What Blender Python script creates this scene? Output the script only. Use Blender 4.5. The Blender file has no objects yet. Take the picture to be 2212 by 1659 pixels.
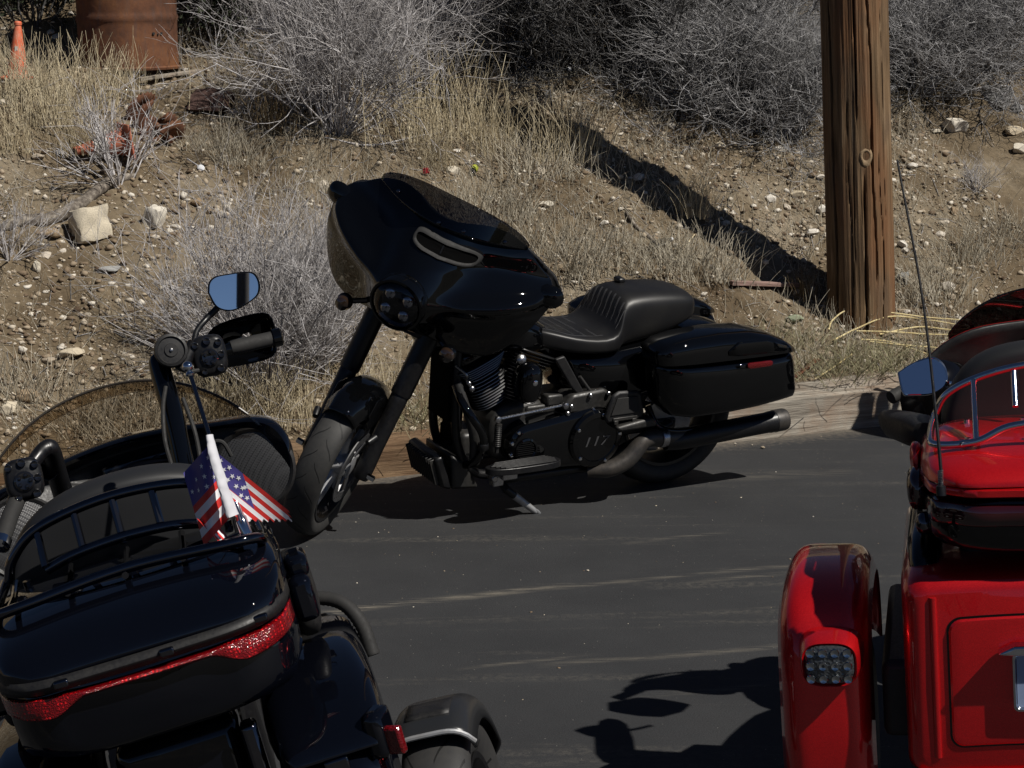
import bpy, bmesh, math, random
import numpy as np
from mathutils import Vector, Matrix, Quaternion, noise
# ------------------------------------------------------------------ camera, light
PI = math.pi
R = math.radians
SC = bpy.context.scene
COL = SC.collection
CAM_H, CAM_PITCH, CAM_ROLL, CAM_F = 2.15, R(11.0), R(0.9), 4400.0   # focal length for a 2212-wide picture
_fw = Vector((0, math.cos(CAM_PITCH), -math.sin(CAM_PITCH)))
_up0 = Vector((0, math.sin(CAM_PITCH), math.cos(CAM_PITCH)))
_rt = Vector((1, 0, 0)) * math.cos(CAM_ROLL) - _up0 * math.sin(CAM_ROLL)
_up = _up0 * math.cos(CAM_ROLL) + Vector((1, 0, 0)) * math.sin(CAM_ROLL)
CAM_O = Vector((0, 0, CAM_H))
cam = bpy.data.cameras.new('camera')
cam.sensor_width = 36.0
cam.lens = 36.0 * CAM_F / 2212.0
cam.clip_start, cam.clip_end = 0.1, 3000.0
camo = bpy.data.objects.new('camera', cam)
COL.objects.link(camo)
m3 = Matrix((_rt, _up, -_fw)).transposed()
camo.matrix_world = Matrix.Translation(CAM_O) @ m3.to_4x4()
SC.camera = camo
cam.dof.use_dof = False

SUN_EL, SUN_AZ = R(49.5), R(-34.0)           # the sun stands behind the camera, to its right
sun_dir = Vector((math.cos(SUN_AZ) * math.cos(SUN_EL), math.sin(SUN_AZ) * math.cos(SUN_EL), math.sin(SUN_EL)))
W = bpy.data.worlds.new('World')
SC.world = W
W.use_nodes = True
wn = W.node_tree
bg = wn.nodes['Background']
sky = wn.nodes.new('ShaderNodeTexSky')
sky.sky_type = 'NISHITA'
sky.sun_disc = False
sky.sun_elevation = SUN_EL
sky.sun_rotation = math.atan2(sun_dir.x, sun_dir.y)
sky.altitude = 1800
sky.air_density = 0.45
sky.dust_density = 0.05
sky.ozone_density = 1.6
wn.links.new(sky.outputs[0], bg.inputs[0])
bg.inputs[1].default_value = 0.05
sl = bpy.data.lights.new('sun', 'SUN')
sl.energy = 5.0
sl.angle = R(0.53)
sl.color = (1.0, 0.95, 0.87)
so = bpy.data.objects.new('sun', sl)
COL.objects.link(so)
so.rotation_euler = sun_dir.to_track_quat('Z', 'Y').to_euler()
SC.view_settings.view_transform = 'Standard'
SC.view_settings.look = 'None'
SC.view_settings.exposure = 0.10
SC.view_settings.gamma = 1.0
SC.render.engine = 'CYCLES'
SC.cycles.use_denoising = True
SC.cycles.max_bounces = 8
SC.cycles.transparent_max_bounces = 24
SC.cycles.sample_clamp_indirect = 6.0

# ------------------------------------------------------------------ materials
MATS = {}
def mat(name, col, rough=0.5, metal=0.0, coat=0.0, spec=0.5, coat_rough=0.03):
    m = bpy.data.materials.new(name)
    m.use_nodes = True
    b = m.node_tree.nodes['Principled BSDF']
    b.inputs['Base Color'].default_value = (*col, 1)
    b.inputs['Roughness'].default_value = rough
    b.inputs['Metallic'].default_value = metal
    b.inputs['Coat Weight'].default_value = coat
    b.inputs['Coat Roughness'].default_value = coat_rough
    b.inputs['Specular IOR Level'].default_value = spec
    MATS[name] = m
    return m
def N(m, typ, **kw):
    n = m.node_tree.nodes.new(typ)
    for k, v in kw.items():
        if k.startswith('i_'):
            n.inputs[int(k[2:])].default_value = v
        else:
            setattr(n, k, v)
    return n
def LK(m, a, b):
    m.node_tree.links.new(a, b)
def bsdf(m):
    return m.node_tree.nodes['Principled BSDF']
def coords(m, scale=(1, 1, 1), kind='Object', rot=(0, 0, 0)):
    tc = N(m, 'ShaderNodeTexCoord')
    mp = N(m, 'ShaderNodeMapping')
    mp.inputs['Scale'].default_value = scale
    mp.inputs['Rotation'].default_value = rot
    LK(m, tc.outputs[kind], mp.inputs[0])
    return mp.outputs[0]
def noise_tex(m, vec, scale, detail=4, rough=0.6, dist=0.0):
    n = N(m, 'ShaderNodeTexNoise')
    n.inputs['Scale'].default_value = scale
    n.inputs['Detail'].default_value = detail
    n.inputs['Roughness'].default_value = rough
    n.inputs['Distortion'].default_value = dist
    if vec is not None:
        LK(m, vec, n.inputs['Vector'])
    return n.outputs[0]
def ramp(m, fac, stops, interp='LINEAR'):
    r = N(m, 'ShaderNodeValToRGB')
    e = r.color_ramp.elements
    r.color_ramp.interpolation = interp
    while len(e) < len(stops):
        e.new(0.5)
    for el, (p, c) in zip(e, stops):
        el.position = p
        el.color = (*c, 1) if len(c) == 3 else c
    LK(m, fac, r.inputs[0])
    return r.outputs[0]
def g(v):
    return (v, v, v)
def mix(m, fac, a, b, mode='MIX'):
    n = N(m, 'ShaderNodeMix', data_type='RGBA', blend_type=mode)
    for sock, val in ((n.inputs[0], fac), (n.inputs[6], a), (n.inputs[7], b)):
        if hasattr(val, 'links') or hasattr(val, 'is_linked'):
            LK(m, val, sock)
        elif isinstance(val, (int, float)):
            sock.default_value = val
        else:
            sock.default_value = (*val, 1)
    return n.outputs[2]
def bump(m, h, strength=0.4, dist=0.01):
    b = N(m, 'ShaderNodeBump')
    b.inputs['Strength'].default_value = strength
    b.inputs['Distance'].default_value = dist
    LK(m, h, b.inputs['Height'])
    LK(m, b.outputs[0], bsdf(m).inputs['Normal'])
    return b

def dusty(m, col, amount=0.5, scale=30.0, rough=None):
    """road dust and small wear on a dark part"""
    v = coords(m)
    n = noise_tex(m, v, scale, 6, 0.65)
    base = tuple(bsdf(m).inputs['Base Color'].default_value)[:3]
    c = mix(m, ramp(m, n, [(0.35, g(0.0)), (0.75, g(amount))]), base, col)
    LK(m, c, bsdf(m).inputs['Base Color'])
    n2 = noise_tex(m, v, scale * 4, 4, 0.6)
    r0 = bsdf(m).inputs['Roughness'].default_value
    LK(m, ramp(m, n2, [(0.3, g(max(0.02, r0 - 0.08))), (0.7, g(min(1, r0 + 0.12)))]), bsdf(m).inputs['Roughness'])

paint = mat('gloss_black_paint', (0.0014, 0.0015, 0.0018), 0.5, 0.0, 1.0, 0.0, 0.02)
v_ = coords(paint)
_n = noise_tex(paint, v_, 6.0, 3, 0.5)
LK(paint, ramp(paint, _n, [(0.3, g(0.012)), (0.8, g(0.03))]), bsdf(paint).inputs['Coat Roughness'])
paint2 = mat('deep_blue_black_paint', (0.0016, 0.0020, 0.0038), 0.5, 0.0, 1.0, 0.0, 0.02)
satin = mat('satin_black_metal', (0.004, 0.004, 0.005), 0.36, 0.0, 0.0, 0.4)
dusty(satin, (0.018, 0.017, 0.015), 0.3, 25)
plastic = mat('matte_black_plastic', (0.007, 0.007, 0.008), 0.5, spec=0.4)
dusty(plastic, (0.04, 0.037, 0.032), 0.3, 40)
casting = mat('grey_engine_casting', (0.018, 0.018, 0.018), 0.45, 0.25)
dusty(casting, (0.05, 0.046, 0.04), 0.6, 18)
fin = mat('dark_cylinder_fin', (0.02, 0.02, 0.021), 0.35, 0.6)
fin_edge = mat('machined_fin_edge', (0.22, 0.22, 0.22), 0.35, 1.0)
steel = mat('brushed_steel', (0.42, 0.42, 0.43), 0.28, 1.0)
dusty(steel, (0.2, 0.18, 0.15), 0.4, 40)
alu = mat('dull_aluminium', (0.42, 0.43, 0.45), 0.42, 0.6)
dusty(alu, (0.18, 0.16, 0.13), 0.5, 30)
disc_steel = mat('brake_disc_steel', (0.16, 0.16, 0.165), 0.5, 0.9)
chrome = mat('chrome', (0.62, 0.63, 0.65), 0.045, 1.0)
chromeb = mat('black_chrome', (0.10, 0.10, 0.11), 0.06, 1.0)
bronze = mat('bronze_head_casting', (0.20, 0.13, 0.06), 0.35, 0.9)
mirror_m = mat('mirror_glass', (0.86, 0.90, 0.95), 0.01, 1.0)
exh = mat('burnt_grey_exhaust', (0.045, 0.043, 0.042), 0.42, 0.5)
dusty(exh, (0.11, 0.09, 0.07), 0.5, 12)
rubber = mat('black_rubber', (0.016, 0.016, 0.016), 0.72, 0, 0, 0.35)
dusty(rubber, (0.035, 0.032, 0.03), 0.4, 22)
vinyl = mat('black_vinyl', (0.008, 0.008, 0.009), 0.42, 0, 0, 0.35)
_v = coords(vinyl)
_n = noise_tex(vinyl, _v, 420, 2, 0.5)
_n2 = noise_tex(vinyl, _v, 9, 3, 0.5)
bump(vinyl, _n, 0.12, 0.001)
LK(vinyl, ramp(vinyl, _n2, [(0.3, (0.007, 0.007, 0.008)), (0.75, (0.014, 0.0135, 0.013))]), bsdf(vinyl).inputs['Base Color'])
vinyl2 = mat('grey_black_vinyl', (0.013, 0.0135, 0.015), 0.55, 0, 0, 0.4)
bump(vinyl2, noise_tex(vinyl2, coords(vinyl2), 500, 2, 0.5), 0.1, 0.001)
stitch = mat('grey_stitching', (0.05, 0.05, 0.055), 0.7)
red_lens = mat('red_lens', (0.32, 0.004, 0.006), 0.12, 0, 0.6)
red_dark = mat('dark_red_reflector', (0.10, 0.002, 0.003), 0.15, 0, 0.6)
def facets(m, scale, strength):
    v = coords(m)
    w = N(m, 'ShaderNodeTexVoronoi')
    w.inputs['Scale'].default_value = scale
    LK(m, v, w.inputs['Vector'])
    bump(m, w.outputs['Distance'], strength, 0.003)
    return w
_w = facets(red_lens, 330, 0.7)
_vc = N(red_lens, 'ShaderNodeTexVoronoi')
_vc.inputs['Scale'].default_value = 130
_vc.inputs['Randomness'].default_value = 0.35
LK(red_lens, coords(red_lens), _vc.inputs['Vector'])
_mm = N(red_lens, 'ShaderNodeMath', operation='MULTIPLY')
LK(red_lens, ramp(red_lens, _vc.outputs['Distance'], [(0.18, g(1)), (0.42, g(0))]), _mm.inputs[0])
LK(red_lens, ramp(red_lens, _vc.outputs['Color'], [(0.30, g(0.15)), (0.75, g(1))]), _mm.inputs[1])
LK(red_lens, mix(red_lens, _mm.outputs[0], (0.14, 0.0015, 0.003), (0.80, 0.012, 0.016)), bsdf(red_lens).inputs['Base Color'])
facets(red_dark, 200, 0.6)
smoke_lens = mat('smoked_lens', (0.02, 0.012, 0.008), 0.08, 0, 1.0)
lens_clear = mat('clear_lamp_lens', (0.05, 0.055, 0.06), 0.03, 0.35, 1.0)
facets(lens_clear, 120, 1.0)
amber = mat('orange_plastic', (0.62, 0.10, 0.015), 0.3)
facets(amber, 90, 0.8)
red_paint = mat('candy_red_paint', (0.5, 0.006, 0.010), 0.36, 0.6, 1.0, 0.5, 0.015)
_fl = N(red_paint, 'ShaderNodeTexVoronoi')
_fl.inputs['Scale'].default_value = 900
LK(red_paint, coords(red_paint), _fl.inputs['Vector'])
LK(red_paint, mix(red_paint, ramp(red_paint, _fl.outputs['Color'], [(0.2, g(0)), (0.9, g(1))]), (0.50, 0.003, 0.006), (0.74, 0.010, 0.014)), bsdf(red_paint).inputs['Base Color'])
white_pl = mat('white_plastic', (0.75, 0.76, 0.78), 0.35)

def glass(name, tint, gloss=0.08, rough=0.02):
    m = bpy.data.materials.new(name)
    m.use_nodes = True
    nt = m.node_tree
    nt.nodes.remove(nt.nodes['Principled BSDF'])
    out = nt.nodes['Material Output']
    tr = N(m, 'ShaderNodeBsdfTransparent')
    tr.inputs[0].default_value = (*tint, 1)
    gl = N(m, 'ShaderNodeBsdfGlossy')
    gl.inputs['Roughness'].default_value = rough
    gl.inputs['Color'].default_value = (0.9, 0.92, 0.95, 1)
    lw = N(m, 'ShaderNodeLayerWeight')
    lw.inputs[0].default_value = 0.5
    fr = N(m, 'ShaderNodeMath', operation='POWER')
    LK(m, lw.outputs['Facing'], fr.inputs[0]); fr.inputs[1].default_value = 4.5
    fr2 = N(m, 'ShaderNodeMath', operation='MULTIPLY_ADD')
    LK(m, fr.outputs[0], fr2.inputs[0]); fr2.inputs[1].default_value = 0.6; fr2.inputs[2].default_value = 0.035
    mx = N(m, 'ShaderNodeMixShader')
    LK(m, fr2.outputs[0], mx.inputs[0])
    LK(m, tr.outputs[0], mx.inputs[1])
    LK(m, gl.outputs[0], mx.inputs[2])
    LK(m, mx.outputs[0], out.inputs[0])
    return m
tint_dark = glass('dark_smoked_windshield', (0.30, 0.30, 0.31))
head_glass = glass('headlamp_glass', (0.62, 0.63, 0.66), rough=0.01)
tint_trike = glass('near_black_windshield', (0.12, 0.12, 0.13))
tint_brown = glass('light_smoked_windshield', (0.83, 0.80, 0.76))
clear_pl = glass('clear_bottle_plastic', (0.80, 0.83, 0.86), rough=0.06)

# ------------------------------------------------------------------ mesh building
def xf(M, pts):
    return [M @ Vector(p) for p in pts]
def catmull(pts, k=6):
    P = [Vector(p) for p in pts]
    if len(P) < 3:
        return P
    out = []
    for i in range(len(P) - 1):
        p0 = P[i - 1] if i else P[0] * 2 - P[1]
        p1, p2 = P[i], P[i + 1]
        p3 = P[i + 2] if i + 2 < len(P) else P[-1] * 2 - P[-2]
        for j in range(k):
            t = j / k
            out.append(0.5 * ((2 * p1) + (p2 - p0) * t + (2 * p0 - 5 * p1 + 4 * p2 - p3) * t * t + (3 * p1 - p0 - 3 * p2 + p3) * t ** 3))
    out.append(P[-1])
    return out
def interp(x, tab):
    if x <= tab[0][0]:
        return tab[0][1]
    for (a, u), (b, w) in zip(tab, tab[1:]):
        if x <= b:
            t = (x - a) / (b - a)
            t = t * t * (3 - 2 * t) * 0.5 + t * 0.5
            return u + (w - u) * t
    return tab[-1][1]
class Spline:
    """natural cubic spline through (x, y) points, flat at the start"""
    def __init__(s, tab):
        s.x = np.array([p[0] for p in tab], float)
        s.y = np.array([p[1] for p in tab], float)
        n = len(s.x)
        h = np.diff(s.x)
        A, r = np.zeros((n, n)), np.zeros(n)
        A[0, 0], A[0, 1] = 2 * h[0], h[0]
        r[0] = 6 * ((s.y[1] - s.y[0]) / h[0])
        A[-1, -1] = 1
        for i in range(1, n - 1):
            A[i, i - 1], A[i, i], A[i, i + 1] = h[i - 1], 2 * (h[i - 1] + h[i]), h[i]
            r[i] = 6 * ((s.y[i + 1] - s.y[i]) / h[i] - (s.y[i] - s.y[i - 1]) / h[i - 1])
        s.m = np.linalg.solve(A, r)
    def __call__(s, v):
        v = min(max(v, s.x[0]), s.x[-1])
        i = int(min(max(np.searchsorted(s.x, v) - 1, 0), len(s.x) - 2))
        h = s.x[i + 1] - s.x[i]
        a, b = (s.x[i + 1] - v) / h, (v - s.x[i]) / h
        return float(a * s.y[i] + b * s.y[i + 1] + ((a ** 3 - a) * s.m[i] + (b ** 3 - b) * s.m[i + 1]) * h * h / 6)
def sstep(a, b, x):
    t = max(0.0, min(1.0, (x - a) / (b - a)))
    return t * t * (3 - 2 * t)
def ring(c, u, w, a, b, n=24, p=2.0):
    """superellipse in the plane of u, w"""
    out = []
    c, u, w = Vector(c), Vector(u), Vector(w)
    for i in range(n):
        t = 2 * PI * i / n
        ct, st = math.cos(t), math.sin(t)
        out.append(c + u * (a * math.copysign(abs(ct) ** (2 / p), ct)) + w * (b * math.copysign(abs(st) ** (2 / p), st)))
    return out
class MB:
    def __init__(s):
        s.v, s.f, s.m, s.mi = [], [], [], 0
    def add(s, vs, fs):
        o = len(s.v)
        s.v += [tuple(p) for p in vs]
        s.f += [tuple(i + o for i in f) for f in fs]
        s.m += [s.mi] * len(fs)
        return s
    def box(s, c, sz, M=None):
        x, y, z = sz[0] / 2, sz[1] / 2, sz[2] / 2
        vs = [Vector((a, b, d)) for a in (-x, x) for b in (-y, y) for d in (-z, z)]
        if M is not None:
            vs = [M @ p for p in vs]
        vs = [p + Vector(c) for p in vs]
        return s.add(vs, [(0, 1, 3, 2), (4, 6, 7, 5), (0, 4, 5, 1), (2, 3, 7, 6), (0, 2, 6, 4), (1, 5, 7, 3)])
    def tube(s, pts, r, n=8, caps=True, smooth=0, flat=None):
        """flat: ratio of the second section axis"""
        P = catmull(pts, smooth) if smooth else [Vector(p) for p in pts]
        k = len(P)
        if not hasattr(r, '__len__'):
            rr = [r] * k
        else:
            rr = [interp(i / (k - 1), [(j / (len(r) - 1), q) for j, q in enumerate(r)]) for i in range(k)]
        T = [(P[min(i + 1, k - 1)] - P[max(i - 1, 0)]).normalized() for i in range(k)]
        u = T[0].orthogonal().normalized()
        vs, fs = [], []
        for i in range(k):
            u = (u - T[i] * u.dot(T[i]))
            u = u.normalized() if u.length > 1e-8 else T[i].orthogonal().normalized()
            w = T[i].cross(u)
            for j in range(n):
                a = 2 * PI * j / n
                vs.append(P[i] + u * (rr[i] * math.cos(a)) + w * (rr[i] * math.sin(a) * (flat or 1)))
        for i in range(k - 1):
            for j in range(n):
                a, b = i * n + j, i * n + (j + 1) % n
                fs.append((a, b, b + n, a + n))
        if caps:
            fs.append(tuple(range(n - 1, -1, -1)))
            fs.append(tuple((k - 1) * n + j for j in range(n)))
        return s.add(vs, fs)
    def lathe(s, prof, o, ax, n=24, closed=False, caps=True):
        """prof: (radius, height along ax)"""
        o, ax = Vector(o), Vector(ax).normalized()
        u = ax.orthogonal().normalized()
        w = ax.cross(u)
        vs, fs = [], []
        k = len(prof)
        for (r, h) in prof:
            for j in range(n):
                a = 2 * PI * j / n
                vs.append(o + ax * h + (u * math.cos(a) + w * math.sin(a)) * max(r, 1e-5))
        for i in range(k if closed else k - 1):
            for j in range(n):
                a, b = i * n + j, i * n + (j + 1) % n
                c, d = ((i + 1) % k) * n + (j + 1) % n, ((i + 1) % k) * n + j
                fs.append((a, b, c, d))
        if caps and not closed:
            fs.append(tuple(range(n - 1, -1, -1)))
            fs.append(tuple((k - 1) * n + j for j in range(n)))
        return s.add(vs, fs)
    def loft(s, rings, caps=True, closed=True):
        n = len(rings[0])
        vs = [p for r in rings for p in r]
        fs = []
        for i in range(len(rings) - 1):
            for j in range(n if closed else n - 1):
                a, b = i * n + j, i * n + (j + 1) % n
                fs.append((a, b, b + n, a + n))
        if caps and closed:
            fs.append(tuple(range(n - 1, -1, -1)))
            fs.append(tuple((len(rings) - 1) * n + j for j in range(n)))
        return s.add(vs, fs)
    def grid(s, fn, nu, nv, keep=None):
        vs = [fn(i / nu, j / nv) for j in range(nv + 1) for i in range(nu + 1)]
        fs = []
        for j in range(nv):
            for i in range(nu):
                if keep and not keep((i + .5) / nu, (j + .5) / nv):
                    continue
                a = j * (nu + 1) + i
                fs.append((a, a + 1, a + nu + 2, a + nu + 1))
        return s.add(vs, fs)
    def prism(s, poly, o, u, w, d):
        """poly (a,b) -> o + u*a + w*b, pushed along d"""
        o, u, w, d = Vector(o), Vector(u), Vector(w), Vector(d)
        n = len(poly)
        vs = [o + u * a + w * b for a, b in poly] + [o + u * a + w * b + d for a, b in poly]
        fs = [tuple(range(n - 1, -1, -1)), tuple(range(n, 2 * n))]
        fs += [(i, (i + 1) % n, n + (i + 1) % n, n + i) for i in range(n)]
        return s.add(vs, fs)
    def ball(s, c, r, n=14, sc=(1, 1, 1), M=None):
        vs, fs = [], []
        k = n // 2
        for i in range(k + 1):
            t = PI * i / k
            for j in range(n):
                a = 2 * PI * j / n
                p = Vector((math.sin(t) * math.cos(a) * sc[0], math.sin(t) * math.sin(a) * sc[1], math.cos(t) * sc[2])) * r
                if M is not None:
                    p = M @ p
                vs.append(p + Vector(c))
        for i in range(k):
            for j in range(n):
                a, b = i * n + j, i * n + (j + 1) % n
                fs.append((a, a + n, b + n, b))
        return s.add(vs, fs)
    def mesh(s, name, mats, smooth=True, angle=38):
        me = bpy.data.meshes.new(name)
        me.from_pydata(s.v, [], s.f)
        bm = bmesh.new()
        bm.from_mesh(me)
        bmesh.ops.remove_doubles(bm, verts=bm.verts, dist=1e-6)
        bmesh.ops.recalc_face_normals(bm, faces=bm.faces)
        bm.to_mesh(me)
        bm.free()
        for m in (mats if isinstance(mats, (list, tuple)) else [mats]):
            me.materials.append(m)
        if any(s.m) and len(me.polygons) == len(s.m):
            me.polygons.foreach_set('material_index', s.m)
        if smooth:
            me.shade_smooth()
            me.set_sharp_from_angle(angle=R(angle))
        return me
    def build(s, name, mats, parent=None, smooth=True, bevel=0, sub=0, solid=0, angle=38, M=None, seg=2, pre=None, off=-1):
        if pre is not None:
            s.v = [tuple(pre @ Vector(p)) for p in s.v]
        o = bpy.data.objects.new(name, s.mesh(name, mats, smooth, angle))
        COL.objects.link(o)
        if parent is not None:
            o.parent = parent
        if M is not None:
            o.matrix_local = M
        if solid:
            md = o.modifiers.new('solid', 'SOLIDIFY')
            md.thickness = solid
            md.offset = off
        if bevel:
            md = o.modifiers.new('bevel', 'BEVEL')
            md.width = bevel
            md.segments = seg
            md.limit_method = 'ANGLE'
            md.angle_limit = R(32)
            md.harden_normals = False
        if sub:
            md = o.modifiers.new('sub', 'SUBSURF')
            md.levels = md.render_levels = sub
        return o
def tag(o, label=None, cat=None, group=None, kind=None):
    if label: o['label'] = label
    if cat: o['category'] = cat
    if group: o['group'] = group
    if kind: o['kind'] = kind
    return o
def empty(name, M):
    o = bpy.data.objects.new(name, None)
    o.empty_display_size = 0.1
    COL.objects.link(o)
    o.matrix_world = M
    return o
def vehicle_frame(pos, head, lean):
    """x forward, y left, z up; lean to the left in degrees"""
    return Matrix.Translation(Vector(pos)) @ Matrix.Rotation(R(head), 4, 'Z') @ Matrix.Rotation(-R(lean), 4, 'X')
def text_mesh(name, body, size, m, parent, M, depth=0.001, shear=0.0):
    cu = bpy.data.curves.new(name, 'FONT')
    cu.body = body
    cu.size = size
    cu.extrude = depth
    cu.shear = shear
    cu.align_x, cu.align_y = 'CENTER', 'CENTER'
    t = bpy.data.objects.new(name + '_curve', cu)
    COL.objects.link(t)
    dg = bpy.context.evaluated_depsgraph_get()
    me = bpy.data.meshes.new_from_object(t.evaluated_get(dg))
    bpy.data.objects.remove(t)
    me.materials.clear()
    me.materials.append(m)
    o = bpy.data.objects.new(name, me)
    COL.objects.link(o)
    o.parent = parent
    o.matrix_local = M
    return o
# ------------------------------------------------------------------ the place: road, bank, kerb timbers
C1 = Vector((-0.95, 8.753, 0))
EANG = R(20.96)
EV = Vector((math.cos(EANG), math.sin(EANG), 0))         # along the kerb
NV = Vector((-math.sin(EANG), math.cos(EANG), 0))        # away from the road
def sd(x, y):
    p = Vector((x, y, 0)) - C1
    return p.dot(EV), p.dot(NV)
def from_sd(s, d, z=0.0):
    p = C1 + EV * s + NV * d
    return Vector((p.x, p.y, z))
BANK = [(0.0, 0.12), (0.18, 0.15), (0.5, 0.32), (1.2, 0.74), (2.0, 1.18), (2.8, 1.56), (3.6, 1.88), (5, 2.5), (8, 3.9), (14, 6.2), (30, 10), (90, 16), (400, 20)]
def bank_base(d):
    if d <= 0: return BANK[0][1]
    for (a, u), (b, w) in zip(BANK, BANK[1:]):
        if d <= b:
            return u + (w - u) * (d - a) / (b - a)
    return BANK[-1][1]
def bank_z(x, y, fine=True):
    s, d = sd(x, y)
    z = bank_base(d)
    # a small level place on the left where the drum stands
    k = math.exp(-((s + 1.0) / 1.5) ** 2) * sstep(2.0, 2.6, d) * (1 - sstep(3.4, 4.6, d))
    z = z * (1 - k) + (1.60 + (d - 2.9) * 0.12) * k
    a = sstep(0.15, 0.7, d)
    z += a * 0.10 * noise.noise(Vector((x * 0.9, y * 0.9, 3.1)))
    if fine and -8 < s < 9 and d < 9:
        z += a * (0.06 * noise.noise(Vector((x * 3.1, y * 3.1, 7.7))) + 0.034 * noise.noise(Vector((x * 9, y * 9, 1.7))) + 0.02 * noise.noise(Vector((x * 24, y * 24, 5.2))))
    return z
def ray(px, py):
    """direction through a point of the 2212 x 1659 view"""
    return _fw + _rt * ((px - 1106.0) / CAM_F) - _up * ((py - 829.5) / CAM_F)
def at_depth(px, py, D):
    return CAM_O + ray(px, py) * D
def on_bank(px, py):
    d = ray(px, py)
    t, st = 7.5, 0.02
    while t < 40:
        p = CAM_O + d * t
        s_, dd = sd(p.x, p.y)
        if dd > 0.02 and p.z < bank_z(p.x, p.y):
            break
        t += st
    return Vector((p.x, p.y, bank_z(p.x, p.y)))
def on_road(px, py, z=0.0):
    d = ray(px, py)
    return CAM_O + d * ((z - CAM_H) / d.z)

# asphalt
# streaks: along the kerb, across it (towards the viewer is minus), slope, half width, from, to, strength
STREAKS = ((0.0, -1.85, -0.05, 0.045, -0.55, 0.55, 1.0), (0.8, -1.92, -0.10, 0.03, 0.45, 1.5, 0.6), (1.3, -2.05, -0.05, 0.03, 0.9, 1.7, 0.5), (0.5, -2.74, -0.16, 0.035, 0.05, 1.1, 0.5), (0.05, -2.62, -0.1, 0.02, -0.2, 0.3, 0.6), (1.9, -0.66, -0.2, 0.10, 1.5, 2.4, 0.45), (1.15, -1.45, -0.1, 0.03, 0.9, 1.4, 0.5), (0.45, -3.1, -0.1, 0.03, 0.2, 0.7, 0.5))
asph = mat('asphalt', (0.05, 0.05, 0.05), 0.82)
v0 = coords(asph, rot=(0, 0, -EANG))
vs_ = coords(asph, (0.35, 5.0, 1), rot=(0, 0, -EANG))
a1 = noise_tex(asph, v0, 2.2, 5, 0.6)
base_c = ramp(asph, a1, [(0.3, (0.0145, 0.0152, 0.0172)), (0.7, (0.0235, 0.0243, 0.0262))])
a2 = noise_tex(asph, v0, 170, 4, 0.75)
base_c = mix(asph, 0.75, base_c, ramp(asph, a2, [(0.3, g(0.45)), (0.7, g(1.5))]), 'MULTIPLY')
st1 = noise_tex(asph, vs_, 1.0, 7, 0.72, 0.4)
brk = noise_tex(asph, v0, 34, 5, 0.75)
msk = N(asph, 'ShaderNodeMath', operation='MULTIPLY')
LK(asph, ramp(asph, st1, [(0.54, g(0)), (0.68, g(1))]), msk.inputs[0])
LK(asph, ramp(asph, brk, [(0.42, g(0)), (0.62, g(0.8))]), msk.inputs[1])
base_c = mix(asph, msk.outputs[0], base_c, (0.080, 0.073, 0.062))
# sand tracked along the lane in broken streaks
tcx = N(asph, 'ShaderNodeTexCoord')
mpx = N(asph, 'ShaderNodeMapping')
mpx.vector_type = 'TEXTURE'
mpx.inputs['Location'].default_value = C1
mpx.inputs['Rotation'].default_value = (0, 0, EANG)
LK(asph, tcx.outputs['Object'], mpx.inputs[0])
sep = N(asph, 'ShaderNodeSeparateXYZ')
LK(asph, mpx.outputs[0], sep.inputs[0])
def amath(op, a, b, c=None):
    n = N(asph, 'ShaderNodeMath', operation=op)
    for i, q in enumerate((a, b, c)):
        if q is None: continue
        if isinstance(q, (int, float)): n.inputs[i].default_value = q
        else: LK(asph, q, n.inputs[i])
    return n.outputs[0]
wav = noise_tex(asph, coords(asph, (0.9, 0.9, 1)), 2.0, 3, 0.6)
long_n = noise_tex(asph, coords(asph, (1.1, 14, 1), rot=(0, 0, -EANG)), 3.0, 6, 0.75)
for (x0, y0, slope, wd, xa, xb, amt) in STREAKS:
    yc = amath('ADD', amath('MULTIPLY_ADD', amath('SUBTRACT', sep.outputs['X'], x0), -slope, sep.outputs['Y']), -y0)
    yc = amath('ADD', yc, amath('MULTIPLY_ADD', wav, 0.10, -0.05))
    band = amath('SUBTRACT', 1.0, amath('DIVIDE', amath('ABSOLUTE', yc, 0.0), wd))
    inx = amath('MULTIPLY', ramp(asph, amath('SUBTRACT', sep.outputs['X'], xa), [(0.0, g(0)), (0.12, g(1))]), ramp(asph, amath('SUBTRACT', xb, sep.outputs['X']), [(0.0, g(0)), (0.12, g(1))]))
    mm = amath('MULTIPLY', amath('MULTIPLY', amath('MAXIMUM', band, 0.0), inx), ramp(asph, long_n, [(0.44, g(0)), (0.62, g(0.8))]))
    base_c = mix(asph, amath('MULTIPLY', mm, amt), base_c, (0.21, 0.185, 0.145))
vor = N(asph, 'ShaderNodeTexVoronoi')
vor.inputs['Scale'].default_value = 46
LK(asph, v0, vor.inputs['Vector'])
spk = N(asph, 'ShaderNodeMath', operation='MULTIPLY')
LK(asph, ramp(asph, vor.outputs['Distance'], [(0.06, g(1)), (0.10, g(0))]), spk.inputs[0])
LK(asph, ramp(asph, noise_tex(asph, v0, 21, 2), [(0.56, g(0)), (0.6, g(1))]), spk.inputs[1])
base_c = mix(asph, spk.outputs[0], base_c, (0.20, 0.19, 0.17))
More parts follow.
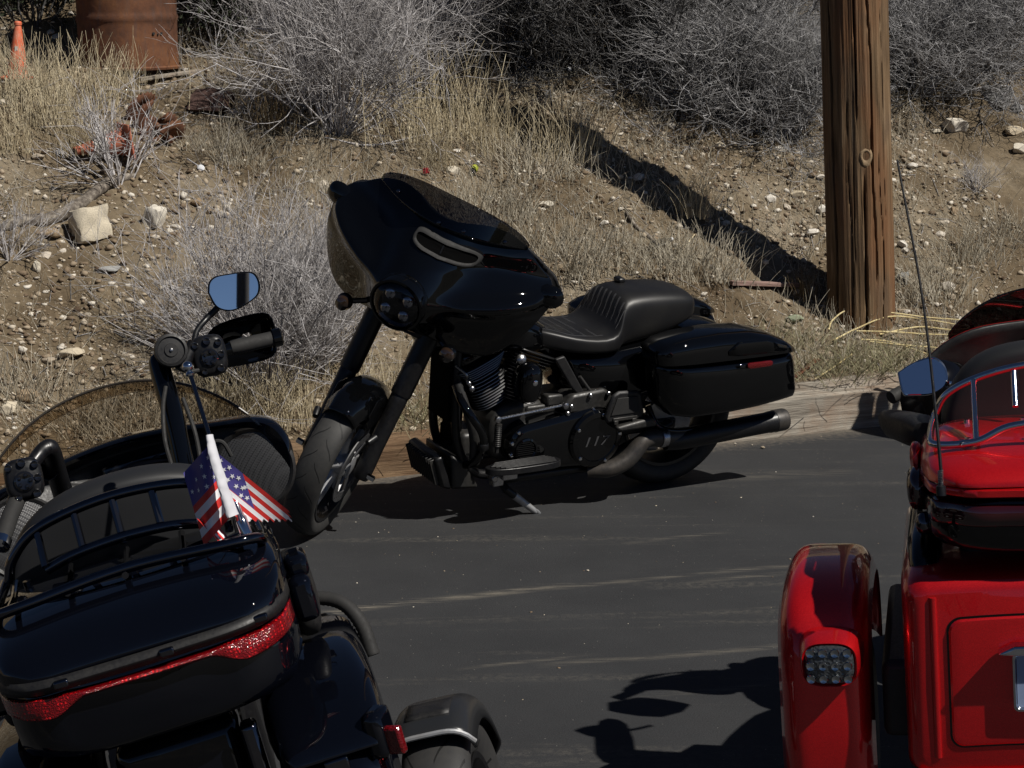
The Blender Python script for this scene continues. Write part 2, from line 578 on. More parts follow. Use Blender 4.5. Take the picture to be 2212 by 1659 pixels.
# sand gathered along the kerb
edge = N(asph, 'ShaderNodeMath', operation='MULTIPLY_ADD')
LK(asph, brk, edge.inputs[0]); edge.inputs[1].default_value = 0.5
LK(asph, sep.outputs['Y'], edge.inputs[2])
base_c = mix(asph, ramp(asph, edge.outputs[0], [(0.10, g(0)), (0.32, g(0.75))]), base_c, (0.16, 0.135, 0.105))
LK(asph, base_c, bsdf(asph).inputs['Base Color'])
bump(asph, a2, 0.5, 0.004)
rd = MB()
ys = [-200, -40, -8, 0, 3] 
rd.add([from_sd(-300, -400), from_sd(300, -400), from_sd(300, 0.12), from_sd(-300, 0.12)], [(0, 1, 2, 3)])
tag(rd.build('road', asph, smooth=False), kind='structure')

# bank of dry earth
dirt = mat('dry_earth', (0.2, 0.13, 0.08), 0.95, spec=0.2)
vd = coords(dirt)
n1 = noise_tex(dirt, vd, 1.6, 5, 0.62)
n2 = noise_tex(dirt, vd, 28, 6, 0.7)
n3 = noise_tex(dirt, vd, 120, 4, 0.7)
dc = ramp(dirt, n1, [(0.25, (0.062, 0.042, 0.023)), (0.5, (0.140, 0.108, 0.069)), (0.75, (0.235, 0.198, 0.145))])
dc = mix(dirt, 0.8, dc, ramp(dirt, n2, [(0.3, g(0.55)), (0.7, g(1.3))]), 'MULTIPLY')
vv = N(dirt, 'ShaderNodeTexVoronoi')
vv.inputs['Scale'].default_value = 60
LK(dirt, vd, vv.inputs['Vector'])
peb = N(dirt, 'ShaderNodeMath', operation='MULTIPLY')
LK(dirt, ramp(dirt, vv.outputs['Distance'], [(0.18, g(1)), (0.30, g(0))]), peb.inputs[0])
LK(dirt, ramp(dirt, noise_tex(dirt, vd, 9, 4, 0.7), [(0.47, g(0)), (0.58, g(1))]), peb.inputs[1])
dc = mix(dirt, peb.outputs[0], dc, (0.36, 0.31, 0.245))
LK(dirt, dc, bsdf(dirt).inputs['Base Color'])
ad = N(dirt, 'ShaderNodeMath', operation='ADD')
LK(dirt, n2, ad.inputs[0]); LK(dirt, peb.outputs[0], ad.inputs[1])
bump(dirt, ad.outputs[0], 0.8, 0.012)
def spaced(a, b, fine, lo, hi, step_mul):
    out = list(np.arange(a, b + 1e-6, fine))
    st, x = fine, b
    while x < hi:
        st *= step_mul; x += st; out.append(min(x, hi))
    st, x = fine, a
    left = []
    while x > lo:
        st *= step_mul; x -= st; left.append(max(x, lo))
    return left[::-1] + out
ss = spaced(-3.6, 5.2, 0.032, -300, 300, 1.22)
dd_ = spaced(0.13, 4.6, 0.032, 0.13, 380, 1.2)
bm_ = MB()
for d in dd_:
    for s in ss:
        p = from_sd(s, d)
        bm_.v.append((p.x, p.y, bank_z(p.x, p.y)))
ns_ = len(ss)
bm_.f = [(j * ns_ + i, j * ns_ + i + 1, (j + 1) * ns_ + i + 1, (j + 1) * ns_ + i) for j in range(len(dd_) - 1) for i in range(ns_ - 1)]
bm_.m = [0] * len(bm_.f)
bank = tag(bm_.build('bank', dirt, angle=180), kind='structure')

# kerb timbers
def wood(name, dark, light, stain, grain, scale):
    m = mat(name, light, 0.85, spec=0.25)
    v = coords(m, scale)
    a = noise_tex(m, v, grain, 7, 0.68, 0.3)
    b = noise_tex(m, coords(m), 5.0, 4, 0.6)
    c = ramp(m, a, [(0.28, dark), (0.5, tuple((x + y) / 2 for x, y in zip(dark, light))), (0.68, light)])
    c = mix(m, ramp(m, b, [(0.45, g(0)), (0.72, g(0.7))]), c, stain)
    LK(m, c, bsdf(m).inputs['Base Color'])
    bump(m, a, 0.7, 0.012)
    return m
tie_grey = wood('weathered_grey_timber', (0.075, 0.06, 0.046), (0.47, 0.43, 0.365), (0.25, 0.165, 0.11), 9.0, (0.25, 6, 6))
tie_brown = wood('rotten_brown_timber', (0.055, 0.035, 0.022), (0.27, 0.18, 0.105), (0.12, 0.065, 0.035), 9.0, (0.25, 6, 6))
def timber(name, s0, s1, d0, d1, z0, z1, m, seed, label, rough=0.008):
    b = MB()
    nl = int((s1 - s0) / 0.03)
    sec = []
    k = 7
    cs = [(d0, z0), (d0, z1), (d1, z1), (d1, z0)]
    for (a, b_), (c_, e_) in zip(cs, cs[1:] + cs[:1]):
        for t in range(k):
            sec.append((a + (c_ - a) * t / k, b_ + (e_ - b_) * t / k))
    rings = []
    cd, cz = (d0 + d1) / 2, (z0 + z1) / 2
    for i in range(nl + 1):
        s = (s1 - s0) * (i / nl - 0.5)
        rg = []
        for (d, z) in sec:
            q = Vector((s * 2.0 + seed * 9, d * 26, z * 26))
            dis = noise.noise(q) * rough + noise.noise(Vector((s * 5 + seed, d * 60, z * 60))) * rough * 0.6 + noise.noise(Vector((s * 1.3, 4.4, seed * 3.3))) * 0.006
            endk = min(i, nl - i)
            e = (1.0 - 0.05 * (endk == 0)) 
            rg.append(Vector((s + (noise.noise(Vector((d * 30, z * 30, seed))) * 0.03 if endk == 0 else 0), (d - cd) * e * (1 + dis / 0.1), (z - cz) * e * (1 + dis / 0.1))))
        rings.append(rg)
    b.loft(rings)
    M = Matrix.Translation(from_sd((s0 + s1) / 2, cd, cz)) @ Matrix.Rotation(EANG, 4, 'Z')
    return tag(b.build(name, m, M=M, angle=50), label, 'kerb timber', 'timbers edging the road')
timber('kerb_timber', -3.3, -0.62, 0.0, 0.19, -0.02, 0.15, tie_brown, 1, 'brown rotten kerb timber at the left, behind the speaker pod')
timber('kerb_timber', -0.60, 1.18, 0.005, 0.2, -0.02, 0.165, tie_brown, 2, 'brown split kerb timber behind the front wheel of the batwing motorcycle', 0.012)
timber('kerb_timber', 1.20, 4.1, 0.0, 0.19, -0.02, 0.175, tie_grey, 3, 'pale grey weathered kerb timber in front of the utility pole')
timber('kerb_timber', 2.30, 4.9, 0.205, 0.38, 0.04, 0.205, tie_grey, 5, 'second weathered timber lying behind the grey kerb timber')

# utility pole
pole_m = mat('creosoted_pole_wood', (0.2, 0.12, 0.06), 0.8, spec=0.25)
vp = coords(pole_m, (7, 7, 0.28))
pa = noise_tex(pole_m, vp, 6.0, 8, 0.66, 0.5)
pb = noise_tex(pole_m, coords(pole_m, (3, 3, 0.5)), 2.6, 5, 0.6)
pc = ramp(pole_m, pa, [(0.27, (0.022, 0.013, 0.007)), (0.43, (0.10, 0.062, 0.031)), (0.57, (0.175, 0.112, 0.060)), (0.74, (0.30, 0.22, 0.14))])
pc = mix(pole_m, ramp(pole_m, pb, [(0.46, g(0)), (0.62, g(0.65))]), pc, (0.155, 0.068, 0.028))
pc = mix(pole_m, ramp(pole_m, noise_tex(pole_m, coords(pole_m, (2, 2, 0.7), rot=(0, 0, 0.7)), 4.0, 4, 0.6), [(0.5, g(0)), (0.68, g(0.6))]), pc, (0.085, 0.055, 0.034))
LK(pole_m, pc, bsdf(pole_m).inputs['Base Color'])
bump(pole_m, pa, 0.8, 0.012)
knot_m = mat('pale_knot_wood', (0.24, 0.165, 0.092), 0.8)
bump(knot_m, noise_tex(knot_m, coords(knot_m), 60, 5), 0.5, 0.006)
PB = on_bank(1860, 668)
PR = 0.172
cracks = [(-101, 0.011, 0.95, 3.2, 0.030), (-75, 0.013, 0.1, 3.2, 0.036), (-148, 0.014, -0.4, 3.0, 0.034), (-90, 0.016, -0.35, 0.76, 0.042), (-62, 0.006, -0.2, 0.9, 0.018), (-118, 0.005, -0.3, 1.2, 0.014), (-108, 0.005, 0.2, 0.9, 0.012), (-50, 0.006, 0.4, 2.0, 0.014)]
pm = MB()
NA = 220
zz = list(np.arange(-0.5, 2.4, 0.022)) + [2.6, 3, 3.6, 4.4, 5.4, 6.6, 8, 9.4]
prs = []
for z in zz:
    rg = []
    for i in range(NA):
        a = 2 * PI * i / NA
        wob = 0.02 * math.sin(z * 2.1 + 1) + 0.012 * math.sin(z * 6.3)
        r = PR * (1 - 0.012 * z)
        r += 0.007 * noise.noise(Vector((math.cos(a) * 3, math.sin(a) * 3, z * 0.5)))
        r += 0.0035 * noise.noise(Vector((math.cos(a) * 16, math.sin(a) * 16, z * 0.9))) + 0.002 * noise.noise(Vector((math.cos(a) * 40, math.sin(a) * 40, z * 1.6)))
        for ca, cw, z0, z1, dep in cracks:
            da = (a - R(ca) - wob * 4 * (0.5 + 0.5 * math.sin(ca)) + PI) % (2 * PI) - PI
            f = sstep(z0, z0 + 0.15, z) * (1 - sstep(z1 - 0.25, z1, z))
            if f > 0:
                ww = cw / PR * (0.5 + 0.8 * abs(noise.noise(Vector((z * 3, ca, 0)))))
                r -= f * dep * math.exp(-(da / (ww * 0.55)) ** 4)
        rg.append((r * math.cos(a), r * math.sin(a), z))
    prs.append(rg)
pm.loft(prs)
POLE_M = Matrix.Translation(PB) @ Matrix.Rotation(R(-2.2), 4, 'Y')
pole = tag(pm.build('utility_pole', pole_m, M=POLE_M, angle=60), 'brown cracked wooden utility pole standing on the bank behind the kerb', 'utility pole')
kb = MB()
kdir = Vector((math.cos(R(-86)), math.sin(R(-86)), 0))
kside = Vector((-kdir.y, kdir.x, 0))
ko = kdir * (PR - 0.012) + Vector((0, 0, 0.80))
kr = []
for rr, h in ((0.052, 0.0), (0.047, 0.010), (0.036, 0.017), (0.026, 0.015), (0.020, 0.004), (0.017, 0.008), (0.004, 0.011)):
    kr.append([ko + kdir * h + kside * (rr * 0.72 * math.cos(t)) + Vector((0, 0, 1)) * (rr * 0.9 * math.sin(t) - (0.018 if math.sin(t) < -0.6 else 0) * (rr > 0.03)) for t in [2 * PI * i / 20 for i in range(20)]])
kb.loft(kr)
kb.build('knot', knot_m, pole, angle=60)
kn = MB()
kn.tube([ko + Vector((0, 0, -0.04)) + kside * 0.004, ko + Vector((0, 0, -0.10)) + kside * 0.012, ko + kdir * 0.004 + Vector((0, 0, -0.17)) + kside * 0.008, ko + Vector((0, 0, -0.24)) + kside * 0.014], [0.016, 0.012, 0.010, 0.004], 8, smooth=4)
kn.build('knot_ridge', knot_m, pole)
# ------------------------------------------------------------------ what stands behind the photographer (mirrored trees and pole, plus an added dark backdrop)
backdrop_m = mat('dark_backdrop', (0.030, 0.034, 0.022), 0.95, spec=0.1)
LK(backdrop_m, ramp(backdrop_m, noise_tex(backdrop_m, coords(backdrop_m), 0.8, 6, 0.7), [(0.3, (0.012, 0.014, 0.009)), (0.7, (0.06, 0.058, 0.04))]), bsdf(backdrop_m).inputs['Base Color'])
hb_ = MB()
def hill_fn(u, v):
    a = R(188 + 164 * u)
    r = 40 + 60 * v
    h = (7.5 + 3 * noise.noise(Vector((u * 9, 0, 2)))) * math.sin(v * PI / 2) + (0.8 * noise.noise(Vector((u * 40, v * 10, 5))) if 0 < v else 0)
    return Vector((r * math.cos(a), r * math.sin(a), h if v > 0 else -0.2))
hb_.grid(hill_fn, 90, 14)
tag(hb_.build('backdrop_hill', backdrop_m, angle=80), kind='structure')  # unseen hill, added so that paint and chrome reflect something dark
bark_dark = mat('dark_bark', (0.05, 0.042, 0.036), 0.9)
def bare_tree(loc, H, seed, label):
    rnd = random.Random(seed)
    root = empty('bare_tree', Matrix.Translation(loc))
    tag(root, label, 'tree', 'bare trees across the road')
    tr, cr = MB(), MB()
    def grow(p, d, L, r, lev):
        pts = [p]
        q, dd = p.copy(), d.copy()
        for i in range(4):
            dd = (dd + Vector((rnd.gauss(0, .13), rnd.gauss(0, .13), 0.06))).normalized()
            q = q + dd * L / 4
            pts.append(q.copy())
        (tr if lev == 0 else cr).tube(pts, [r, r * 0.55], 6 if lev < 2 else 4)
        if lev < 4:
            for k in range((7, 5, 5, 4)[lev]):
                t = rnd.uniform(0.35, 1.0)
                b_ = pts[min(4, int(t * 4))]
                nd = (dd + Vector((rnd.gauss(0, .65), rnd.gauss(0, .65), rnd.uniform(-.05, .5)))).normalized()
                grow(b_, nd, L * rnd.uniform(.45, .65), r * 0.45, lev + 1)
    grow(Vector((0, 0, -0.2)), Vector((0, 0, 1)), H * 0.45, H * 0.014, 0)
    tr.build('trunk', bark_dark, root)
    cr.build('crown', bark_dark, root)
bare_tree((-12.2, -31, 0), 8.5, 3, 'bare leafless tree behind the viewer, reflected in the left mirror')
bare_tree((-9.2, -33, 0), 7.5, 5, 'second bare tree behind the viewer, right of the reflected pole')
bare_tree((7, -30, 0), 9.0, 8, 'bare tree furthest right behind the viewer, reflected in dark paint')
pk = MB()
pk.lathe([(0.15, -0.3), (0.14, 4), (0.12, 10)], (0, 0, 0), (0, 0, 1), 20)
pk.box((0, 0, 9.2), (2.2, 0.1, 0.12))
tag(pk.build('power_pole', bark_dark, M=Matrix.Translation((-10.9, -32.0, 0))), 'dark power pole behind the viewer, reflected in the mirror', 'utility pole')
# ------------------------------------------------------------------ wheels shared by the vehicles
def tyre_mat(name, n_rep, slant, width, col=(0.018, 0.018, 0.018)):
    """black rubber with slanted tread grooves; the wheel turns about its own y axis"""
    m = mat(name, col, 0.62, spec=0.4)
    tc = N(m, 'ShaderNodeTexCoord')
    sp = N(m, 'ShaderNodeSeparateXYZ')
    LK(m, tc.outputs['Object'], sp.inputs[0])
    def mth(op, a, b=None):
        n = N(m, 'ShaderNodeMath', operation=op)
        for i, q in enumerate((a, b)):
            if q is None: continue
            if isinstance(q, (int, float)): n.inputs[i].default_value = q
            else: LK(m, q, n.inputs[i])
        return n.outputs[0]
    ang = mth('ARCTAN2', sp.outputs['Z'], sp.outputs['X'])
    ay = mth('ABSOLUTE', sp.outputs['Y'])
    yw = mth('MULTIPLY', mth('SINE', mth('MULTIPLY', ay, 110.0)), 0.05)
    side = mth('MULTIPLY', mth('GREATER_THAN', sp.outputs['Y'], 0.0), 0.5)
    t = mth('ADD', mth('ADD', mth('MULTIPLY', ang, n_rep / (2 * PI)), mth('MULTIPLY', ay, slant)), mth('ADD', yw, side))
    fr = mth('FRACT', t)
    gr = mth('LESS_THAN', fr, 0.075)
    inb = mth('MULTIPLY', mth('GREATER_THAN', ay, 0.006), mth('LESS_THAN', ay, width))
    mask = mth('MULTIPLY', gr, inb)
    nz = noise_tex(m, coords(m), 40, 5, 0.65)
    c = mix(m, ramp(m, nz, [(0.3, g(0)), (0.75, g(0.6))]), col, (0.04, 0.038, 0.035))
    c = mix(m, mask, c, (0.004, 0.004, 0.004))
    LK(m, c, bsdf(m).inputs['Base Color'])
    inv = mth('SUBTRACT', 1.0, mask)
    bump(m, inv, 0.9, 0.006)
    return m
tread_front = tyre_mat('front_tyre_rubber', 20, 15.0, 0.054, (0.021, 0.021, 0.021))
tread_rear = tyre_mat('rear_tyre_rubber', 18, 6.0, 0.07)
tread_grey = tyre_mat('grooved_tyre_rubber', 12, 16.0, 0.07, (0.022, 0.022, 0.023))
def tyre_mb(Ro, width, Ri):
    b = MB()
    prof = []
    h = width / 2
    for i in range(13):
        t = PI * i / 12
        y = -math.cos(t) * h
        r = Ro - (1 - math.sin(t) ** 0.75) * (h * 0.62)
        prof.append((r, y))
    prof = [(Ri, -h * 0.62), (Ri + 0.01, -h * 0.8)] + prof + [(Ri + 0.01, h * 0.8), (Ri, h * 0.62)]
    b.lathe(prof, (0, 0, 0), (0, 1, 0), 72, closed=True)
    return b
def wheel(parent, M, Ro, width, Ri, rimmat, tread, spokes=5, disc=(), name='wheel', disc_r=0.15, spoke_mat=None):
    rim = MB()
    h = width * 0.36
    rim.lathe([(Ri + 0.004, -h), (Ri + 0.006, -h - 0.008), (Ri - 0.008, -h - 0.006), (Ri - 0.03, -h * 0.4), (Ri - 0.035, 0), (Ri - 0.03, h * 0.4), (Ri - 0.008, h + 0.006), (Ri + 0.006, h + 0.008), (Ri + 0.004, h)], (0, 0, 0), (0, 1, 0), 56, closed=True)
    w = rim.build(name, rimmat, parent, M=M)
    tyre_mb(Ro, width, Ri).build('tyre', tread, w)
    hub = MB()
    hub.lathe([(0.03, -0.075), (0.048, -0.07), (0.05, -0.03), (0.04, 0), (0.05, 0.03), (0.048, 0.07), (0.03, 0.075)], (0, 0, 0), (0, 1, 0), 24)
    hub.build('hub', alu, w)
    for k in range(spokes):
        a = 2 * PI * k / spokes + 0.3
        for sgn in (-1, 1):
            sp = MB()
            c, s_ = math.cos(a + sgn * 0.16), math.sin(a + sgn * 0.16)
            c0, s0 = math.cos(a), math.sin(a)
            sp.tube([(c0 * 0.04, 0.02 * sgn, s0 * 0.04), ((c * 0.5 + c0 * 0.5) * Ri * 0.55, 0.018 * sgn, (s_ * 0.5 + s0 * 0.5) * Ri * 0.55), (c * (Ri - 0.02), 0.01 * sgn, s_ * (Ri - 0.02))], [0.014, 0.011, 0.013], 8, flat=1.4)
            sp.build('spoke', spoke_mat or rimmat, w)
    for y in disc:
        d = MB()
        d.lathe([(disc_r * 0.72, -0.0025), (disc_r, -0.0025), (disc_r, 0.0025), (disc_r * 0.72, 0.0025)], (0, y, 0), (0, 1, 0), 56, closed=True)
        for k in range(7):
            a = 2 * PI * k / 7
            d.tube([(0.045 * math.cos(a), y * 0.85, 0.045 * math.sin(a)), (disc_r * 0.76 * math.cos(a + 0.25), y, disc_r * 0.76 * math.sin(a + 0.25))], 0.007, 6)
        # drilled holes as small dark studs
        d.mi = 1
        for k in range(36):
            a = 2 * PI * k / 36
            rr = disc_r * (0.80 if k % 3 == 0 else 0.87 if k % 3 == 1 else 0.94)
            d.lathe([(0.0042, -0.0032), (0.0042, 0.0032)], (rr * math.cos(a), y, rr * math.sin(a)), (0, 1, 0), 8)
        d.build('brake_disc', [disc_steel, rubber], w)
    return w
def arch(b, c, R0, halfw, a0, a1, n=28, drop=0.05, lip=0.0, m=13, pw=2.6, taper0=1.0, taper1=1.0):
    """mudguard: rounded section swept about the axle (angles in degrees from +x)"""
    rings = []
    for i in range(n + 1):
        a = R(a0 + (a1 - a0) * i / n)
        t = i / n
        tp = (taper0 + (1 - taper0) * sstep(0, 0.18, t)) * (taper1 + (1 - taper1) * sstep(0, 0.15, 1 - t))
        rg = []
        for j in range(m):
            q = -1 + 2 * j / (m - 1)
            y = halfw * tp * math.copysign(abs(q) ** 0.8, q)
            r = R0 - drop * abs(q) ** pw - (lip if abs(q) == 1 else 0)
            rg.append(Vector((c[0] + r * math.cos(a), c[1] + y, c[2] + r * math.sin(a))))
        rings.append(rg)
    b.loft(rings, caps=False, closed=False)
    return b

def batwing(root, S, HC, outer, vent_on=True, shield_h=0.088, shield_mat=None, inner=(0.05, 0.9, 0.06, 0.86, 0.10)):
    """fork fairing with windshield; returns its depth function and outline splines"""
    YM = 0.50
    zt = [(0, .30), (.25, .305), (.45, .302), (.6, .28), (.72, .245), (.84, .195), (.93, .155), (1, .10)]
    zb = [(0, -.13), (.18, -.14), (.28, -.16), (.42, -.195), (.6, -.205), (.75, -.17), (.88, -.075), (.95, .005), (1, .095)]
    xs = [(0, 0), (.2, -.02), (.3, -.055), (.45, -.10), (.65, -.15), (.85, -.22), (1, -.31)]
    zt, zb, xs = Spline(zt), Spline(zb), Spline(xs)
    def fair(y, z):
        a = min(1.0, abs(y) / YM)
        x = xs(a)
        x -= 0.62 * max(z - 0.02, 0) + 0.25 * max(z - 0.14, 0) if z > 0 else 0.35 * abs(z) ** 1.2
        w = sstep(0.2, 0.5, a)
        x += w * 0.050 * math.exp(-((z - 0.015 - 0.10 * a * a) / 0.034) ** 2) * (1 - sstep(0.9, 1.0, a))
        x -= w * 0.024 * math.exp(-((z - 0.14 - 0.04 * a) / 0.045) ** 2)
        rr = math.hypot(y / 1.12, z + 0.005)
        x += 0.055 * math.exp(-(rr / 0.14) ** 4) + 0.02 * math.exp(-(abs(y) / 0.09) ** 3) * sstep(0.05, 0.15, z)
        return x
    def fsurf(u, v):
        s_ = -1 + 2 * u
        s_ = math.sin(s_ * PI / 2) * 0.6 + s_ * 0.4
        a = abs(s_)
        z0, z1 = zb(a), zt(a)
        z = z0 + (z1 - z0) * v
        y = s_ * YM
        return HC + Vector((fair(y, z), y, z))
    b = MB()
    b.grid(fsurf, 84, 40)
    fr = b.build('fairing', outer, root, solid=0.018, pre=S, angle=75, sub=1)
    # inner fairing
    b = MB()
    b.grid(lambda u, v: fsurf(u * inner[1] + inner[0], v * inner[3] + inner[2]) - Vector((inner[4] * (1 + math.sin(PI * v)), 0, 0)), 30, 16)
    b.build('inner_fairing', plastic, root, pre=S, solid=0.01, angle=70)
    if vent_on:
        # vent
        def vpt(a, c, off):
            y, z = a, c
            if off < 0: return HC + Vector((fair(y, z) + off, y, z))
            return HC + Vector((vplane(y, z) + off, y, z))
        vent = MB()
        vy = [0.062 + 0.14 * (q / 6) for q in range(-6, 7)]
        vfit = np.polyfit(vy, [fair(q, 0.205 - 0.1 * (q - 0.062)) for q in vy], 2)
        vz = np.mean([(fair(q, 0.235) - fair(q, 0.175)) / 0.06 for q in vy])
        def vplane(y, z):
            return float(np.polyval(vfit, y)) + vz * (z - (0.205 - 0.1 * (y - 0.062))) + 0.006
        vc = Vector((0.062, 0.205))
        vdir = Vector((1, -0.10)).normalized()
        vn = Vector((-vdir.y, vdir.x))
        def vpath(L, H, off, n=36):
            out = []
            for i in range(n):
                t = 2 * PI * i / n
                c_, s_ = math.cos(t), math.sin(t)
                q = vc + vdir * (L * math.copysign(abs(c_) ** 0.35, c_)) + vn * (H * math.copysign(abs(s_) ** 0.7, s_))
                out.append(vpt(q.x, q.y, off))
            return out
        vent.loft([vpath(0.137, 0.033, -0.004), vpath(0.134, 0.030, 0.010), vpath(0.130, 0.027, 0.013), vpath(0.124, 0.021, 0.012), vpath(0.122, 0.0195, 0.0035)], caps=False)
        vent.mi = 1
        vent.loft([vpath(0.1225, 0.020, 0.0036), vpath(0.06, 0.010, 0.0036), vpath(0.001, 0.001, 0.0036)], caps=False)  # matte black floor stands in for the shade inside the opening
        vb = vent.build('fairing_vent', [rubber, void_black], root, pre=S, angle=50)
        b = MB()
        pv = vc + vdir * -0.005
        b.box(vpt(pv.x, pv.y, 0.004), (0.012, 0.006, 0.034), Matrix.Rotation(R(-25), 3, 'Y'))
        b.build('vent_fin', satin, vb, pre=S)
    # windshield
    def shield(u, v):
        y = -0.33 + 0.66 * u
        a = abs(y) / 0.335
        h = shield_h * max(0.0, 1 - a ** 2.3) ** 0.75
        z0 = 0.275 - 0.12 * y * y
        z = z0 + v * (h + 0.022 - 0.1 * y * y)
        zr = 0.302
        return HC + Vector((-0.163 - 1.75 * y * y - 0.72 * (z - zr), y, z))
    b = MB()
    b.grid(shield, 40, 14)
    ws = b.build('windshield', shield_mat or tint_dark, root, pre=S, solid=0.004, angle=70)
    for y in (-0.22, 0, 0.10, 0.25):
        b = MB()
        z = zt(abs(y) / YM) - 0.012
        b.lathe([(0.008, 0), (0.008, 0.004), (0.005, 0.006)], HC + Vector((-0.158 - 1.75 * y * y - 0.72 * (z - 0.302), y, z)), (0.9, 0, 0.45), 10)
        b.build('screw', chromeb, ws, pre=S)
    return fair, zt, YM

# ------------------------------------------------------------------ the black batwing motorcycle
def main_bike():
    root = empty('parked_motorcycle', vehicle_frame((0.585, 8.76, 0), -150.0, 9.0))
    tag(root, 'black motorcycle with batwing fairing and hard saddlebags parked on its side stand by the kerb', 'motorcycle')
    # ---- steering
    rake = R(26)
    SP = Vector((1.205, 0, 0.95))
    ax = Vector((-math.sin(rake), 0, math.cos(rake)))
    S = Matrix.Translation(SP) @ Matrix.Rotation(R(45), 4, ax) @ Matrix.Translation(-SP)
    FA = Vector((1.545, 0, 0.325))
    # front wheel
    wheel(root, S @ Matrix.Translation(FA), 0.325, 0.130, 0.245, satin, tread_front, 5, (0.075,), 'front_wheel', 0.152, spoke_mat=alu)
    # rear wheel
    wheel(root, Matrix.Translation((-0.05, 0, 0.335)), 0.335, 0.18, 0.235, satin, tread_rear, 5, (), 'rear_wheel')
    # front fender
    b = arch(MB(), FA, 0.362, 0.092, 62, 165, 30, 0.085, 0, 15, 2.8, 0.85, 0.85)
    ff = b.build('front_fender', paint, root, solid=0.006, pre=S, angle=60)
    for sg in (1, -1):
        b = MB()
        b.prism([(-0.07, 0.0), (0.05, 0.0), (0.075, 0.09), (0.03, 0.15), (-0.06, 0.13)], FA + Vector((-0.02, sg * 0.083, 0.19)), (1, 0, 0), (0, 0, 1), (0, sg * 0.006, 0))
        b.build('fender_bracket', paint, ff, pre=S, bevel=0.003)
    # forks
    top = FA + ax * 0.80
    for sg in (1, -1):
        o = Vector((-0.035, sg * 0.118, 0))
        b = MB()
        b.lathe([(0.026, -0.045), (0.035, -0.03), (0.036, 0.02), (0.034, 0.10), (0.037, 0.30), (0.037, 0.335), (0.034, 0.34)], FA + o, ax, 20)
        lo = b.build('fork_lower', satin, root, pre=S)
        b = MB()
        b.lathe([(0.041, 0.33), (0.043, 0.34), (0.043, 0.60), (0.047, 0.62), (0.047, 0.70), (0.040, 0.78)], FA + o, ax, 20)
        b.build('fork_cover', satin, root, pre=S)
        b = MB()
        b.lathe([(0.013, 0.0), (0.013, 0.028), (0.009, 0.030)], FA + o + Vector((0.035, sg * 0.03, -0.0)), (0, sg, 0), 6)
        b.build('axle_nut', chrome, root, pre=S)
        # caliper
        if sg > 0:
            b = MB()
            b.box(FA + Vector((-0.135, 0.083, 0.10)), (0.055, 0.06, 0.105), Matrix.Rotation(R(-40), 3, 'Y'))
            b.box(FA + Vector((-0.10, 0.10, 0.06)), (0.07, 0.03, 0.05), Matrix.Rotation(R(-40), 3, 'Y'))
            b.build('brake_caliper', satin, root, pre=S, bevel=0.01)
        b = MB()
        b.lathe([(0.012, 0), (0.014, 0.01), (0.014, 0.045), (0.008, 0.05)], FA + Vector((0.06, sg * 0.118, 0.18)), (-1, sg * 0.3, 0.3), 12)
        b.build('fork_boss', satin, root, pre=S)
    b = MB()
    b.box(FA + ax * 0.66 + Vector((-0.05, 0, 0)), (0.07, 0.30, 0.05), Matrix.Rotation(-rake, 3, 'Y'))
    b.build('fork_clamp', satin, root, pre=S, bevel=0.012)
    b = MB()
    b.tube([FA + Vector((-0.13, 0.11, 0.12)), FA + Vector((-0.2, 0.13, 0.3)), FA + Vector((-0.26, 0.10, 0.45)), FA + Vector((-0.30, 0.05, 0.62))], 0.006, 6, smooth=6)
    b.build('brake_hose', rubber, root, pre=S)
    HC = Vector((1.385, 0, 1.035))
    fair, zt, YM = batwing(root, S, HC, paint)
    # headlamp
    b = MB()
    b.lathe([(0.112, -0.05), (0.114, 0.0), (0.111, 0.014), (0.102, 0.016), (0.100, 0.004)], HC + Vector((0.045, 0, -0.01)), (1, 0, -0.12), 40, caps=False)
    hl = b.build('headlight', paint, root, pre=S)
    b = MB()
    b.lathe([(0.101, 0.0), (0.096, 0.014), (0.077, 0.028), (0.046, 0.037), (0.0, 0.040)], HC + Vector((0.048, 0, -0.01)), (1, 0, -0.12), 40, caps=False)
    b.build('lens', head_glass, hl, pre=S, angle=80)
    b = MB()
    b.lathe([(0.100, 0.0), (0.085, -0.02), (0.05, -0.035), (0.0, -0.04)], HC + Vector((0.046, 0, -0.01)), (1, 0, -0.12), 40, caps=False)
    b.build('reflector_bowl', chromeb, hl, pre=S, angle=80)
    for (dy, dz, rr) in ((0.033, 0.026, 0.026), (-0.033, 0.026, 0.026), (0.033, -0.03, 0.024), (-0.033, -0.03, 0.024), (0, 0.0, 0.014)):
        b = MB()
        b.ball(HC + Vector((0.045, dy * 1.2, dz * 1.2 - 0.01)), rr, 14, (0.6, 1, 1))
        b.build('projector', chrome, hl, pre=S)
    # turn signals
    for sg in (1, -1):
        b = MB()
        p = HC + Vector((-0.06, sg * 0.235, -0.165))
        b.tube([p + Vector((-0.04, -sg * 0.08, 0.03)), p], 0.012, 8)
        b.ball(p, 0.036, 16, (0.8, 1, 1))
        ts = b.build('turn_signal', paint, root, pre=S)
        b = MB()
        b.lathe([(0.032, 0.0), (0.028, 0.014), (0.016, 0.022), (0, 0.025)], p + Vector((0.018, 0, 0)), (1, 0, 0), 20, caps=False)
        b.build('lens', smoke_lens, ts, pre=S)
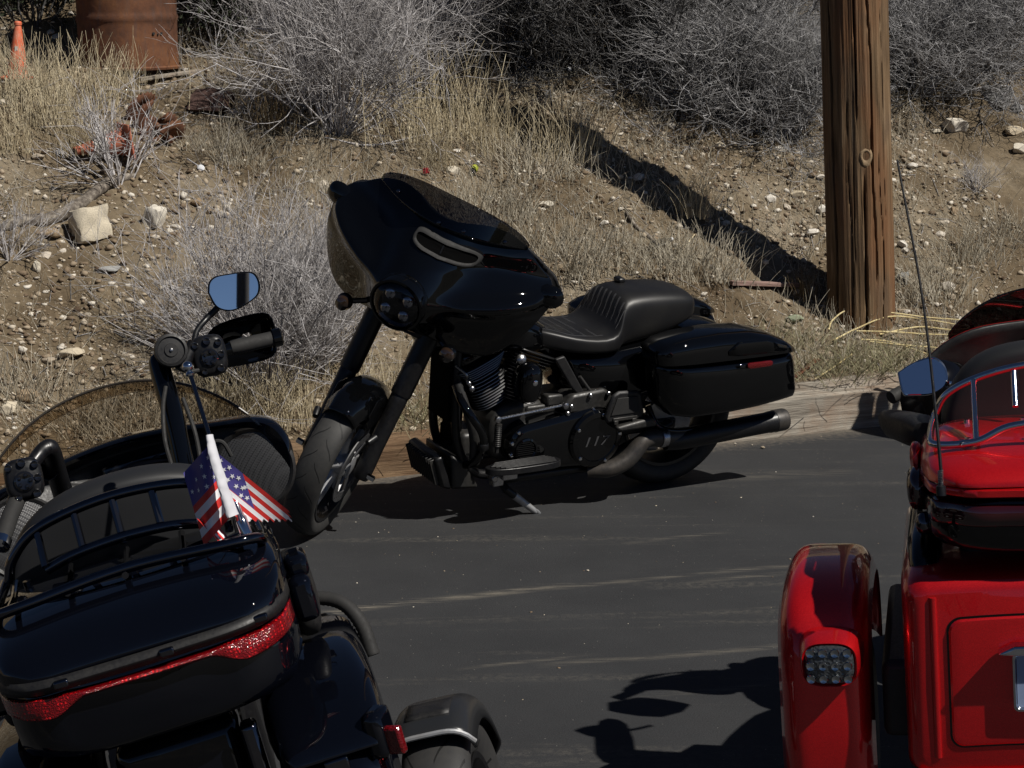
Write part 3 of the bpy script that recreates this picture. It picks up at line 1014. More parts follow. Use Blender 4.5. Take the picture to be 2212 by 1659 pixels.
    # mirrors at the wing tips
    for sg in (1, -1):
        b = MB()
        p = HC + Vector((-0.335, sg * 0.455, 0.105))
        rr = []
        for dx, k in ((0.035, .1), (0.03, .6), (0.012, .92), (-0.012, 1.0), (-0.016, .9), (-0.008, .86)):
            rr.append(ring(p + Vector((dx, 0, 0)), (0, sg, 0.25), (0, -0.25 * sg, 1), 0.078 * k, 0.048 * k, 24, 2.6))
        b.loft(rr)
        mr = b.build('mirror', paint, root, pre=S, angle=60)
        b = MB()
        b.loft([ring(p + Vector((-0.0105, 0, 0)), (0, sg, 0.25), (0, -0.25 * sg, 1), 0.068, 0.041, 24, 2.6)], caps=False)
        b.f.append(tuple(range(24))); b.m.append(0)
        b.build('mirror_glass', mirror_m, mr, pre=S)
    # handlebar and grips
    b = MB()
    b.tube([HC + Vector((-0.48, 0.40, 0.05)), HC + Vector((-0.36, 0.25, 0.10)), HC + Vector((-0.26, 0.08, 0.03)), HC + Vector((-0.26, -0.08, 0.03)), HC + Vector((-0.36, -0.25, 0.10)), HC + Vector((-0.48, -0.40, 0.05))], 0.014, 10, smooth=6)
    hb = b.build('handlebar', satin, root, pre=S)
    for sg in (1, -1):
        b = MB()
        b.tube([HC + Vector((-0.43, sg * 0.34, 0.07)), HC + Vector((-0.51, sg * 0.445, 0.035))], 0.019, 12)
        b.build('grip', rubber, hb, pre=S)
    # neck and top clamp under the fairing
    b = MB()
    b.loft([ring(SP + ax * h, (0.9, 0, 0.44), (0, 1, 0), 0.06, r, 20, 3) for h, r in ((-0.13, 0.10), (-0.10, 0.13), (0.02, 0.14), (0.05, 0.12))])
    b.build('nacelle', satin, root, pre=S)
    # ---- fuel tank
    def sec(x, w, z0, z1, p=2.6, n=28):
        return ring((x, 0, (z0 + z1) / 2), (0, 1, 0), (0, 0, 1), w, (z1 - z0) / 2, n, p)
    b = MB()
    b.loft([sec(x, w, a, c, 2.5) for x, w, a, c in ((1.20, .03, .80, .90), (1.19, .08, .765, .935), (1.15, .125, .745, .955), (1.05, .155, .725, .955), (0.9, .162, .705, .935), (0.78, .150, .69, .895), (0.66, .12, .68, .83), (0.57, .075, .675, .77), (0.53, .03, .675, .73))])
    tk = b.build('fuel_tank', paint, root, angle=70, sub=1)
    b = MB()
    b.loft([[Vector((x, y, z + 0.004)) for y, z in ((-0.035, z0), (-0.02, z0 + .008), (0.02, z0 + .008), (0.035, z0))] for x, z0 in ((1.05, .953), (.95, .945), (.85, .92), (.75, .878), (.65, .822))], caps=False, closed=False)
    b.build('tank_console', satin, tk, solid=0.02)
    # ---- seat
    b = MB()
    prof = [(0.70, .075, .735, .80), (0.68, .105, .725, .81), (0.61, .14, .705, .80), (0.53, .17, .69, .78), (0.43, .188, .682, .765), (0.345, .190, .682, .765), (0.318, .182, .682, .80), (0.298, .165, .684, .86), (0.282, .152, .688, .893), (0.25, .15, .692, .908), (0.15, .15, .705, .912), (0.04, .148, .73, .905), (-0.06, .138, .768, .892), (-0.09, .12, .785, .87), (-0.10, .085, .80, .855)]
    rings = []
    for x, w, z0, z1 in prof:
        rg = []
        for i in range(32):
            t = 2 * PI * i / 32
            c_, s_ = math.cos(t), math.sin(t)
            y = w * math.copysign(abs(c_) ** 0.45, c_)
            zz_ = (z0 + z1) / 2 + (z1 - z0) / 2 * math.copysign(abs(s_) ** 0.48, s_)
            if s_ > 0: zz_ += 0.012 * (1 - (y / w) ** 2) - (0.0 if x < 0.33 else 0.02 * (1 - (y / w) ** 2))
            rg.append(Vector((x, y, zz_)))
        rings.append(rg)
    b.loft(rings)
    seat = b.build('seat', vinyl, root, angle=70, sub=1)
    # pleats and stitching: raised seams across the sitting place and up the step
    def seat_top(x, y):
        pr = prof[::-1]
        for (x0, w0, a0, c0), (x1, w1, a1, c1) in zip(pr, pr[1:]):
            if x0 <= x <= x1:
                t = (x - x0) / (x1 - x0)
                w, z1, z0 = w0 + (w1 - w0) * t, c0 + (c1 - c0) * t, a0 + (a1 - a0) * t
                s_ = (1 - min(1, abs(y) / w) ** (1 / 0.45 * 2)) ** 0.5 if abs(y) < w else 0
                z = (z0 + z1) / 2 + (z1 - z0) / 2 * s_ ** 0.48
                return z + 0.012 * (1 - (y / w) ** 2) - (0.0 if x < 0.33 else 0.02 * (1 - (y / w) ** 2))
        return 0.7
    for y in (-0.12, -0.085, -0.05, -0.015, 0.02, 0.055, 0.09, 0.125):
        b = MB()
        for dy in (-0.003, 0.003):
            b.tube([(x, y + dy + 0.05 * (x - 0.3) * (y / 0.12), seat_top(x, y) + 0.0015) for x in (0.278, 0.285, 0.293, 0.301, 0.31, 0.32, 0.335)], 0.0011, 4)
        b.build('stitching', stitch, seat)
    for x in (0.355, 0.41, 0.465, 0.52, 0.575, 0.62):
        b = MB()
        for dx in (-0.003, 0.003):
            b.tube([(x + dx + 0.05 * abs(y), y, seat_top(x, y) + 0.0015) for y in np.linspace(-0.14 * min(1, (0.80 - x) / 0.3), 0.14 * min(1, (0.80 - x) / 0.3), 11)], 0.0011, 4)
        b.build('stitching', stitch, seat)
    for sg in (1, -1):
        b = MB()
        b.tube([(x, sg * (0.14 * min(1, (0.84 - x) / 0.3)), seat_top(x, 0.14 * min(1, (0.84 - x) / 0.3)) + 0.001) for x in np.linspace(0.335, 0.68, 12)], 0.0014, 4)
        b.tube([(x, sg * 0.146, seat_top(x, 0.142)) for x in np.linspace(0.283, 0.335, 6)], 0.002, 4)
        b.build('stitching', stitch, seat)
    b = MB()
    b.box((0.19, -0.06, 0.928), (0.035, 0.05, 0.022))
    b.build('seat_knob', satin, root, bevel=0.008)
    # ---- rear fender and tail
    b = arch(MB(), (-0.05, 0, 0.34), 0.40, 0.125, 40, 165, 30, 0.075, 0, 15, 3.0, 1, 0.9)
    b.build('rear_fender', paint, root, solid=0.008, angle=60)
    b = MB()
    b.loft([sec(x, w, a, c, 3) for x, w, a, c in ((0.56, .10, .54, .68), (0.49, .15, .48, .70), (0.36, .185, .44, .705), (0.2, .195, .43, .715), (0.08, .185, .45, .735), (0.0, .17, .52, .745), (-0.2, .15, .6, .75), (-0.3, .1, .64, .72))])
    b.build('side_cover', paint, root, angle=70, sub=1)
    # ---- saddlebags
    for sg in (1, -1):
        def bag(x, y0, y1, z0, z1, p=4.5, n=32):
            return [Vector((q.x, sg * q.y, q.z)) for q in ring((x, (y0 + y1) / 2, (z0 + z1) / 2), (0, 1, 0), (0, 0, 1), (y1 - y0) / 2, (z1 - z0) / 2, n, p)]
        b = MB()
        b.loft([bag(*q) for q in ((0.155, .24, .30, .46, .58), (0.145, .22, .33, .42, .60), (0.11, .20, .37, .375, .612), (0.02, .19, .395, .36, .612), (-0.15, .18, .41, .365, .612), (-0.30, .18, .412, .375, .612), (-0.42, .18, .405, .385, .612), (-0.50, .185, .395, .392, .612), (-0.515, .195, .385, .40, .608))])
        BM = Matrix.Translation((0.085, 0, 0.065)) @ Matrix(((1, 0, 0.20, -0.20 * 0.63), (0, 1, 0, 0), (0, 0, 1, 0), (0, 0, 0, 1)))
        bg_ = b.build('saddlebag', paint, root, angle=70, pre=BM)
        b = MB()
        lid = []
        for x, w, zc in ((0.165, .05, .66), (0.15, .085, .685), (0.10, .10, .705), (0.0, .11, .722), (-0.15, .114, .728), (-0.30, .116, .722), (-0.40, .114, .700), (-0.47, .11, .672), (-0.515, .10, .640), (-0.522, .08, .628)):
            lid.append([Vector((x, sg * (0.295 + w * math.copysign(abs(math.cos(t)) ** 0.5, math.cos(t))), 0.617 + (max(0, math.sin(t)) ** 0.5) * (zc - 0.617))) for t in [2 * PI * i / 32 for i in range(32)]])
        b.loft(lid)
        ld = b.build('bag_lid', paint, bg_, angle=60, pre=BM)
        b = MB()   # sculpted scoop on the lid flank
        b.loft([[Vector((x, sg * (0.411 + 0.004 * math.sin(PI * k / 8)), z0 + (z1 - z0) * k / 8)) for k in range(9)] for x, z0, z1 in ((-0.16, .64, .66), (-0.22, .632, .695), (-0.36, .630, .692), (-0.46, .630, .655))], caps=False, closed=False)
        b.build('lid_scoop', paint, ld, solid=0.004, pre=BM)
        b = MB()
        b.loft([ring((x, sg * y, .585), (0, 0, 1), (0, 1, 0), h, .004, 12, 4) for x, h, y in ((-0.25, .008, .4135), (-0.26, .0135, .415), (-0.37, .0125, .414), (-0.38, .007, .412))])
        b.build('reflector', red_dark, bg_, pre=BM)
        b = MB()
        b.box((-0.222, sg * .415, .588), (0.03, 0.01, 0.018))
        b.build('latch', chromeb, bg_, bevel=0.004, pre=BM)
        # muffler
        b = MB()
        b.lathe([(0.034, 0.0), (0.042, 0.05), (0.046, 0.10), (0.046, 0.52), (0.048, 0.53), (0.048, 0.60), (0.045, 0.612), (0.038, 0.608), (0.036, 0.54)], (0.10, sg * 0.25, 0.285), (-1, sg * 0.06, 0.07), 28, caps=False)
        mf = b.build('muffler', satin, root)
        b = MB()
        b.lathe([(0.047, 0.55), (0.0495, 0.553), (0.0495, 0.60), (0.046, 0.612), (0.040, 0.61), (0.038, 0.57)], (0.10, sg * 0.25, 0.285), (-1, sg * 0.06, 0.07), 28, caps=False)
        b.build('muffler_tip', exh, mf)
    b = MB()
    b.tube([(0.44, 0.19, 0.18), (0.36, 0.235, 0.195), (0.28, 0.25, 0.235), (0.20, 0.25, 0.31), (0.10, 0.25, 0.305), (-0.02, 0.252, 0.30)], [0.030, 0.036, 0.038, 0.036, 0.038, 0.040], 18, smooth=6)
    hp = b.build('head_pipe', exh, root)
    b = MB()
    b.lathe([(0.041, 0), (0.043, 0.004), (0.043, 0.028), (0.041, 0.032)], (0.13, 0.25, 0.31), (-1, 0, -0.05), 24)
    b.build('pipe_clamp', steel, hp)
    # bag guard tube behind the passenger board
    b = MB()
    b.tube([(0.16, 0.19, 0.44), (0.13, 0.23, 0.36), (0.06, 0.26, 0.335), (-0.05, 0.262, 0.33)], 0.013, 10, smooth=6)
    b.build('bag_guard', paint, root)
    # ---- engine
    CK = Vector((0.80, 0, 0.385))
    b = MB()
    b.loft([ring((0.735, y, 0.37), (1, 0, 0), (0, 0, 1), r1, r2, 28, 2.8) for y, r1, r2 in ((-.13, .10, .09), (-.125, .15, .13), (0, .165, .14), (.125, .15, .13), (.13, .10, .09))])
    b.box((0.50, 0, 0.36), (0.30, 0.24, 0.24))
    b.box((0.95, 0, 0.30), (0.10, 0.18, 0.16))
    b.build('crankcase', casting, root, bevel=0.02)
    for k, ang in ((0, 24), (1, -21)):
        d = Vector((math.sin(R(ang)), 0, math.cos(R(ang))))
        e = Vector((d.z, 0, -d.x))
        b = MB()
        cb = CK + d * 0.11
        b.lathe([(0.055, 0), (0.055, 0.16)], cb, d, 20)
        for i in range(11):
            h = 0.012 + i * 0.0145
            w = 0.085 + 0.018 * math.sin(PI * i / 12)
            b.mi = 0
            b.loft([ring(cb + d * (h + q), e, (0, 1, 0), w * s_, (w + 0.012) * s_, 28, 3.2) for q, s_ in ((0, .98), (0.002, 1.0), (0.004, 1.0), (0.006, .98))])
        cyl = b.build('cylinder', fin, root)
        b = MB()
        for i in range(11):
            h = 0.012 + i * 0.0145
            w = 0.085 + 0.018 * math.sin(PI * i / 12)
            pts = ring(cb + d * (h + 0.003), e, (0, 1, 0), w * 1.004, (w + 0.012) * 1.004, 40, 3.2)
            b.tube([p for p in pts if p.y > 0.0], 0.0021, 4)
        b.build('fin_edges', fin_edge, cyl)
        hd = CK + d * 0.275
        b = MB()
        for i in range(5):
            w = 0.10 + 0.008 * i
            b.loft([ring(hd + d * (0.006 + i * 0.014 + q), e, (0, 1, 0), w * s_, (w + 0.01) * s_, 28, 3.6) for q, s_ in ((0, .98), (0.003, 1), (0.007, .98))])
        b.lathe([(0.075, 0), (0.08, 0.075)], hd, d, 20)
        chd = b.build('cylinder_head', fin, root)
        b = MB()
        for i in range(5):
            w = 0.10 + 0.008 * i
            pts = ring(hd + d * (0.0095 + i * 0.014), e, (0, 1, 0), w * 1.004, (w + 0.01) * 1.004, 40, 3.6)
            b.tube([p for p in pts if p.y > 0.02], 0.002, 4)
        b.build('fin_edges', fin_edge, chd)
        b = MB()
        b.loft([ring(hd + d * h, e, (0, 1, 0), w, w2, 28, 4) for h, w, w2 in ((0.075, .085, .095), (0.08, .10, .105), (0.105, .10, .105), (0.125, .085, .09), (0.132, .05, .05))])
        b.build('rocker_cover', paint, root, angle=50)
        b = MB()
        b.box(hd + Vector((0.0, 0.098, 0.045)) + e * 0.005, (0.10, 0.02, 0.055), Matrix.Rotation(R(ang), 3, 'Y'))
        b.box(hd + Vector((0.0, 0.108, 0.052)) + e * 0.005, (0.085, 0.006, 0.008), Matrix.Rotation(R(ang), 3, 'Y'))
        b.build('spark_plug_cover', bronze, root, bevel=0.006)
    # horn between the cylinders
    b = MB()
    hc = Vector((0.755, 0.165, 0.605))
    b.loft([ring(hc + Vector((0, dx, 0)), (1, 0, 0.08), (-0.08, 0, 1), 0.052 * k, 0.088 * k2, 28, 2.6) for dx, k, k2 in ((-0.06, .7, .7), (-0.02, .95, .95), (0.02, 1, 1), (0.045, .9, .92), (0.058, .7, .76), (0.064, .35, .45), (0.066, .02, .03))])
    hn = b.build('horn_cover', paint, root, angle=70)
    b = MB()
    b.lathe([(0.012, 0), (0.012, 0.003), (0.008, 0.005)], hc + Vector((-0.002, 0.063, 0.015)), (0, 1, 0.05), 18)
    b.build('badge', chrome, hn)
    b = MB()
    b.lathe([(0.017, 0), (0.020, 0.006), (0.02, 0.03), (0.012, 0.036)], hc + Vector((0.02, -0.035, 0.085)), (0.2, 0.9, 0.5), 14)
    b.build('horn_bolt', steel, hn)
    # front exhaust / engine guard pipes
    b = MB()
    b.tube([(1.03, 0.06, 0.86), (1.04, 0.09, 0.60), (1.03, 0.10, 0.36), (0.95, 0.11, 0.22), (0.80, 0.12, 0.19)], 0.020, 10, smooth=5)
    b.tube([(1.03, -0.06, 0.86), (1.04, -0.09, 0.60), (1.03, -0.10, 0.36), (0.95, -0.11, 0.22), (0.80, -0.12, 0.19)], 0.020, 10, smooth=5)
    b.tube([(1.03, 0, 0.80), (0.62, 0, 0.70), (0.30, 0, 0.55)], 0.03, 10)
    b.tube([(0.85, 0.14, 0.18), (0.4, 0.15, 0.18), (0.0, 0.15, 0.33)], 0.022, 10)
    b.tube([(0.85, -0.14, 0.18), (0.4, -0.15, 0.18), (0.0, -0.15, 0.33)], 0.022, 10)
    b.box((0.28, 0, 0.45), (0.26, 0.22, 0.24))
    b.build('frame', satin, root, bevel=0.006)
    b = MB()
    b.tube([(1.05, 0.10, 0.60), (1.055, 0.17, 0.555), (1.03, 0.22, 0.50), (0.985, 0.225, 0.43), (0.97, 0.215, 0.36), (0.985, 0.17, 0.285), (1.0, 0.10, 0.25)], 0.0165, 12, smooth=6)
    eg = b.build('engine_guard', paint, root)
    b = MB()
    b.lathe([(0.021, -0.01), (0.023, -0.006), (0.023, 0.014), (0.020, 0.018)], (0.972, 0.217, 0.375), (0, 0, -1), 18)
    b.build('guard_clamp', satin, eg)
    # oil lines and hose with ribs
    b = MB()
    b.tube([(1.055, 0.12, 0.62), (1.02, 0.16, 0.50), (0.985, 0.165, 0.40), (0.975, 0.16, 0.30)], [0.020, 0.018, 0.024, 0.022], 12, smooth=6)
    b.build('oil_hose', casting, root)
    # regulator and chin cover
    b = MB()
    b.loft([[Vector((x, y * k, z)) for x, z in ((1.10, .17), (1.14, .30), (1.10, .315), (1.05, .155))] for y, k in ((-0.125, 1), (0.125, 1))])
    rg_ = b.build('voltage_regulator', satin, root, bevel=0.012)
    for i in range(12):
        b = MB()
        y = -0.105 + i * 0.019
        b.box((1.128, y, 0.238), (0.022, 0.007, 0.115), Matrix.Rotation(R(17), 3, 'Y'))
        b.build('cooling_fin', casting, rg_, bevel=0.002)
    b = MB()
    b.loft([[Vector((x, y, z)) for x, z in ((1.05, .155), (1.06, .31), (0.99, .27), (0.92, .145))] for y in (-0.12, 0.125)])
    b.build('chin_cover', casting, root, bevel=0.015)
    # oil cooler, and a black panel added for the unlit gap behind the fork
    b = MB()
    b.box((1.0, 0, 0.46), (0.04, 0.10, 0.22))
    b.box((1.045, 0, 0.64), (0.05, 0.17, 0.40))
    for i in range(6):
        b.box((1.05, 0.01 + i * 0.014, 0.375), (0.02, 0.005, 0.08))
    b.build('cooler_and_gap_fill', void_black, root, bevel=0.002)
    # primary cover
    def hull(c0, r0, c1_, r1, n=40):
        pts = []
        d = math.hypot(c1_[0] - c0[0], c1_[1] - c0[1])
        th = math.atan2(c1_[1] - c0[1], c1_[0] - c0[0])
        al = math.acos((r0 - r1) / d)
        for i in range(n // 2 + 1):
            a = th + al + (2 * PI - 2 * al) * i / (n // 2)
            pts.append((c0[0] + r0 * math.cos(a), c0[1] + r0 * math.sin(a)))
        for i in range(n // 2 + 1):
            a = th - al + 2 * al * i / (n // 2)
            pts.append((c1_[0] + r1 * math.cos(a), c1_[1] + r1 * math.sin(a)))
        return pts
    b = MB()
    h0 = lambda k: hull((0.43, 0.335), 0.135 + k, (0.745, 0.335), 0.098 + k)
    b.loft([[Vector((x, y, z)) for x, z in h0(k)] for y, k in ((0.10, 0.0), (0.165, 0.0), (0.195, -0.004), (0.21, -0.022), (0.212, -0.03))])
    pcv = b.build('primary_cover', paint, root, angle=40)
    for k in range(10):
        pts = hull((0.43, 0.335), 0.127, (0.745, 0.335), 0.090)
        q = pts[int(k * len(pts) / 10)]
        b = MB()
        b.lathe([(0.0085, 0), (0.0085, 0.012), (0.006, 0.015)], (q[0], 0.20, q[1]), (0, 1, 0), 10)
        b.build('bolt', chrome, pcv)
    b = MB()
    b.lathe([(0.128, 0.0), (0.128, 0.012), (0.118, 0.022), (0.098, 0.025), (0.094, 0.020), (0.0, 0.020)], (0.43, 0.208, 0.335), (0, 1, 0), 48, caps=False)
    dv = b.build('derby_cover', paint, pcv, angle=25)
    dv.name = 'derby_cover'
    for k in range(5):
        a = 2 * PI * k / 5 + 0.5
        b = MB()
        b.lathe([(0.0085, 0), (0.0085, 0.006), (0.006, 0.009)], (0.43 + 0.109 * math.cos(a), 0.229, 0.335 + 0.109 * math.sin(a)), (0, 1, 0), 10)
        b.build('bolt', chrome, root)
    Mt = Matrix.Translation((0.44, 0.2295, 0.325)) @ Matrix(((-1.45, 0, 0, 0), (0, 0, 1, 0), (0, 1, 0, 0), (0, 0, 0, 1)))
    text_mesh('engine_number', '117', 0.058, stitch_light, root, Mt, 0.001, 0.25)
    b = MB()
    b.lathe([(0.052, 0.0), (0.052, 0.006), (0.044, 0.009), (0.040, 0.002), (0.0, 0.002)], (0.765, 0.212, 0.325), (0, 1, 0), 32, caps=False)
    b.build('inspection_cover', paint, pcv, angle=25)
    # starter / transmission top cover
    b = MB()
    b.prism([(0, 0), (0.13, 0), (0.155, 0.035), (0.11, 0.085), (-0.05, 0.095), (-0.09, 0.06), (-0.06, 0)], (0.43, 0.08, 0.445), (1, 0, 0), (0, 0, 1), (0, 0.11, 0))
    tc_ = b.build('transmission_cover', casting, root, bevel=0.014)
    for q in ((0.37, 0.52), (0.46, 0.522), (0.55, 0.485), (0.565, 0.455)):
        b = MB()
        b.lathe([(0.010, 0), (0.010, 0.012), (0.007, 0.015)], (q[0], 0.19, q[1]), (0, 1, 0), 10)
        b.build('bolt', steel, tc_)
    # intake box, shift linkage and lever spring
    b = MB()
    b.box((0.60, 0.12, 0.50), (0.08, 0.06, 0.05))
    b.box((0.66, 0.10, 0.465), (0.14, 0.08, 0.04))
    b.build('linkage_bracket', casting, root, bevel=0.01)
    b = MB()
    b.tube([(0.905, 0.205, 0.475), (0.585, 0.195, 0.495)], 0.006, 8)
    for x, z in ((0.905, .475), (0.585, .495)):
        b.lathe([(0.011, -0.012), (0.014, -0.006), (0.014, 0.010), (0.008, 0.014)], (x, 0.205, z), (0, 1, 0), 10)
    b.build('shift_rod', steel, root)
    b = MB()
    pts = []
    for i in range(120):
        t = i / 119
        pts.append((0.90 + 0.013 * math.cos(t * 2 * PI * 12), 0.205 + 0.013 * math.sin(t * 2 * PI * 12), 0.455 - t * 0.10))
    b.tube(pts, 0.0032, 5)
    b.lathe([(0.0085, 0), (0.0085, 0.15)], (0.90, 0.205, 0.33), (0, 0, 1), 8)
    b.build('lever_spring', casting, root)
    b = MB()
    b.tube([(1.06, 0.11, 0.69), (1.03, 0.15, 0.66), (1.02, 0.13, 0.63), (1.0, 0.14, 0.60)], 0.005, 6, smooth=5)
    b.ball((1.0, 0.145, 0.598), 0.014, 10)
    b.ball((1.02, 0.155, 0.626), 0.011, 10)
    b.build('plug_lead', steel, root)
    # rider board
    b = MB()
    def board(x0, x1, y0, y1, z, t):
        out = []
        for i in range(36):
            a = 2 * PI * i / 36
            c_, s_ = math.cos(a), math.sin(a)
            out.append(Vector(((x0 + x1) / 2 + (x1 - x0) / 2 * math.copysign(abs(c_) ** 0.7, c_), (y0 + y1) / 2 + (y1 - y0) / 2 * math.copysign(abs(s_) ** 0.75, s_) * (1 - 0.12 * c_), z)))
        return out
    b.loft([board(0.60, 0.94, 0.22, 0.34, z, 0) for z in (0.245, 0.25, 0.268, 0.272)])
    FBM = Matrix.Translation((0.045, 0, 0.02)) @ Matrix.Translation((0.8, .22, .25)) @ Matrix.Rotation(R(7), 4, 'X') @ Matrix.Translation((-.8, -.22, -.25))
    fb = b.build('footboard', satin, root, bevel=0.003, pre=FBM)
    b = MB()
    for k in range(7):
        y = 0.235 + 0.015 * k
        b.box((0.77 - 0.004 * abs(k - 3), y, 0.275), (0.30 - 0.02 * abs(k - 3), 0.008, 0.006))
    b.build('footboard_ribs', plastic, fb, bevel=0.002, pre=FBM)
    b = MB()
    b.box((0.84, 0.18, 0.225), (0.07, 0.10, 0.03))
    b.box((0.87, 0.17, 0.20), (0.05, 0.04, 0.06))
    b.lathe([(0.016, 0), (0.016, 0.05)], (0.90, 0.16, 0.215), (0, 1, 0), 10)
    b.build('board_bracket', steel, root, bevel=0.008)
    # passenger board, folded up
    PBM = Matrix.Translation((0.13, 0.02, 0.015))
    b = MB()
    b.loft([[Vector((x, 0.215 + y, z)) for x, z in pts_] for y, pts_ in ((0, [(0.10, .395), (0.275, .395), (0.285, .42), (0.255, .515), (0.225, .53), (0.135, .525), (0.112, .51), (0.09, .42)]), (0.022, [(0.10, .395), (0.275, .395), (0.285, .42), (0.255, .515), (0.225, .53), (0.135, .525), (0.112, .51), (0.09, .42)]))])
    pb_ = b.build('passenger_board', plastic, root, bevel=0.01, pre=PBM)
    b = MB()
    b.prism([(0.115, .43), (0.262, .43), (0.235, .505), (0.135, .502)], (0, 0.2385, 0), (1, 0, 0), (0, 0, 1), (0, 0.004, 0))
    b.build('board_pad', rubber, pb_, bevel=0.003, pre=PBM)
    b = MB()
    b.box((0.19, 0.2405, 0.41), (0.12, 0.006, 0.014))
    b.box((0.145, 0.24, 0.397), (0.02, 0.012, 0.018))
    b.box((0.235, 0.24, 0.397), (0.02, 0.012, 0.018))
    b.build('board_hinge', casting, pb_, bevel=0.002, pre=PBM)
    b = MB()
    b.loft([[Vector((x, y, z)) for x, z in ((0.03, .36), (0.22, .355), (0.24, .38), (0.06, .405))] for y in (0.18, 0.26)])
    b.build('board_mount', casting, root, bevel=0.012, pre=PBM)
    # belt guard / heat shield strip behind the rear cylinder
    b = MB()
    b.prism([(0.585, .70), (0.63, .69), (0.55, .57), (0.47, .475), (0.43, .45), (0.455, .50)], (0, 0.155, 0), (1, 0, 0), (0, 0, 1), (0, 0.02, 0))
    b.build('heat_shield', plastic, root, bevel=0.006)
    b = MB()
    b.tube([(0.50, 0.165, 0.60), (0.42, 0.175, 0.50), (0.345, 0.18, 0.42)], 0.007, 8, smooth=4)
    b.build('cable', rubber, root)
    # swingarm and belt pulley in the shade
    b = MB()
    b.box((0.18, 0.13, 0.32), (0.42, 0.03, 0.05))
    b.box((0.18, -0.13, 0.32), (0.42, 0.03, 0.05))
    b.build('swingarm', satin, root, bevel=0.01)
    b = MB()
    b.lathe([(0.105, -0.012), (0.12, -0.010), (0.12, 0.010), (0.105, 0.012), (0.06, 0.006), (0.03, 0.012)], (0, 0.115, 0.33), (0, 1, 0), 40)
    b.build('belt_pulley', alu, root)
    # tail lamp and plate
    b = MB()
    b.loft([ring((-0.385, 0, z), (1, 0, 0), (0, 1, 0), 0.03, 0.06, 20, 3) for z in (0.50, 0.56)])
    b.build('tail_lamp', red_dark, root, bevel=0.006)
    # side stand
    Mi = root.matrix_world.inverted()
    foot = Mi @ on_road(1158, 1106, 0.006)
    b = MB()
    b.tube([(0.845, 0.13, 0.19), (0.83, 0.19, 0.15), Vector((0.83, 0.19, 0.15)).lerp(foot, 0.25)], [0.014, 0.018, 0.016], 10)
    ks = b.build('side_stand', satin, root)
    b = MB()
    m1 = Vector((0.83, 0.19, 0.15)).lerp(foot, 0.25)
    b.tube([m1, m1.lerp(foot, 0.5), m1.lerp(foot, 0.86), foot], [0.017, 0.0145, 0.013, 0.010], 10)
    b.tube([m1.lerp(foot, 0.82), foot, foot + (foot - m1).normalized() * 0.03 + Vector((0, 0.0, -0.002))], [0.012, 0.017, 0.009], 10, flat=0.45)
    b.build('stand_leg', alu, ks)
    b = MB()
    pts = [Vector((0.83, 0.165, 0.16)).lerp(foot, 0.75 * i / 60) + Vector((0.02 * (1), 0.0, 0.02)) + Vector((math.cos(i * 1.3) * 0.006, 0, math.sin(i * 1.3) * 0.006)) for i in range(30)]
    b.tube(pts, 0.002, 4)
    b.build('stand_spring', steel, ks)
    return root
void_black = mat('dull_black', (0.0015, 0.0015, 0.0016), 0.9, spec=0.05)
lens_head = mat('headlamp_lens', (0.006, 0.006, 0.007), 0.03, 0.0, 1.0, 0.5, 0.01)
stitch_light = mat('grey_lettering', (0.10, 0.10, 0.105), 0.4, 0.6)
BIKE = main_bike()
# ------------------------------------------------------------------ the black touring three-wheeler at lower left
def rounded(c, u, w, pts, n=6):
    return [Vector(c) + Vector(u) * a + Vector(w) * b for a, b in pts]
def mirror_basis(P, to_dir):
    """a mirror at P that shows the camera the direction to_dir"""
    n = ((CAM_O - P).normalized() + Vector(to_dir).normalized()).normalized()
    u = Vector((0, 0, 1)).cross(n).normalized()      # picture right when seen from the front
    w = n.cross(u)
    return n, u, w
def mirror_part(root, Mi, P, to_dir, outline, size, shell_mat, stalk, stalk_mat, name='mirror'):
    n, u, w = mirror_basis(P, to_dir)
    pts = catmull([Vector((a, b, 0)) for a, b in outline + outline[:1]], 5)[:-1]
    def rg(k, off):
        return [Mi @ (P + u * (q.x * size * k) + w * (q.y * size * k) + n * off) for q in pts]
    b = MB()
    b.loft([rg(0.25, -0.045), rg(0.75, -0.036), rg(0.97, -0.014), rg(1.0, 0.0), rg(1.0, 0.005), rg(0.94, 0.006), rg(0.93, 0.001)])
    o = b.build(name, shell_mat, root, angle=50)
    b = MB()
    b.add(rg(0.935, 0.003), [tuple(range(len(pts)))])
    b.build('mirror_glass', mirror_m, o, smooth=False)
    b = MB()
    b.tube([Mi @ q for q in stalk], [0.0085, 0.0075], 10, smooth=5)
    b.build('mirror_stalk', stalk_mat, o)
    return o
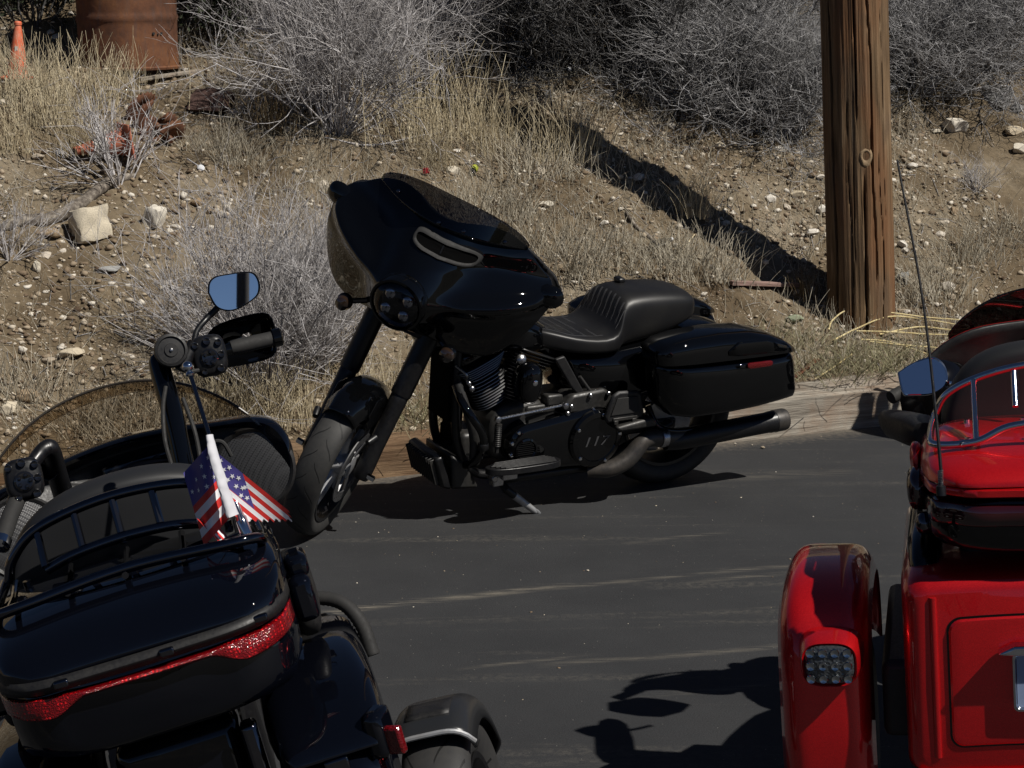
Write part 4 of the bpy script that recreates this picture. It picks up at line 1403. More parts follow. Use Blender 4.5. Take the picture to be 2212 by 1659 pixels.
def left_bike():
    root = empty('touring_motorcycle', vehicle_frame((-0.60, 4.33, 0), 100.0, 14.0))
    tag(root, 'black touring motorcycle with luggage trunk, high handlebars and outrigger wheel, lower left', 'motorcycle')
    Mi = root.matrix_world.inverted()
    LP = lambda px, py, D: Mi @ at_depth(px, py, D)
    WP = at_depth
    # wheels
    wheel(root, Matrix.Translation((0, 0, 0.33)), 0.33, 0.18, 0.22, satin, tread_rear, 5, (), 'rear_wheel')
    wheel(root, Matrix.Translation((1.62, 0, 0.33)) @ Matrix.Rotation(R(25), 4, 'Z'), 0.33, 0.13, 0.24, satin, tread_front, 5, (), 'front_wheel')
    b = arch(MB(), (0, 0, .33), 0.40, 0.13, 30, 175, 30, 0.08, 0, 15, 3)
    b.build('rear_fender', paint, root, solid=0.008, angle=60)
    b = arch(MB(), (1.62, 0, .33), 0.36, 0.09, 30, 170, 30, 0.07, 0, 15, 3)
    b.build('front_fender', paint, root, solid=0.008, angle=60)
    b = MB()
    b.box((0.75, 0, 0.42), (0.7, 0.28, 0.45))
    b.box((0.15, 0, 0.55), (0.5, 0.24, 0.2))
    b.tube([(1.55, 0.11, 0.33), (1.2, 0.11, 0.95)], 0.04, 12)
    b.tube([(1.55, -0.11, 0.33), (1.2, -0.11, 0.95)], 0.04, 12)
    b.build('engine_block', satin, root, bevel=0.04)
    # tank and seat
    def sec(x, w, z0, z1, p=2.6, n=28):
        return ring((x, 0, (z0 + z1) / 2), (0, 1, 0), (0, 0, 1), w, (z1 - z0) / 2, n, p)
    b = MB()
    b.loft([sec(*q) for q in ((1.15, .05, .80, .90), (1.1, .14, .72, .96), (.9, .16, .70, .95), (.7, .13, .69, .86), (.55, .06, .69, .76))])
    b.build('fuel_tank', paint2, root, angle=70, sub=1)
    b = MB()
    b.loft([sec(*q, 3) for q in ((.66, .10, .68, .74), (.55, .15, .66, .74), (.38, .19, .64, .72), (.26, .19, .66, .78), (.18, .18, .68, .82), (0.02, .18, .70, .83), (-.05, .15, .72, .80))])
    b.build('seat', vinyl2, root, angle=70, sub=1)
    # ---- trunk
    def tring(x, w, z0, z1, p=4.0, n=40, yo=0):
        return ring((x, yo, (z0 + z1) / 2), (0, 1, 0), (0, 0, 1), w, (z1 - z0) / 2, n, p)
    b = MB()
    b.loft([tring(*q) for q in ((0.03, .26, .76, .90), (0.02, .285, .735, .915), (-0.08, .305, .72, .918), (-0.30, .305, .715, .918), (-0.42, .285, .72, .918), (-0.475, .235, .735, .916), (-0.49, .18, .75, .90))])
    tp = b.build('luggage_trunk', paint2, root, angle=70)
    b = MB()
    b.loft([[Vector((x, w * math.copysign(abs(math.cos(t)) ** 0.55, math.cos(t)), 0.922 + (zc - 0.922) * max(0, math.sin(t)) ** 0.45)) for t in [2 * PI * i / 48 for i in range(48)]] for x, w, zc in ((0.035, .26, .96), (0.02, .29, .985), (-0.06, .308, 1.005), (-0.18, .312, 1.012), (-0.30, .31, 1.008), (-0.40, .298, .99), (-0.465, .27, .967), (-0.50, .22, .94), (-0.505, .18, .928))])
    lid = b.build('trunk_lid', paint2, tp, angle=65)
    # grey seam strip and wrap-around lamp
    WRAP = Spline([(0, -.4985), (.10, -.496), (.18, -.490), (.235, -.470), (.275, -.43), (.30, -.355), (.312, -.28)])
    def wrapx(y, off):
        return WRAP(abs(y)) - off
    b = MB()
    for k, (z0, z1, off) in enumerate(((0.895, 0.925, 0.022),)):
        b.loft([[Vector((wrapx(y, off), y, z0)), Vector((wrapx(y, off + .006), y, (z0 + z1) / 2)), Vector((wrapx(y, off), y, z1))] for y in np.linspace(-0.308, 0.308, 60)], caps=False, closed=False)
    b.build('seam_strip', plastic, tp, solid=0.012)
    def lamp_z(y):
        a = abs(y)
        lo = 0.868 - 0.030 * sstep(0.12, 0.20, a) + 0.008 * sstep(0.20, 0.30, a)
        hi = 0.884 + 0.004 * sstep(0.1, 0.2, a)
        return lo, hi
    b = MB()
    ysl = list(np.linspace(-0.304, 0.304, 90))
    b.loft([[Vector((wrapx(y, 0.012), y, lamp_z(y)[0])), Vector((wrapx(y, 0.022), y, lamp_z(y)[0] + 0.006)), Vector((wrapx(y, 0.024), y, sum(lamp_z(y)) / 2)), Vector((wrapx(y, 0.022), y, lamp_z(y)[1] - 0.003)), Vector((wrapx(y, 0.012), y, lamp_z(y)[1]))] for y in ysl], caps=False, closed=False)
    tl = b.build('tail_lamp', red_lens, tp, solid=0.01, angle=50)
    for y in (-0.24, -0.05, 0.16):
        b = MB()
        b.box((wrapx(y, 0.028), y, 0.911), (0.014, 0.03, 0.016))
        b.build('latch', chromeb, tp, bevel=0.004)
    # side pods: passenger speakers beside the trunk
    for sg in (1, -1):
        b = MB()
        b.loft([ring((x, sg * 0.325, z), (0, 1, 0), (0, 0, 1), w, h, 24, 3) for x, z, w, h in ((0.08, .80, .02, .04), (0.06, .80, .032, .075), (-0.02, .80, .036, .085), (-0.10, .79, .03, .075), (-0.12, .79, .015, .04))])
        pd = b.build('speaker_pod', plastic, root, angle=60)
        b = MB()
        b.box((-0.16, sg * 0.335, 0.90), (0.09, 0.05, 0.05))
        b.box((-0.22, sg * 0.33, 0.84), (0.05, 0.05, 0.10))
        b.build('hinge_block', paint2, pd, bevel=0.015)
    # passenger backrest
    b = MB()
    br = []
    for x, k in ((0.055, .86), (0.05, .97), (0.02, 1.0), (-0.02, 1.0), (-0.05, .96), (-0.058, .88)):
        rg = []
        for (y, z) in [(-.285, .93), (-.275, 1.02), (-.24, 1.10), (-.17, 1.155), (-.08, 1.178), (0, 1.183), (.08, 1.178), (.17, 1.155), (.24, 1.10), (.275, 1.02), (.285, .93), (.15, .92), (0, .92), (-.15, .92)]:
            rg.append(Vector((0.075 + x + 0.18 * abs(y) ** 1.5, y * k * 1.05, 0.885 + (z - 0.95) * k * 1.14)))
        br.append(rg)
    b.loft(br)
    b.build('backrest', vinyl2, root, angle=70, sub=2)
    # luggage rack
    rk = MB()
    zl = 1.018
    def rail(pts, r=0.0115, sm=6):
        rk.tube(pts, r, 10, smooth=sm)
    rail([(-0.03, 0.27, zl - .01), (-0.24, 0.285, zl - .02), (-0.30, 0.27, zl), (-0.32, 0.20, zl + .01), (-0.30, 0.0, zl + .018), (-0.32, -0.20, zl + .01), (-0.30, -0.27, zl), (-0.24, -0.285, zl - .02), (-0.03, -0.27, zl - .01)])
    rail([(-0.05, 0.26, zl - .005), (-0.055, 0.235, zl + .045), (-0.06, 0.16, zl + .095), (-0.06, 0.0, zl + .115), (-0.06, -0.16, zl + .095), (-0.055, -0.235, zl + .045), (-0.05, -0.26, zl - .005)])
    rail([(-0.10, 0.17, zl + .01), (-0.11, 0.10, zl + .028), (-0.11, 0, zl + .034), (-0.11, -0.10, zl + .028), (-0.10, -0.17, zl + .01)])
    rack = rk.build('luggage_rack', chromeb, root)
    for y in (-0.17, -0.085, 0.0, 0.085, 0.17):
        b = MB()
        zt_ = zl + .115 - 0.02 * (abs(y) / .16) ** 2
        b.tube([(-0.11, y, zl + .02), (-0.06, y, zt_ - 0.004)], 0.0085, 8)
        b.build('rack_bar', chromeb, rack)
    for y in (-0.24, -0.12, 0.0, 0.12, 0.24):
        b = MB()
        b.tube([(-0.30 - .012, y, zl + .006), (-0.20, y, zl - .004), (-0.09, y, zl + .0)], 0.0075, 8)
        b.build('rack_slat', chromeb, rack)
    for y in (-0.22, 0.22):
        for x in (-0.24, -0.08):
            b = MB()
            b.lathe([(0.014, 0), (0.010, 0.01), (0.009, 0.06)], (x, y, zl - 0.065), (0, 0, 1), 12)
            b.build('rack_foot', chromeb, rack)
    # ---- saddlebags
    for sg in (1, -1):
        def bag(x, y0, y1, z0, z1, p=4.5, n=32):
            return [Vector((q.x, sg * q.y, q.z)) for q in ring((x, (y0 + y1) / 2, (z0 + z1) / 2), (0, 1, 0), (0, 0, 1), (y1 - y0) / 2, (z1 - z0) / 2, n, p)]
        b = MB()
        b.loft([bag(*q) for q in ((0.20, .22, .36, .36, .58), (0.16, .20, .40, .32, .585), (-0.1, .18, .425, .30, .585), (-0.35, .18, .425, .30, .585), (-0.46, .185, .40, .31, .585), (-0.50, .20, .37, .33, .57))])
        bg_ = b.build('saddlebag', paint2, root, angle=70)
        b = MB()
        b.loft([[Vector((x, sg * (0.302 + w * math.copysign(abs(math.cos(t)) ** 0.5, math.cos(t))), 0.590 + (max(0, math.sin(t)) ** 0.55) * (zc - 0.590))) for t in [2 * PI * i / 32 for i in range(32)]] for x, w, zc in ((0.21, .07, .63), (0.19, .10, .665), (0.08, .12, .69), (-0.15, .126, .70), (-0.32, .125, .685), (-0.42, .115, .655), (-0.49, .10, .62), (-0.51, .085, .60))])
        ld = b.build('bag_lid', paint2, bg_, angle=60)
        b = MB()
        b.box((-0.47, sg * .40, .60), (0.07, 0.045, 0.10), Matrix.Rotation(R(sg * 30), 3, 'Z'))
        b.build('lamp_housing', paint2, bg_, bevel=0.015)
        b = MB()
        b.box((-0.50, sg * .425, .585), (0.02, 0.04, 0.06), Matrix.Rotation(R(sg * 38), 3, 'Z'))
        b.build('reflector', red_dark, bg_, bevel=0.006)
        b = MB()
        b.box((-0.515, sg * .30, .575), (0.012, 0.05, 0.03))
        b.build('latch', chromeb, bg_, bevel=0.004)
    # ribbed guard tube over the right bag
    b = MB()
    pts = [Vector(p) for p in ((0.12, -0.18, 0.70), (0.14, -0.26, 0.722), (0.14, -0.34, 0.722), (0.11, -0.405, 0.70), (0.07, -0.435, 0.65), (0.04, -0.44, 0.58))]
    pp = catmull(pts, 12)
    b.tube(pp, [0.016 + 0.0016 * (i % 2) for i in range(len(pp))], 10)
    b.build('guard_tube', rubber, root)
    # muffler and brackets under the tail
    b = MB()
    b.lathe([(0.05, 0), (0.058, 0.05), (0.058, 0.6), (0.05, 0.62)], (0.10, -0.26, 0.24), (-1, 0, 0.05), 24)
    b.build('muffler', exh, root)
    b = MB()
    b.box((-0.40, -0.15, 0.55), (0.05, 0.035, 0.26))
    b.box((-0.42, -0.15, 0.42), (0.04, 0.06, 0.05))
    b.build('plate_bracket', chromeb, root, bevel=0.01)
    b = MB()
    b.box((-0.30, 0, 0.58), (0.16, 0.26, 0.22))
    b.build('tail_box', paint2, root, bevel=0.03)
    # ---- outrigger wheel
    OW = Matrix.Translation((-0.12, -0.52, 0.155)) @ Matrix.Rotation(R(-14), 4, 'Z')
    ow = wheel(root, OW, 0.285, 0.155, 0.18, satin, tread_grey, 5, (), 'outrigger_wheel')
    b = arch(MB(), (0, 0, 0), 0.322, 0.098, 10, 108, 34, 0.045, 0.02, 17, 4.5, 0.6, 1.0)
    b.build('fender', satin_grey, ow, solid=0.006, angle=60)
    b = MB()
    b.loft([[Vector((0.325 * math.cos(R(a)), y, 0.325 * math.sin(R(a)))) for y in (-0.05, -0.03, 0.03, 0.05)] for a in (82, 87, 92, 97)], caps=False, closed=False)
    b.build('fender_panel', plastic, ow, solid=0.008)
    b = MB()
    b.tube([Vector(((0.32 - 0.045 * abs(q) ** 4.5) * math.cos(R(108)), 0.098 * q, (0.32 - 0.045 * abs(q) ** 4.5) * math.sin(R(108)))) for q in np.linspace(-1, 1, 17)], 0.006, 8)
    b.build('fender_trim', alu, ow)
    b = MB()
    b.tube([(-0.04, -0.13, 0.33), (-0.12, -0.48, 0.155)], 0.03, 12)
    b.build('outrigger_axle', satin, root)
    # ---- fairing with dash and speakers
    out = [(-.47, 0.815), (-.485, 0.895), (-.46, 0.960), (-.40, 0.990), (-.28, 1.000), (-.15, 1.015), (0, 1.023), (.15, 1.015), (.28, 1.000), (.40, 0.990), (.46, 0.960), (.485, 0.895), (.47, 0.815), (.40, 0.760), (.28, 0.745), (.15, 0.715), (0, 0.705), (-.15, 0.715), (-.28, 0.745), (-.40, 0.760)]
    outp = [Vector((0, y, z)) for y, z in out]
    outp = catmull(outp + outp[:1], 4)[:-1]
    cen = Vector((0, 0, 0.865))
    def fr(k, x, kz=None, dz=0):
        return [Vector((x + 0.10 * (abs(p.y) / 0.48) ** 2 * -1, p.y * k * 0.90 + 0.03, cen.z + dz + (p.z - cen.z) * (kz or k))) for p in outp]
    b = MB()
    b.loft([fr(0.90, 1.03), fr(0.97, 1.015), fr(1.0, 1.03), fr(1.0, 1.08), fr(0.95, 1.2, .8, -.05), fr(0.8, 1.38, .6, -.10), fr(0.5, 1.52, .4, -.12), fr(0.1, 1.6, .1, -.14)], caps=False)
    fg = b.build('fairing', paint2, root, angle=60)
    b = MB()
    b.loft([fr(0.905, 1.03), fr(0.86, 1.06), fr(0.6, 1.10), fr(0.05, 1.12)], caps=False)
    b.build('dash', plastic, root, angle=60)
    for z, x in ((0.965, 1.085), (0.92, 1.10), (0.875, 1.11), (0.83, 1.11)):
        b = MB()
        b.tube([(x - 0.05, -0.19, z), (x - 0.012, -0.06, z + 0.012), (x - 0.012, 0.10, z + 0.012), (x - 0.05, 0.22, z)], 0.005, 6, smooth=5)
        b.build('dash_trim', casting, root)
    b = MB()
    b.box((1.08, 0, 0.90), (0.05, 0.20, 0.11))
    b.build('screen', lens_head, root, bevel=0.01)
    for sg in (1, -1):
        sc_ = Vector((0.945, sg * 0.315 + 0.02, 0.862))
        nrm = Vector((-1, -sg * 0.22, 0.18)).normalized()
        b = MB()
        b.lathe([(0.108, -0.02), (0.112, 0.004), (0.106, 0.010), (0.098, 0.006)], sc_, nrm, 40, caps=False)
        spk = b.build('speaker', plastic, root, angle=40)
        b = MB()
        b.lathe([(0.10, 0.003), (0.07, 0.010), (0.03, 0.013), (0.0, 0.014)], sc_, nrm, 40, caps=False)
        b.build('speaker_mesh', grille, spk, angle=80)
    # windshield
    def shield(u, v):
        y = -0.36 + 0.80 * u
        a = min(1, abs(y - 0.04) / 0.40)
        z0 = 0.985 - 0.02 * a ** 2
        h = 0.17 * max(0, 1 - a ** 2.6) ** 0.8
        x = 1.22 - 0.28 * a ** 1.8
        return Vector((x - v * (h + 0.01) * 0.9, y * (1 - 0.06 * v), z0 + v * (h + 0.012)))
    b = MB()
    b.grid(shield, 40, 10)
    ws = b.build('windshield', tint_brown, root, solid=0.004, angle=80)
    b = MB()
    b.tube([shield(q / 40, 1.0) for q in range(1, 40)], 0.0035, 8)
    b.build('windshield_edge', edge_smoke, ws)
    b = MB()
    b.grid(lambda u, v: shield(u, 0.80 + 0.2 * v) - Vector((0.004, 0, 0)), 40, 4)
    b.build('windshield_band', tint_band, ws, solid=0.002, angle=80)
    # ---- high handlebar, built through its two grips
    DR, DL = 5.15, 4.55
    b = MB()
    b.tube([LP(412, 1075, 5.02), LP(398, 1010, 5.03), LP(372, 890, 5.05), LP(345, 792, 5.08), LP(352, 778, 5.09), LP(400, 775, 5.11), LP(470, 760, 5.14), LP(600, 728, 5.2)], [0.027, 0.027, 0.027, 0.027, 0.024, 0.018, 0.0145, 0.0145], 14, smooth=5)
    hbar = b.build('handlebar', paint, root)
    b = MB()
    b.tube([LP(150, 1100, 4.95), LP(128, 1040, 4.8), LP(112, 975, 4.68), LP(100, 968, 4.66), LP(78, 990, 4.64), LP(40, 1050, 4.58), LP(12, 1150, 4.45)], [0.027, 0.024, 0.021, 0.019, 0.017, 0.0145, 0.0145], 14, smooth=5)
    b.build('handlebar_left', satin, hbar).name = 'riser'
    b = MB()
    b.tube([LP(500, 752, 5.155), LP(520, 747, 5.16), LP(590, 731, 5.195)], [0.018, 0.020, 0.019], 14)
    gp = b.build('grip', rubber, hbar)
    b = MB()
    b.lathe([(0.024, 0), (0.024, 0.02), (0.018, 0.024)], LP(590, 731, 5.195), LP(610, 726, 5.2) - LP(590, 731, 5.195), 14)
    b.build('bar_end', paint, gp)
    b = MB()
    b.tube([LP(48, 1055, 4.57), LP(22, 1115, 4.49), LP(5, 1165, 4.43)], 0.019, 14)
    gl_ = b.build('grip', rubber, hbar)
    b = MB()
    b.lathe([(0.022, 0), (0.022, 0.02), (0.016, 0.024)], LP(5, 1165, 4.43), LP(-5, 1195, 4.40) - LP(5, 1165, 4.43), 14)
    b.build('bar_end', chrome, gl_)
    # control clusters with buttons
    for (px, py, D, wd, ht) in ((452, 768, 5.10, 0.088, 0.105), (52, 1035, 4.55, 0.085, 0.095)):
        c = at_depth(px, py, D)
        n = (CAM_O - c).normalized()
        u = Vector((1, 0, 0.18)).normalized()
        u = (u - n * u.dot(n)).normalized()
        w = n.cross(u)
        b = MB()
        b.loft([[Mi @ (c + u * (wd / 2 * k * math.copysign(abs(math.cos(t)) ** .6, math.cos(t))) + w * (ht / 2 * k * math.copysign(abs(math.sin(t)) ** .6, math.sin(t))) + n * o_) for t in [2 * PI * i / 28 for i in range(28)]] for o_, k in ((-0.035, .7), (-0.02, .95), (0.015, 1), (0.028, .9), (0.032, .75))])
        cc = b.build('switch_housing', satin, root, angle=60)
        for (bu, bw, br_) in ((0, -0.005, 0.023), (-0.030, 0.03, 0.009), (0.0, 0.036, 0.010), (0.028, 0.028, 0.009), (0.03, -0.002, 0.009), (0.022, -0.036, 0.010), (-0.018, -0.038, 0.008)):
            b = MB()
            o_ = c + u * bu + w * bw + n * 0.030
            b.lathe([(br_, 0), (br_, 0.006), (br_ * .8, 0.009), (br_ * .3, 0.007)], Mi @ o_, (Mi.to_3x3() @ n), 16)
            b.build('button', lens_head, cc, angle=40)
        for k in range(5):
            a = 2 * PI * k / 5
            o_ = c + u * (0.013 * math.cos(a)) + w * (-0.005 + 0.013 * math.sin(a)) + n * 0.038
            b = MB()
            b.ball(Mi @ o_, 0.0055, 8)
            b.build('button_pip', lens_head, cc)
    # round accessory on the bar
    c = at_depth(369, 757, 5.02)
    n = (CAM_O - c).normalized()
    nl = Mi.to_3x3() @ (n + Vector((0.1, 0, 0.1))).normalized()
    b = MB()
    b.lathe([(0.030, -0.05), (0.040, -0.02), (0.042, 0.0), (0.040, 0.012), (0.034, 0.014), (0.032, 0.009), (0.017, 0.010), (0.016, 0.013), (0.0, 0.013)], Mi @ c, nl, 36, caps=False)
    ho = b.build('bar_speaker', plastic, root, angle=40)
    b = MB()
    b.lathe([(0.005, 0), (0.004, 0.004), (0.0, 0.005)], Mi @ c + nl * 0.013, nl, 10)
    b.build('centre_screw', steel, ho)
    b = MB()
    b.tube([LP(418, 742, 5.08), LP(392, 800, 5.06)], 0.017, 10)
    b.build('bar_clamp', satin, hbar)
    # hand guard
    c0 = at_depth(520, 722, 5.27)
    b = MB()
    gpts = [(437, 748), (446, 716), (470, 697), (530, 680), (572, 671), (590, 682), (602, 730), (600, 765), (585, 778), (520, 792), (470, 800), (445, 790)]
    ring0 = [LP(x, y, 5.25) for x, y in gpts]
    fwdv = Mi.to_3x3() @ Vector((0.02, 1, 0)).normalized()
    cen_ = sum(ring0, Vector()) / len(ring0)
    b.loft([ring0, [p.lerp(cen_, 0.05) + fwdv * 0.03 for p in ring0], [p.lerp(cen_, 0.35) + fwdv * 0.07 for p in ring0], [p.lerp(cen_, 0.9) + fwdv * 0.085 for p in ring0]], caps=False)
    b.build('hand_guard', paint, root, solid=0.004, sub=1, angle=70)
    b = MB()
    gpts = [(75, 1005), (90, 962), (105, 950), (122, 962), (135, 1010), (120, 1040), (90, 1045)]
    ring1 = [LP(x, y, 4.72) for x, y in gpts]
    cen_ = sum(ring1, Vector()) / len(ring1)
    b.loft([ring1, [p.lerp(cen_, 0.1) + fwdv * 0.03 for p in ring1], [p.lerp(cen_, 0.9) + fwdv * 0.06 for p in ring1]], caps=False)
    b.build('hand_guard', paint, root, solid=0.004, sub=1, angle=70)
    # right mirror
    mp_ = at_depth(506, 627, 5.16)
    mirror_part(root, Mi, mp_, Vector((-0.28, -1, 0.10)), [(-1, -0.1), (-.95, .3), (-.7, .52), (-.2, .62), (.45, .70), (.80, .62), (.97, .3), (.95, -.1), (.7, -.38), (.2, -.68), (-.25, -.78), (-.7, -.62)], 0.0675, paint, [at_depth(470, 665, 5.19), at_depth(445, 690, 5.18), at_depth(425, 715, 5.15), at_depth(418, 745, 5.12)], satin)
    # cables
    for pts in (((358, 835, 5.04), (352, 880, 5.02), (356, 950, 4.99), (372, 1010, 4.98)), ((395, 860, 5.07), (420, 930, 5.04), (432, 990, 5.02), (435, 1030, 5.0)), ((392, 795, 5.04), (404, 803, 5.03), (430, 800, 5.04)), ((440, 1000, 5.0), (455, 960, 4.99), (480, 955, 4.99), (500, 985, 5.0))):
        b = MB()
        b.tube([LP(*p) for p in pts], 0.0055, 8, smooth=6)
        b.build('cable', rubber, root)
    return root
edge_smoke = mat('smoked_edge', (0.035, 0.03, 0.025), 0.2)
tint_band = glass('smoked_band', (0.80, 0.75, 0.68))
satin_grey = mat('satin_grey_metal', (0.026, 0.027, 0.029), 0.32, 0.35)
grille = mat('speaker_grille', (0.012, 0.012, 0.013), 0.4, 0.3)
_gv = coords(grille)
_gw = N(grille, 'ShaderNodeTexVoronoi')
_gw.inputs['Scale'].default_value = 260
_gw.inputs['Randomness'].default_value = 0.0
LK(grille, _gv, _gw.inputs['Vector'])
LK(grille, ramp(grille, _gw.outputs['Distance'], [(0.28, (0.001, 0.001, 0.001)), (0.36, (0.05, 0.05, 0.052))]), bsdf(grille).inputs['Base Color'])
bump(grille, _gw.outputs['Distance'], 0.6, 0.002)
LBIKE = left_bike()
# ------------------------------------------------------------------ the red trike at the right
def trike():
    K = 0.93                                                   # a little smaller than the plan below
    root = empty('red_trike', vehicle_frame((1.3485, 4.7244, 0.1505), 78.0, 3.5) @ Matrix.Scale(K, 4))
    at_depth = lambda px, py, D: globals()['at_depth'](px, py, D * K)
    tag(root, 'shiny red three wheeled touring trike seen from behind at the right edge', 'trike')
    Mi = root.matrix_world.inverted()
    LP = lambda px, py, D: Mi @ at_depth(px, py, D)
    for sg in (1, -1):
        wheel(root, Matrix.Translation((0, sg * 0.59, 0.165)), 0.33, 0.20, 0.22, satin, tread_rear, 5, (), 'rear_wheel')
        # fender: rounded top, long tail
        b = MB()
        path = [(-0.375, 0.20), (-0.385, 0.32), (-0.385, 0.43), (-0.377, 0.53), (-0.35, 0.61), (-0.295, 0.665), (-0.20, 0.70), (-0.08, 0.712), (0.06, 0.705), (0.20, 0.675), (0.31, 0.60), (0.37, 0.49), (0.385, 0.38)]
        pp = catmull([Vector((x, 0, z)) for x, z in path], 4)
        rings = []
        for i, p in enumerate(pp):
            t = (pp[min(i + 1, len(pp) - 1)] - pp[max(i - 1, 0)]).normalized()
            nn = Vector((-t.z, 0, t.x))
            rg = []
            for j in range(19):
                q = -1 + 2 * j / 18
                y = 0.118 * math.copysign(abs(q) ** 0.85, q)
                rg.append(p + Vector((0, sg * 0.59 + y, 0)) - nn * (0.07 * abs(q) ** 5))
            rings.append(rg)
        b.loft(rings, caps=False, closed=False)
        fd = b.build('rear_fender', red_paint, root, solid=0.007, angle=60)
        # lamp pod
        b = MB()
        pc_ = Vector((-0.372, sg * 0.572, 0.545))
        b.loft([[pc_ + Vector((-dx, y * k, z * k - dz)) for y, z in [(0.070 * math.copysign(abs(math.cos(t)) ** .65, math.cos(t)), 0.058 * math.copysign(abs(math.sin(t)) ** .65, math.sin(t))) for t in [2 * PI * i / 32 for i in range(32)]]] for dx, k, dz in ((-0.03, 1.18, 0), (0.01, 1.10, 0), (0.05, 1.02, 0.004), (0.062, .96, 0.005), (0.058, .88, 0.005), (0.045, .86, 0.005))], caps=False)
        pod = b.build('lamp_pod', red_paint, root, angle=50)
        b = MB()
        b.loft([[pc_ + Vector((-dx, y * k, z * k - 0.005)) for y, z in [(0.070 * math.copysign(abs(math.cos(t)) ** .65, math.cos(t)), 0.058 * math.copysign(abs(math.sin(t)) ** .65, math.sin(t))) for t in [2 * PI * i / 32 for i in range(32)]]] for dx, k in ((0.045, .87), (0.060, .86), (0.068, .75), (0.072, .4), (0.073, .02))], caps=False)
        ln = b.build('lamp_lens', lens_clear, pod, angle=60)
        for a_ in range(4):
            for c_ in range(3):
                b = MB()
                b.lathe([(0.012, 0), (0.010, 0.004), (0.003, 0.001)], pc_ + Vector((-0.071, -0.045 + a_ * 0.03, -0.038 + c_ * 0.033)), (-1, 0, 0), 10)
                b.build('lamp_cell', chrome_lamp, ln)
    # trunk body
    def yz(w, z0, z1, r, n=6, bow=0.012):
        """rounded rectangle, top and bottom bowed towards the middle"""
        pts = []
        for cx, cz, a0 in ((w - r, z1 - r, 0), (-w + r, z1 - r, 90), (-w + r, z0 + r, 180), (w - r, z0 + r, 270)):
            for i in range(n + 1):
                a = R(a0 + 90 * i / n)
                pts.append((cx + r * math.cos(a), cz + r * math.sin(a)))
        out = []
        for k, (y, z) in enumerate(pts):
            out.append((y, z + bow * (1 - (y / w) ** 2)))
            y2, z2 = pts[(k + 1) % len(pts)]
            if abs(y2 - y) > 0.3:
                for m_ in range(1, 10):
                    yy = y + (y2 - y) * m_ / 10
                    out.append((yy, z + (z2 - z) * m_ / 10 + bow * (1 - (yy / w) ** 2)))
        return out
    b = MB()
    b.loft([[Vector((x, y, z)) for y, z in yz(w, z0, z1, r)] for x, w, z0, z1, r in ((0.42, .36, .30, .74, .05), (0.30, .395, .26, .765, .05), (-0.30, .395, .25, .765, .05), (-0.41, .39, .25, .76, .05), (-0.445, .375, .262, .745, .045), (-0.455, .35, .285, .72, .03))])
    body = b.build('trunk_body', red_paint, root, angle=50)
    # rear door let into the body with a dark seam round it
    b = MB()
    b.loft([[Vector((x, y, z)) for y, z in yz(w, z0, z1, r)] for x, w, z0, z1, r in ((-0.45, .287, .333, .664, .034), (-0.4562, .287, .333, .664, .034))])
    b.build('door_seam', gloss_dark, body, angle=30)
    b = MB()
    b.loft([[Vector((x, y, z)) for y, z in yz(w, z0, z1, r)] for x, w, z0, z1, r in ((-0.450, .2815, .3385, .6585, .03), (-0.4585, .2815, .3385, .6585, .03), (-0.4625, .277, .343, .654, .028), (-0.464, .265, .355, .642, .024))], caps=True)
    door = b.build('trunk_door', red_paint, body, angle=30)
    # upright ribs flanking the door
    for sg in (1, -1):
        b = MB()
        b.tube([(-0.452, sg * 0.318, 0.31), (-0.454, sg * 0.318, 0.5), (-0.452, sg * 0.318, 0.715)], 0.011, 10, flat=0.8)
        b.build('body_rib', red_paint, body)
    b = MB()
    b.loft([[Vector((x, y, z)) for y, z in yz(w, z0, z1, .02, bow=.005)] for x, w, z0, z1 in ((-0.43, .39, .215, .258), (-0.462, .40, .21, .254), (-0.472, .395, .216, .248))])
    b.build('bumper_lip', red_paint, body, angle=40)
    # plate holder and plate
    b = MB()
    b.loft([[Vector((x, y, z)) for y, z in yz(w, z0, z1, .012, bow=0)] for x, w, z0, z1 in ((-0.465, .135, .44, .585), (-0.49, .135, .44, .585), (-0.492, .13, .445, .58), (-0.484, .127, .448, .577))], caps=False)
    ph = b.build('plate_frame', chrome, root, angle=30)
    b = MB()
    b.box((-0.483, 0, .5125), (0.003, .252, .128))
    b.build('plate', plate_m, ph)
    b = MB()
    b.loft([[Vector((-0.468 - dx, y, 0.60 + dz)) for y, dz in ((-.17, -.012), (-.13, .008), (0, .014), (.13, .008), (.17, -.012), (.13, -.016), (0, -.012), (-.13, -.016))] for dx in (0, 0.03, 0.045)])
    b.build('plate_lamp_hood', chrome, root, bevel=0.005)
    # dark chassis between trunk and fenders, under the tour box
    b = MB()
    b.box((0.0, 0, 0.42), (0.7, 0.90, 0.20))
    b.box((0.02, 0, 0.80), (0.55, 0.50, 0.10))
    b.box((0.65, 0, 0.50), (0.9, 0.30, 0.40))
    b.build('chassis', plastic, root, bevel=0.02)
    b = MB()
    b.loft([ring((x, 0.335, z), (0, 1, 0), (0, 0, 1), w, h, 20, 2.5) for x, z, w, h in ((-0.36, .735, .02, .015), (-0.33, .755, .035, .035), (-0.2, .77, .045, .05), (0.0, .78, .045, .055), (0.2, .77, .035, .04))])
    b.build('side_shoulder', gloss_dark, root, angle=60)
    # tour box
    def tring(x, w, z0, z1, p=4.0, n=44):
        return ring((x, 0, (z0 + z1) / 2), (0, 1, 0), (0, 0, 1), w, (z1 - z0) / 2, n, p)
    TX = -0.03
    b = MB()
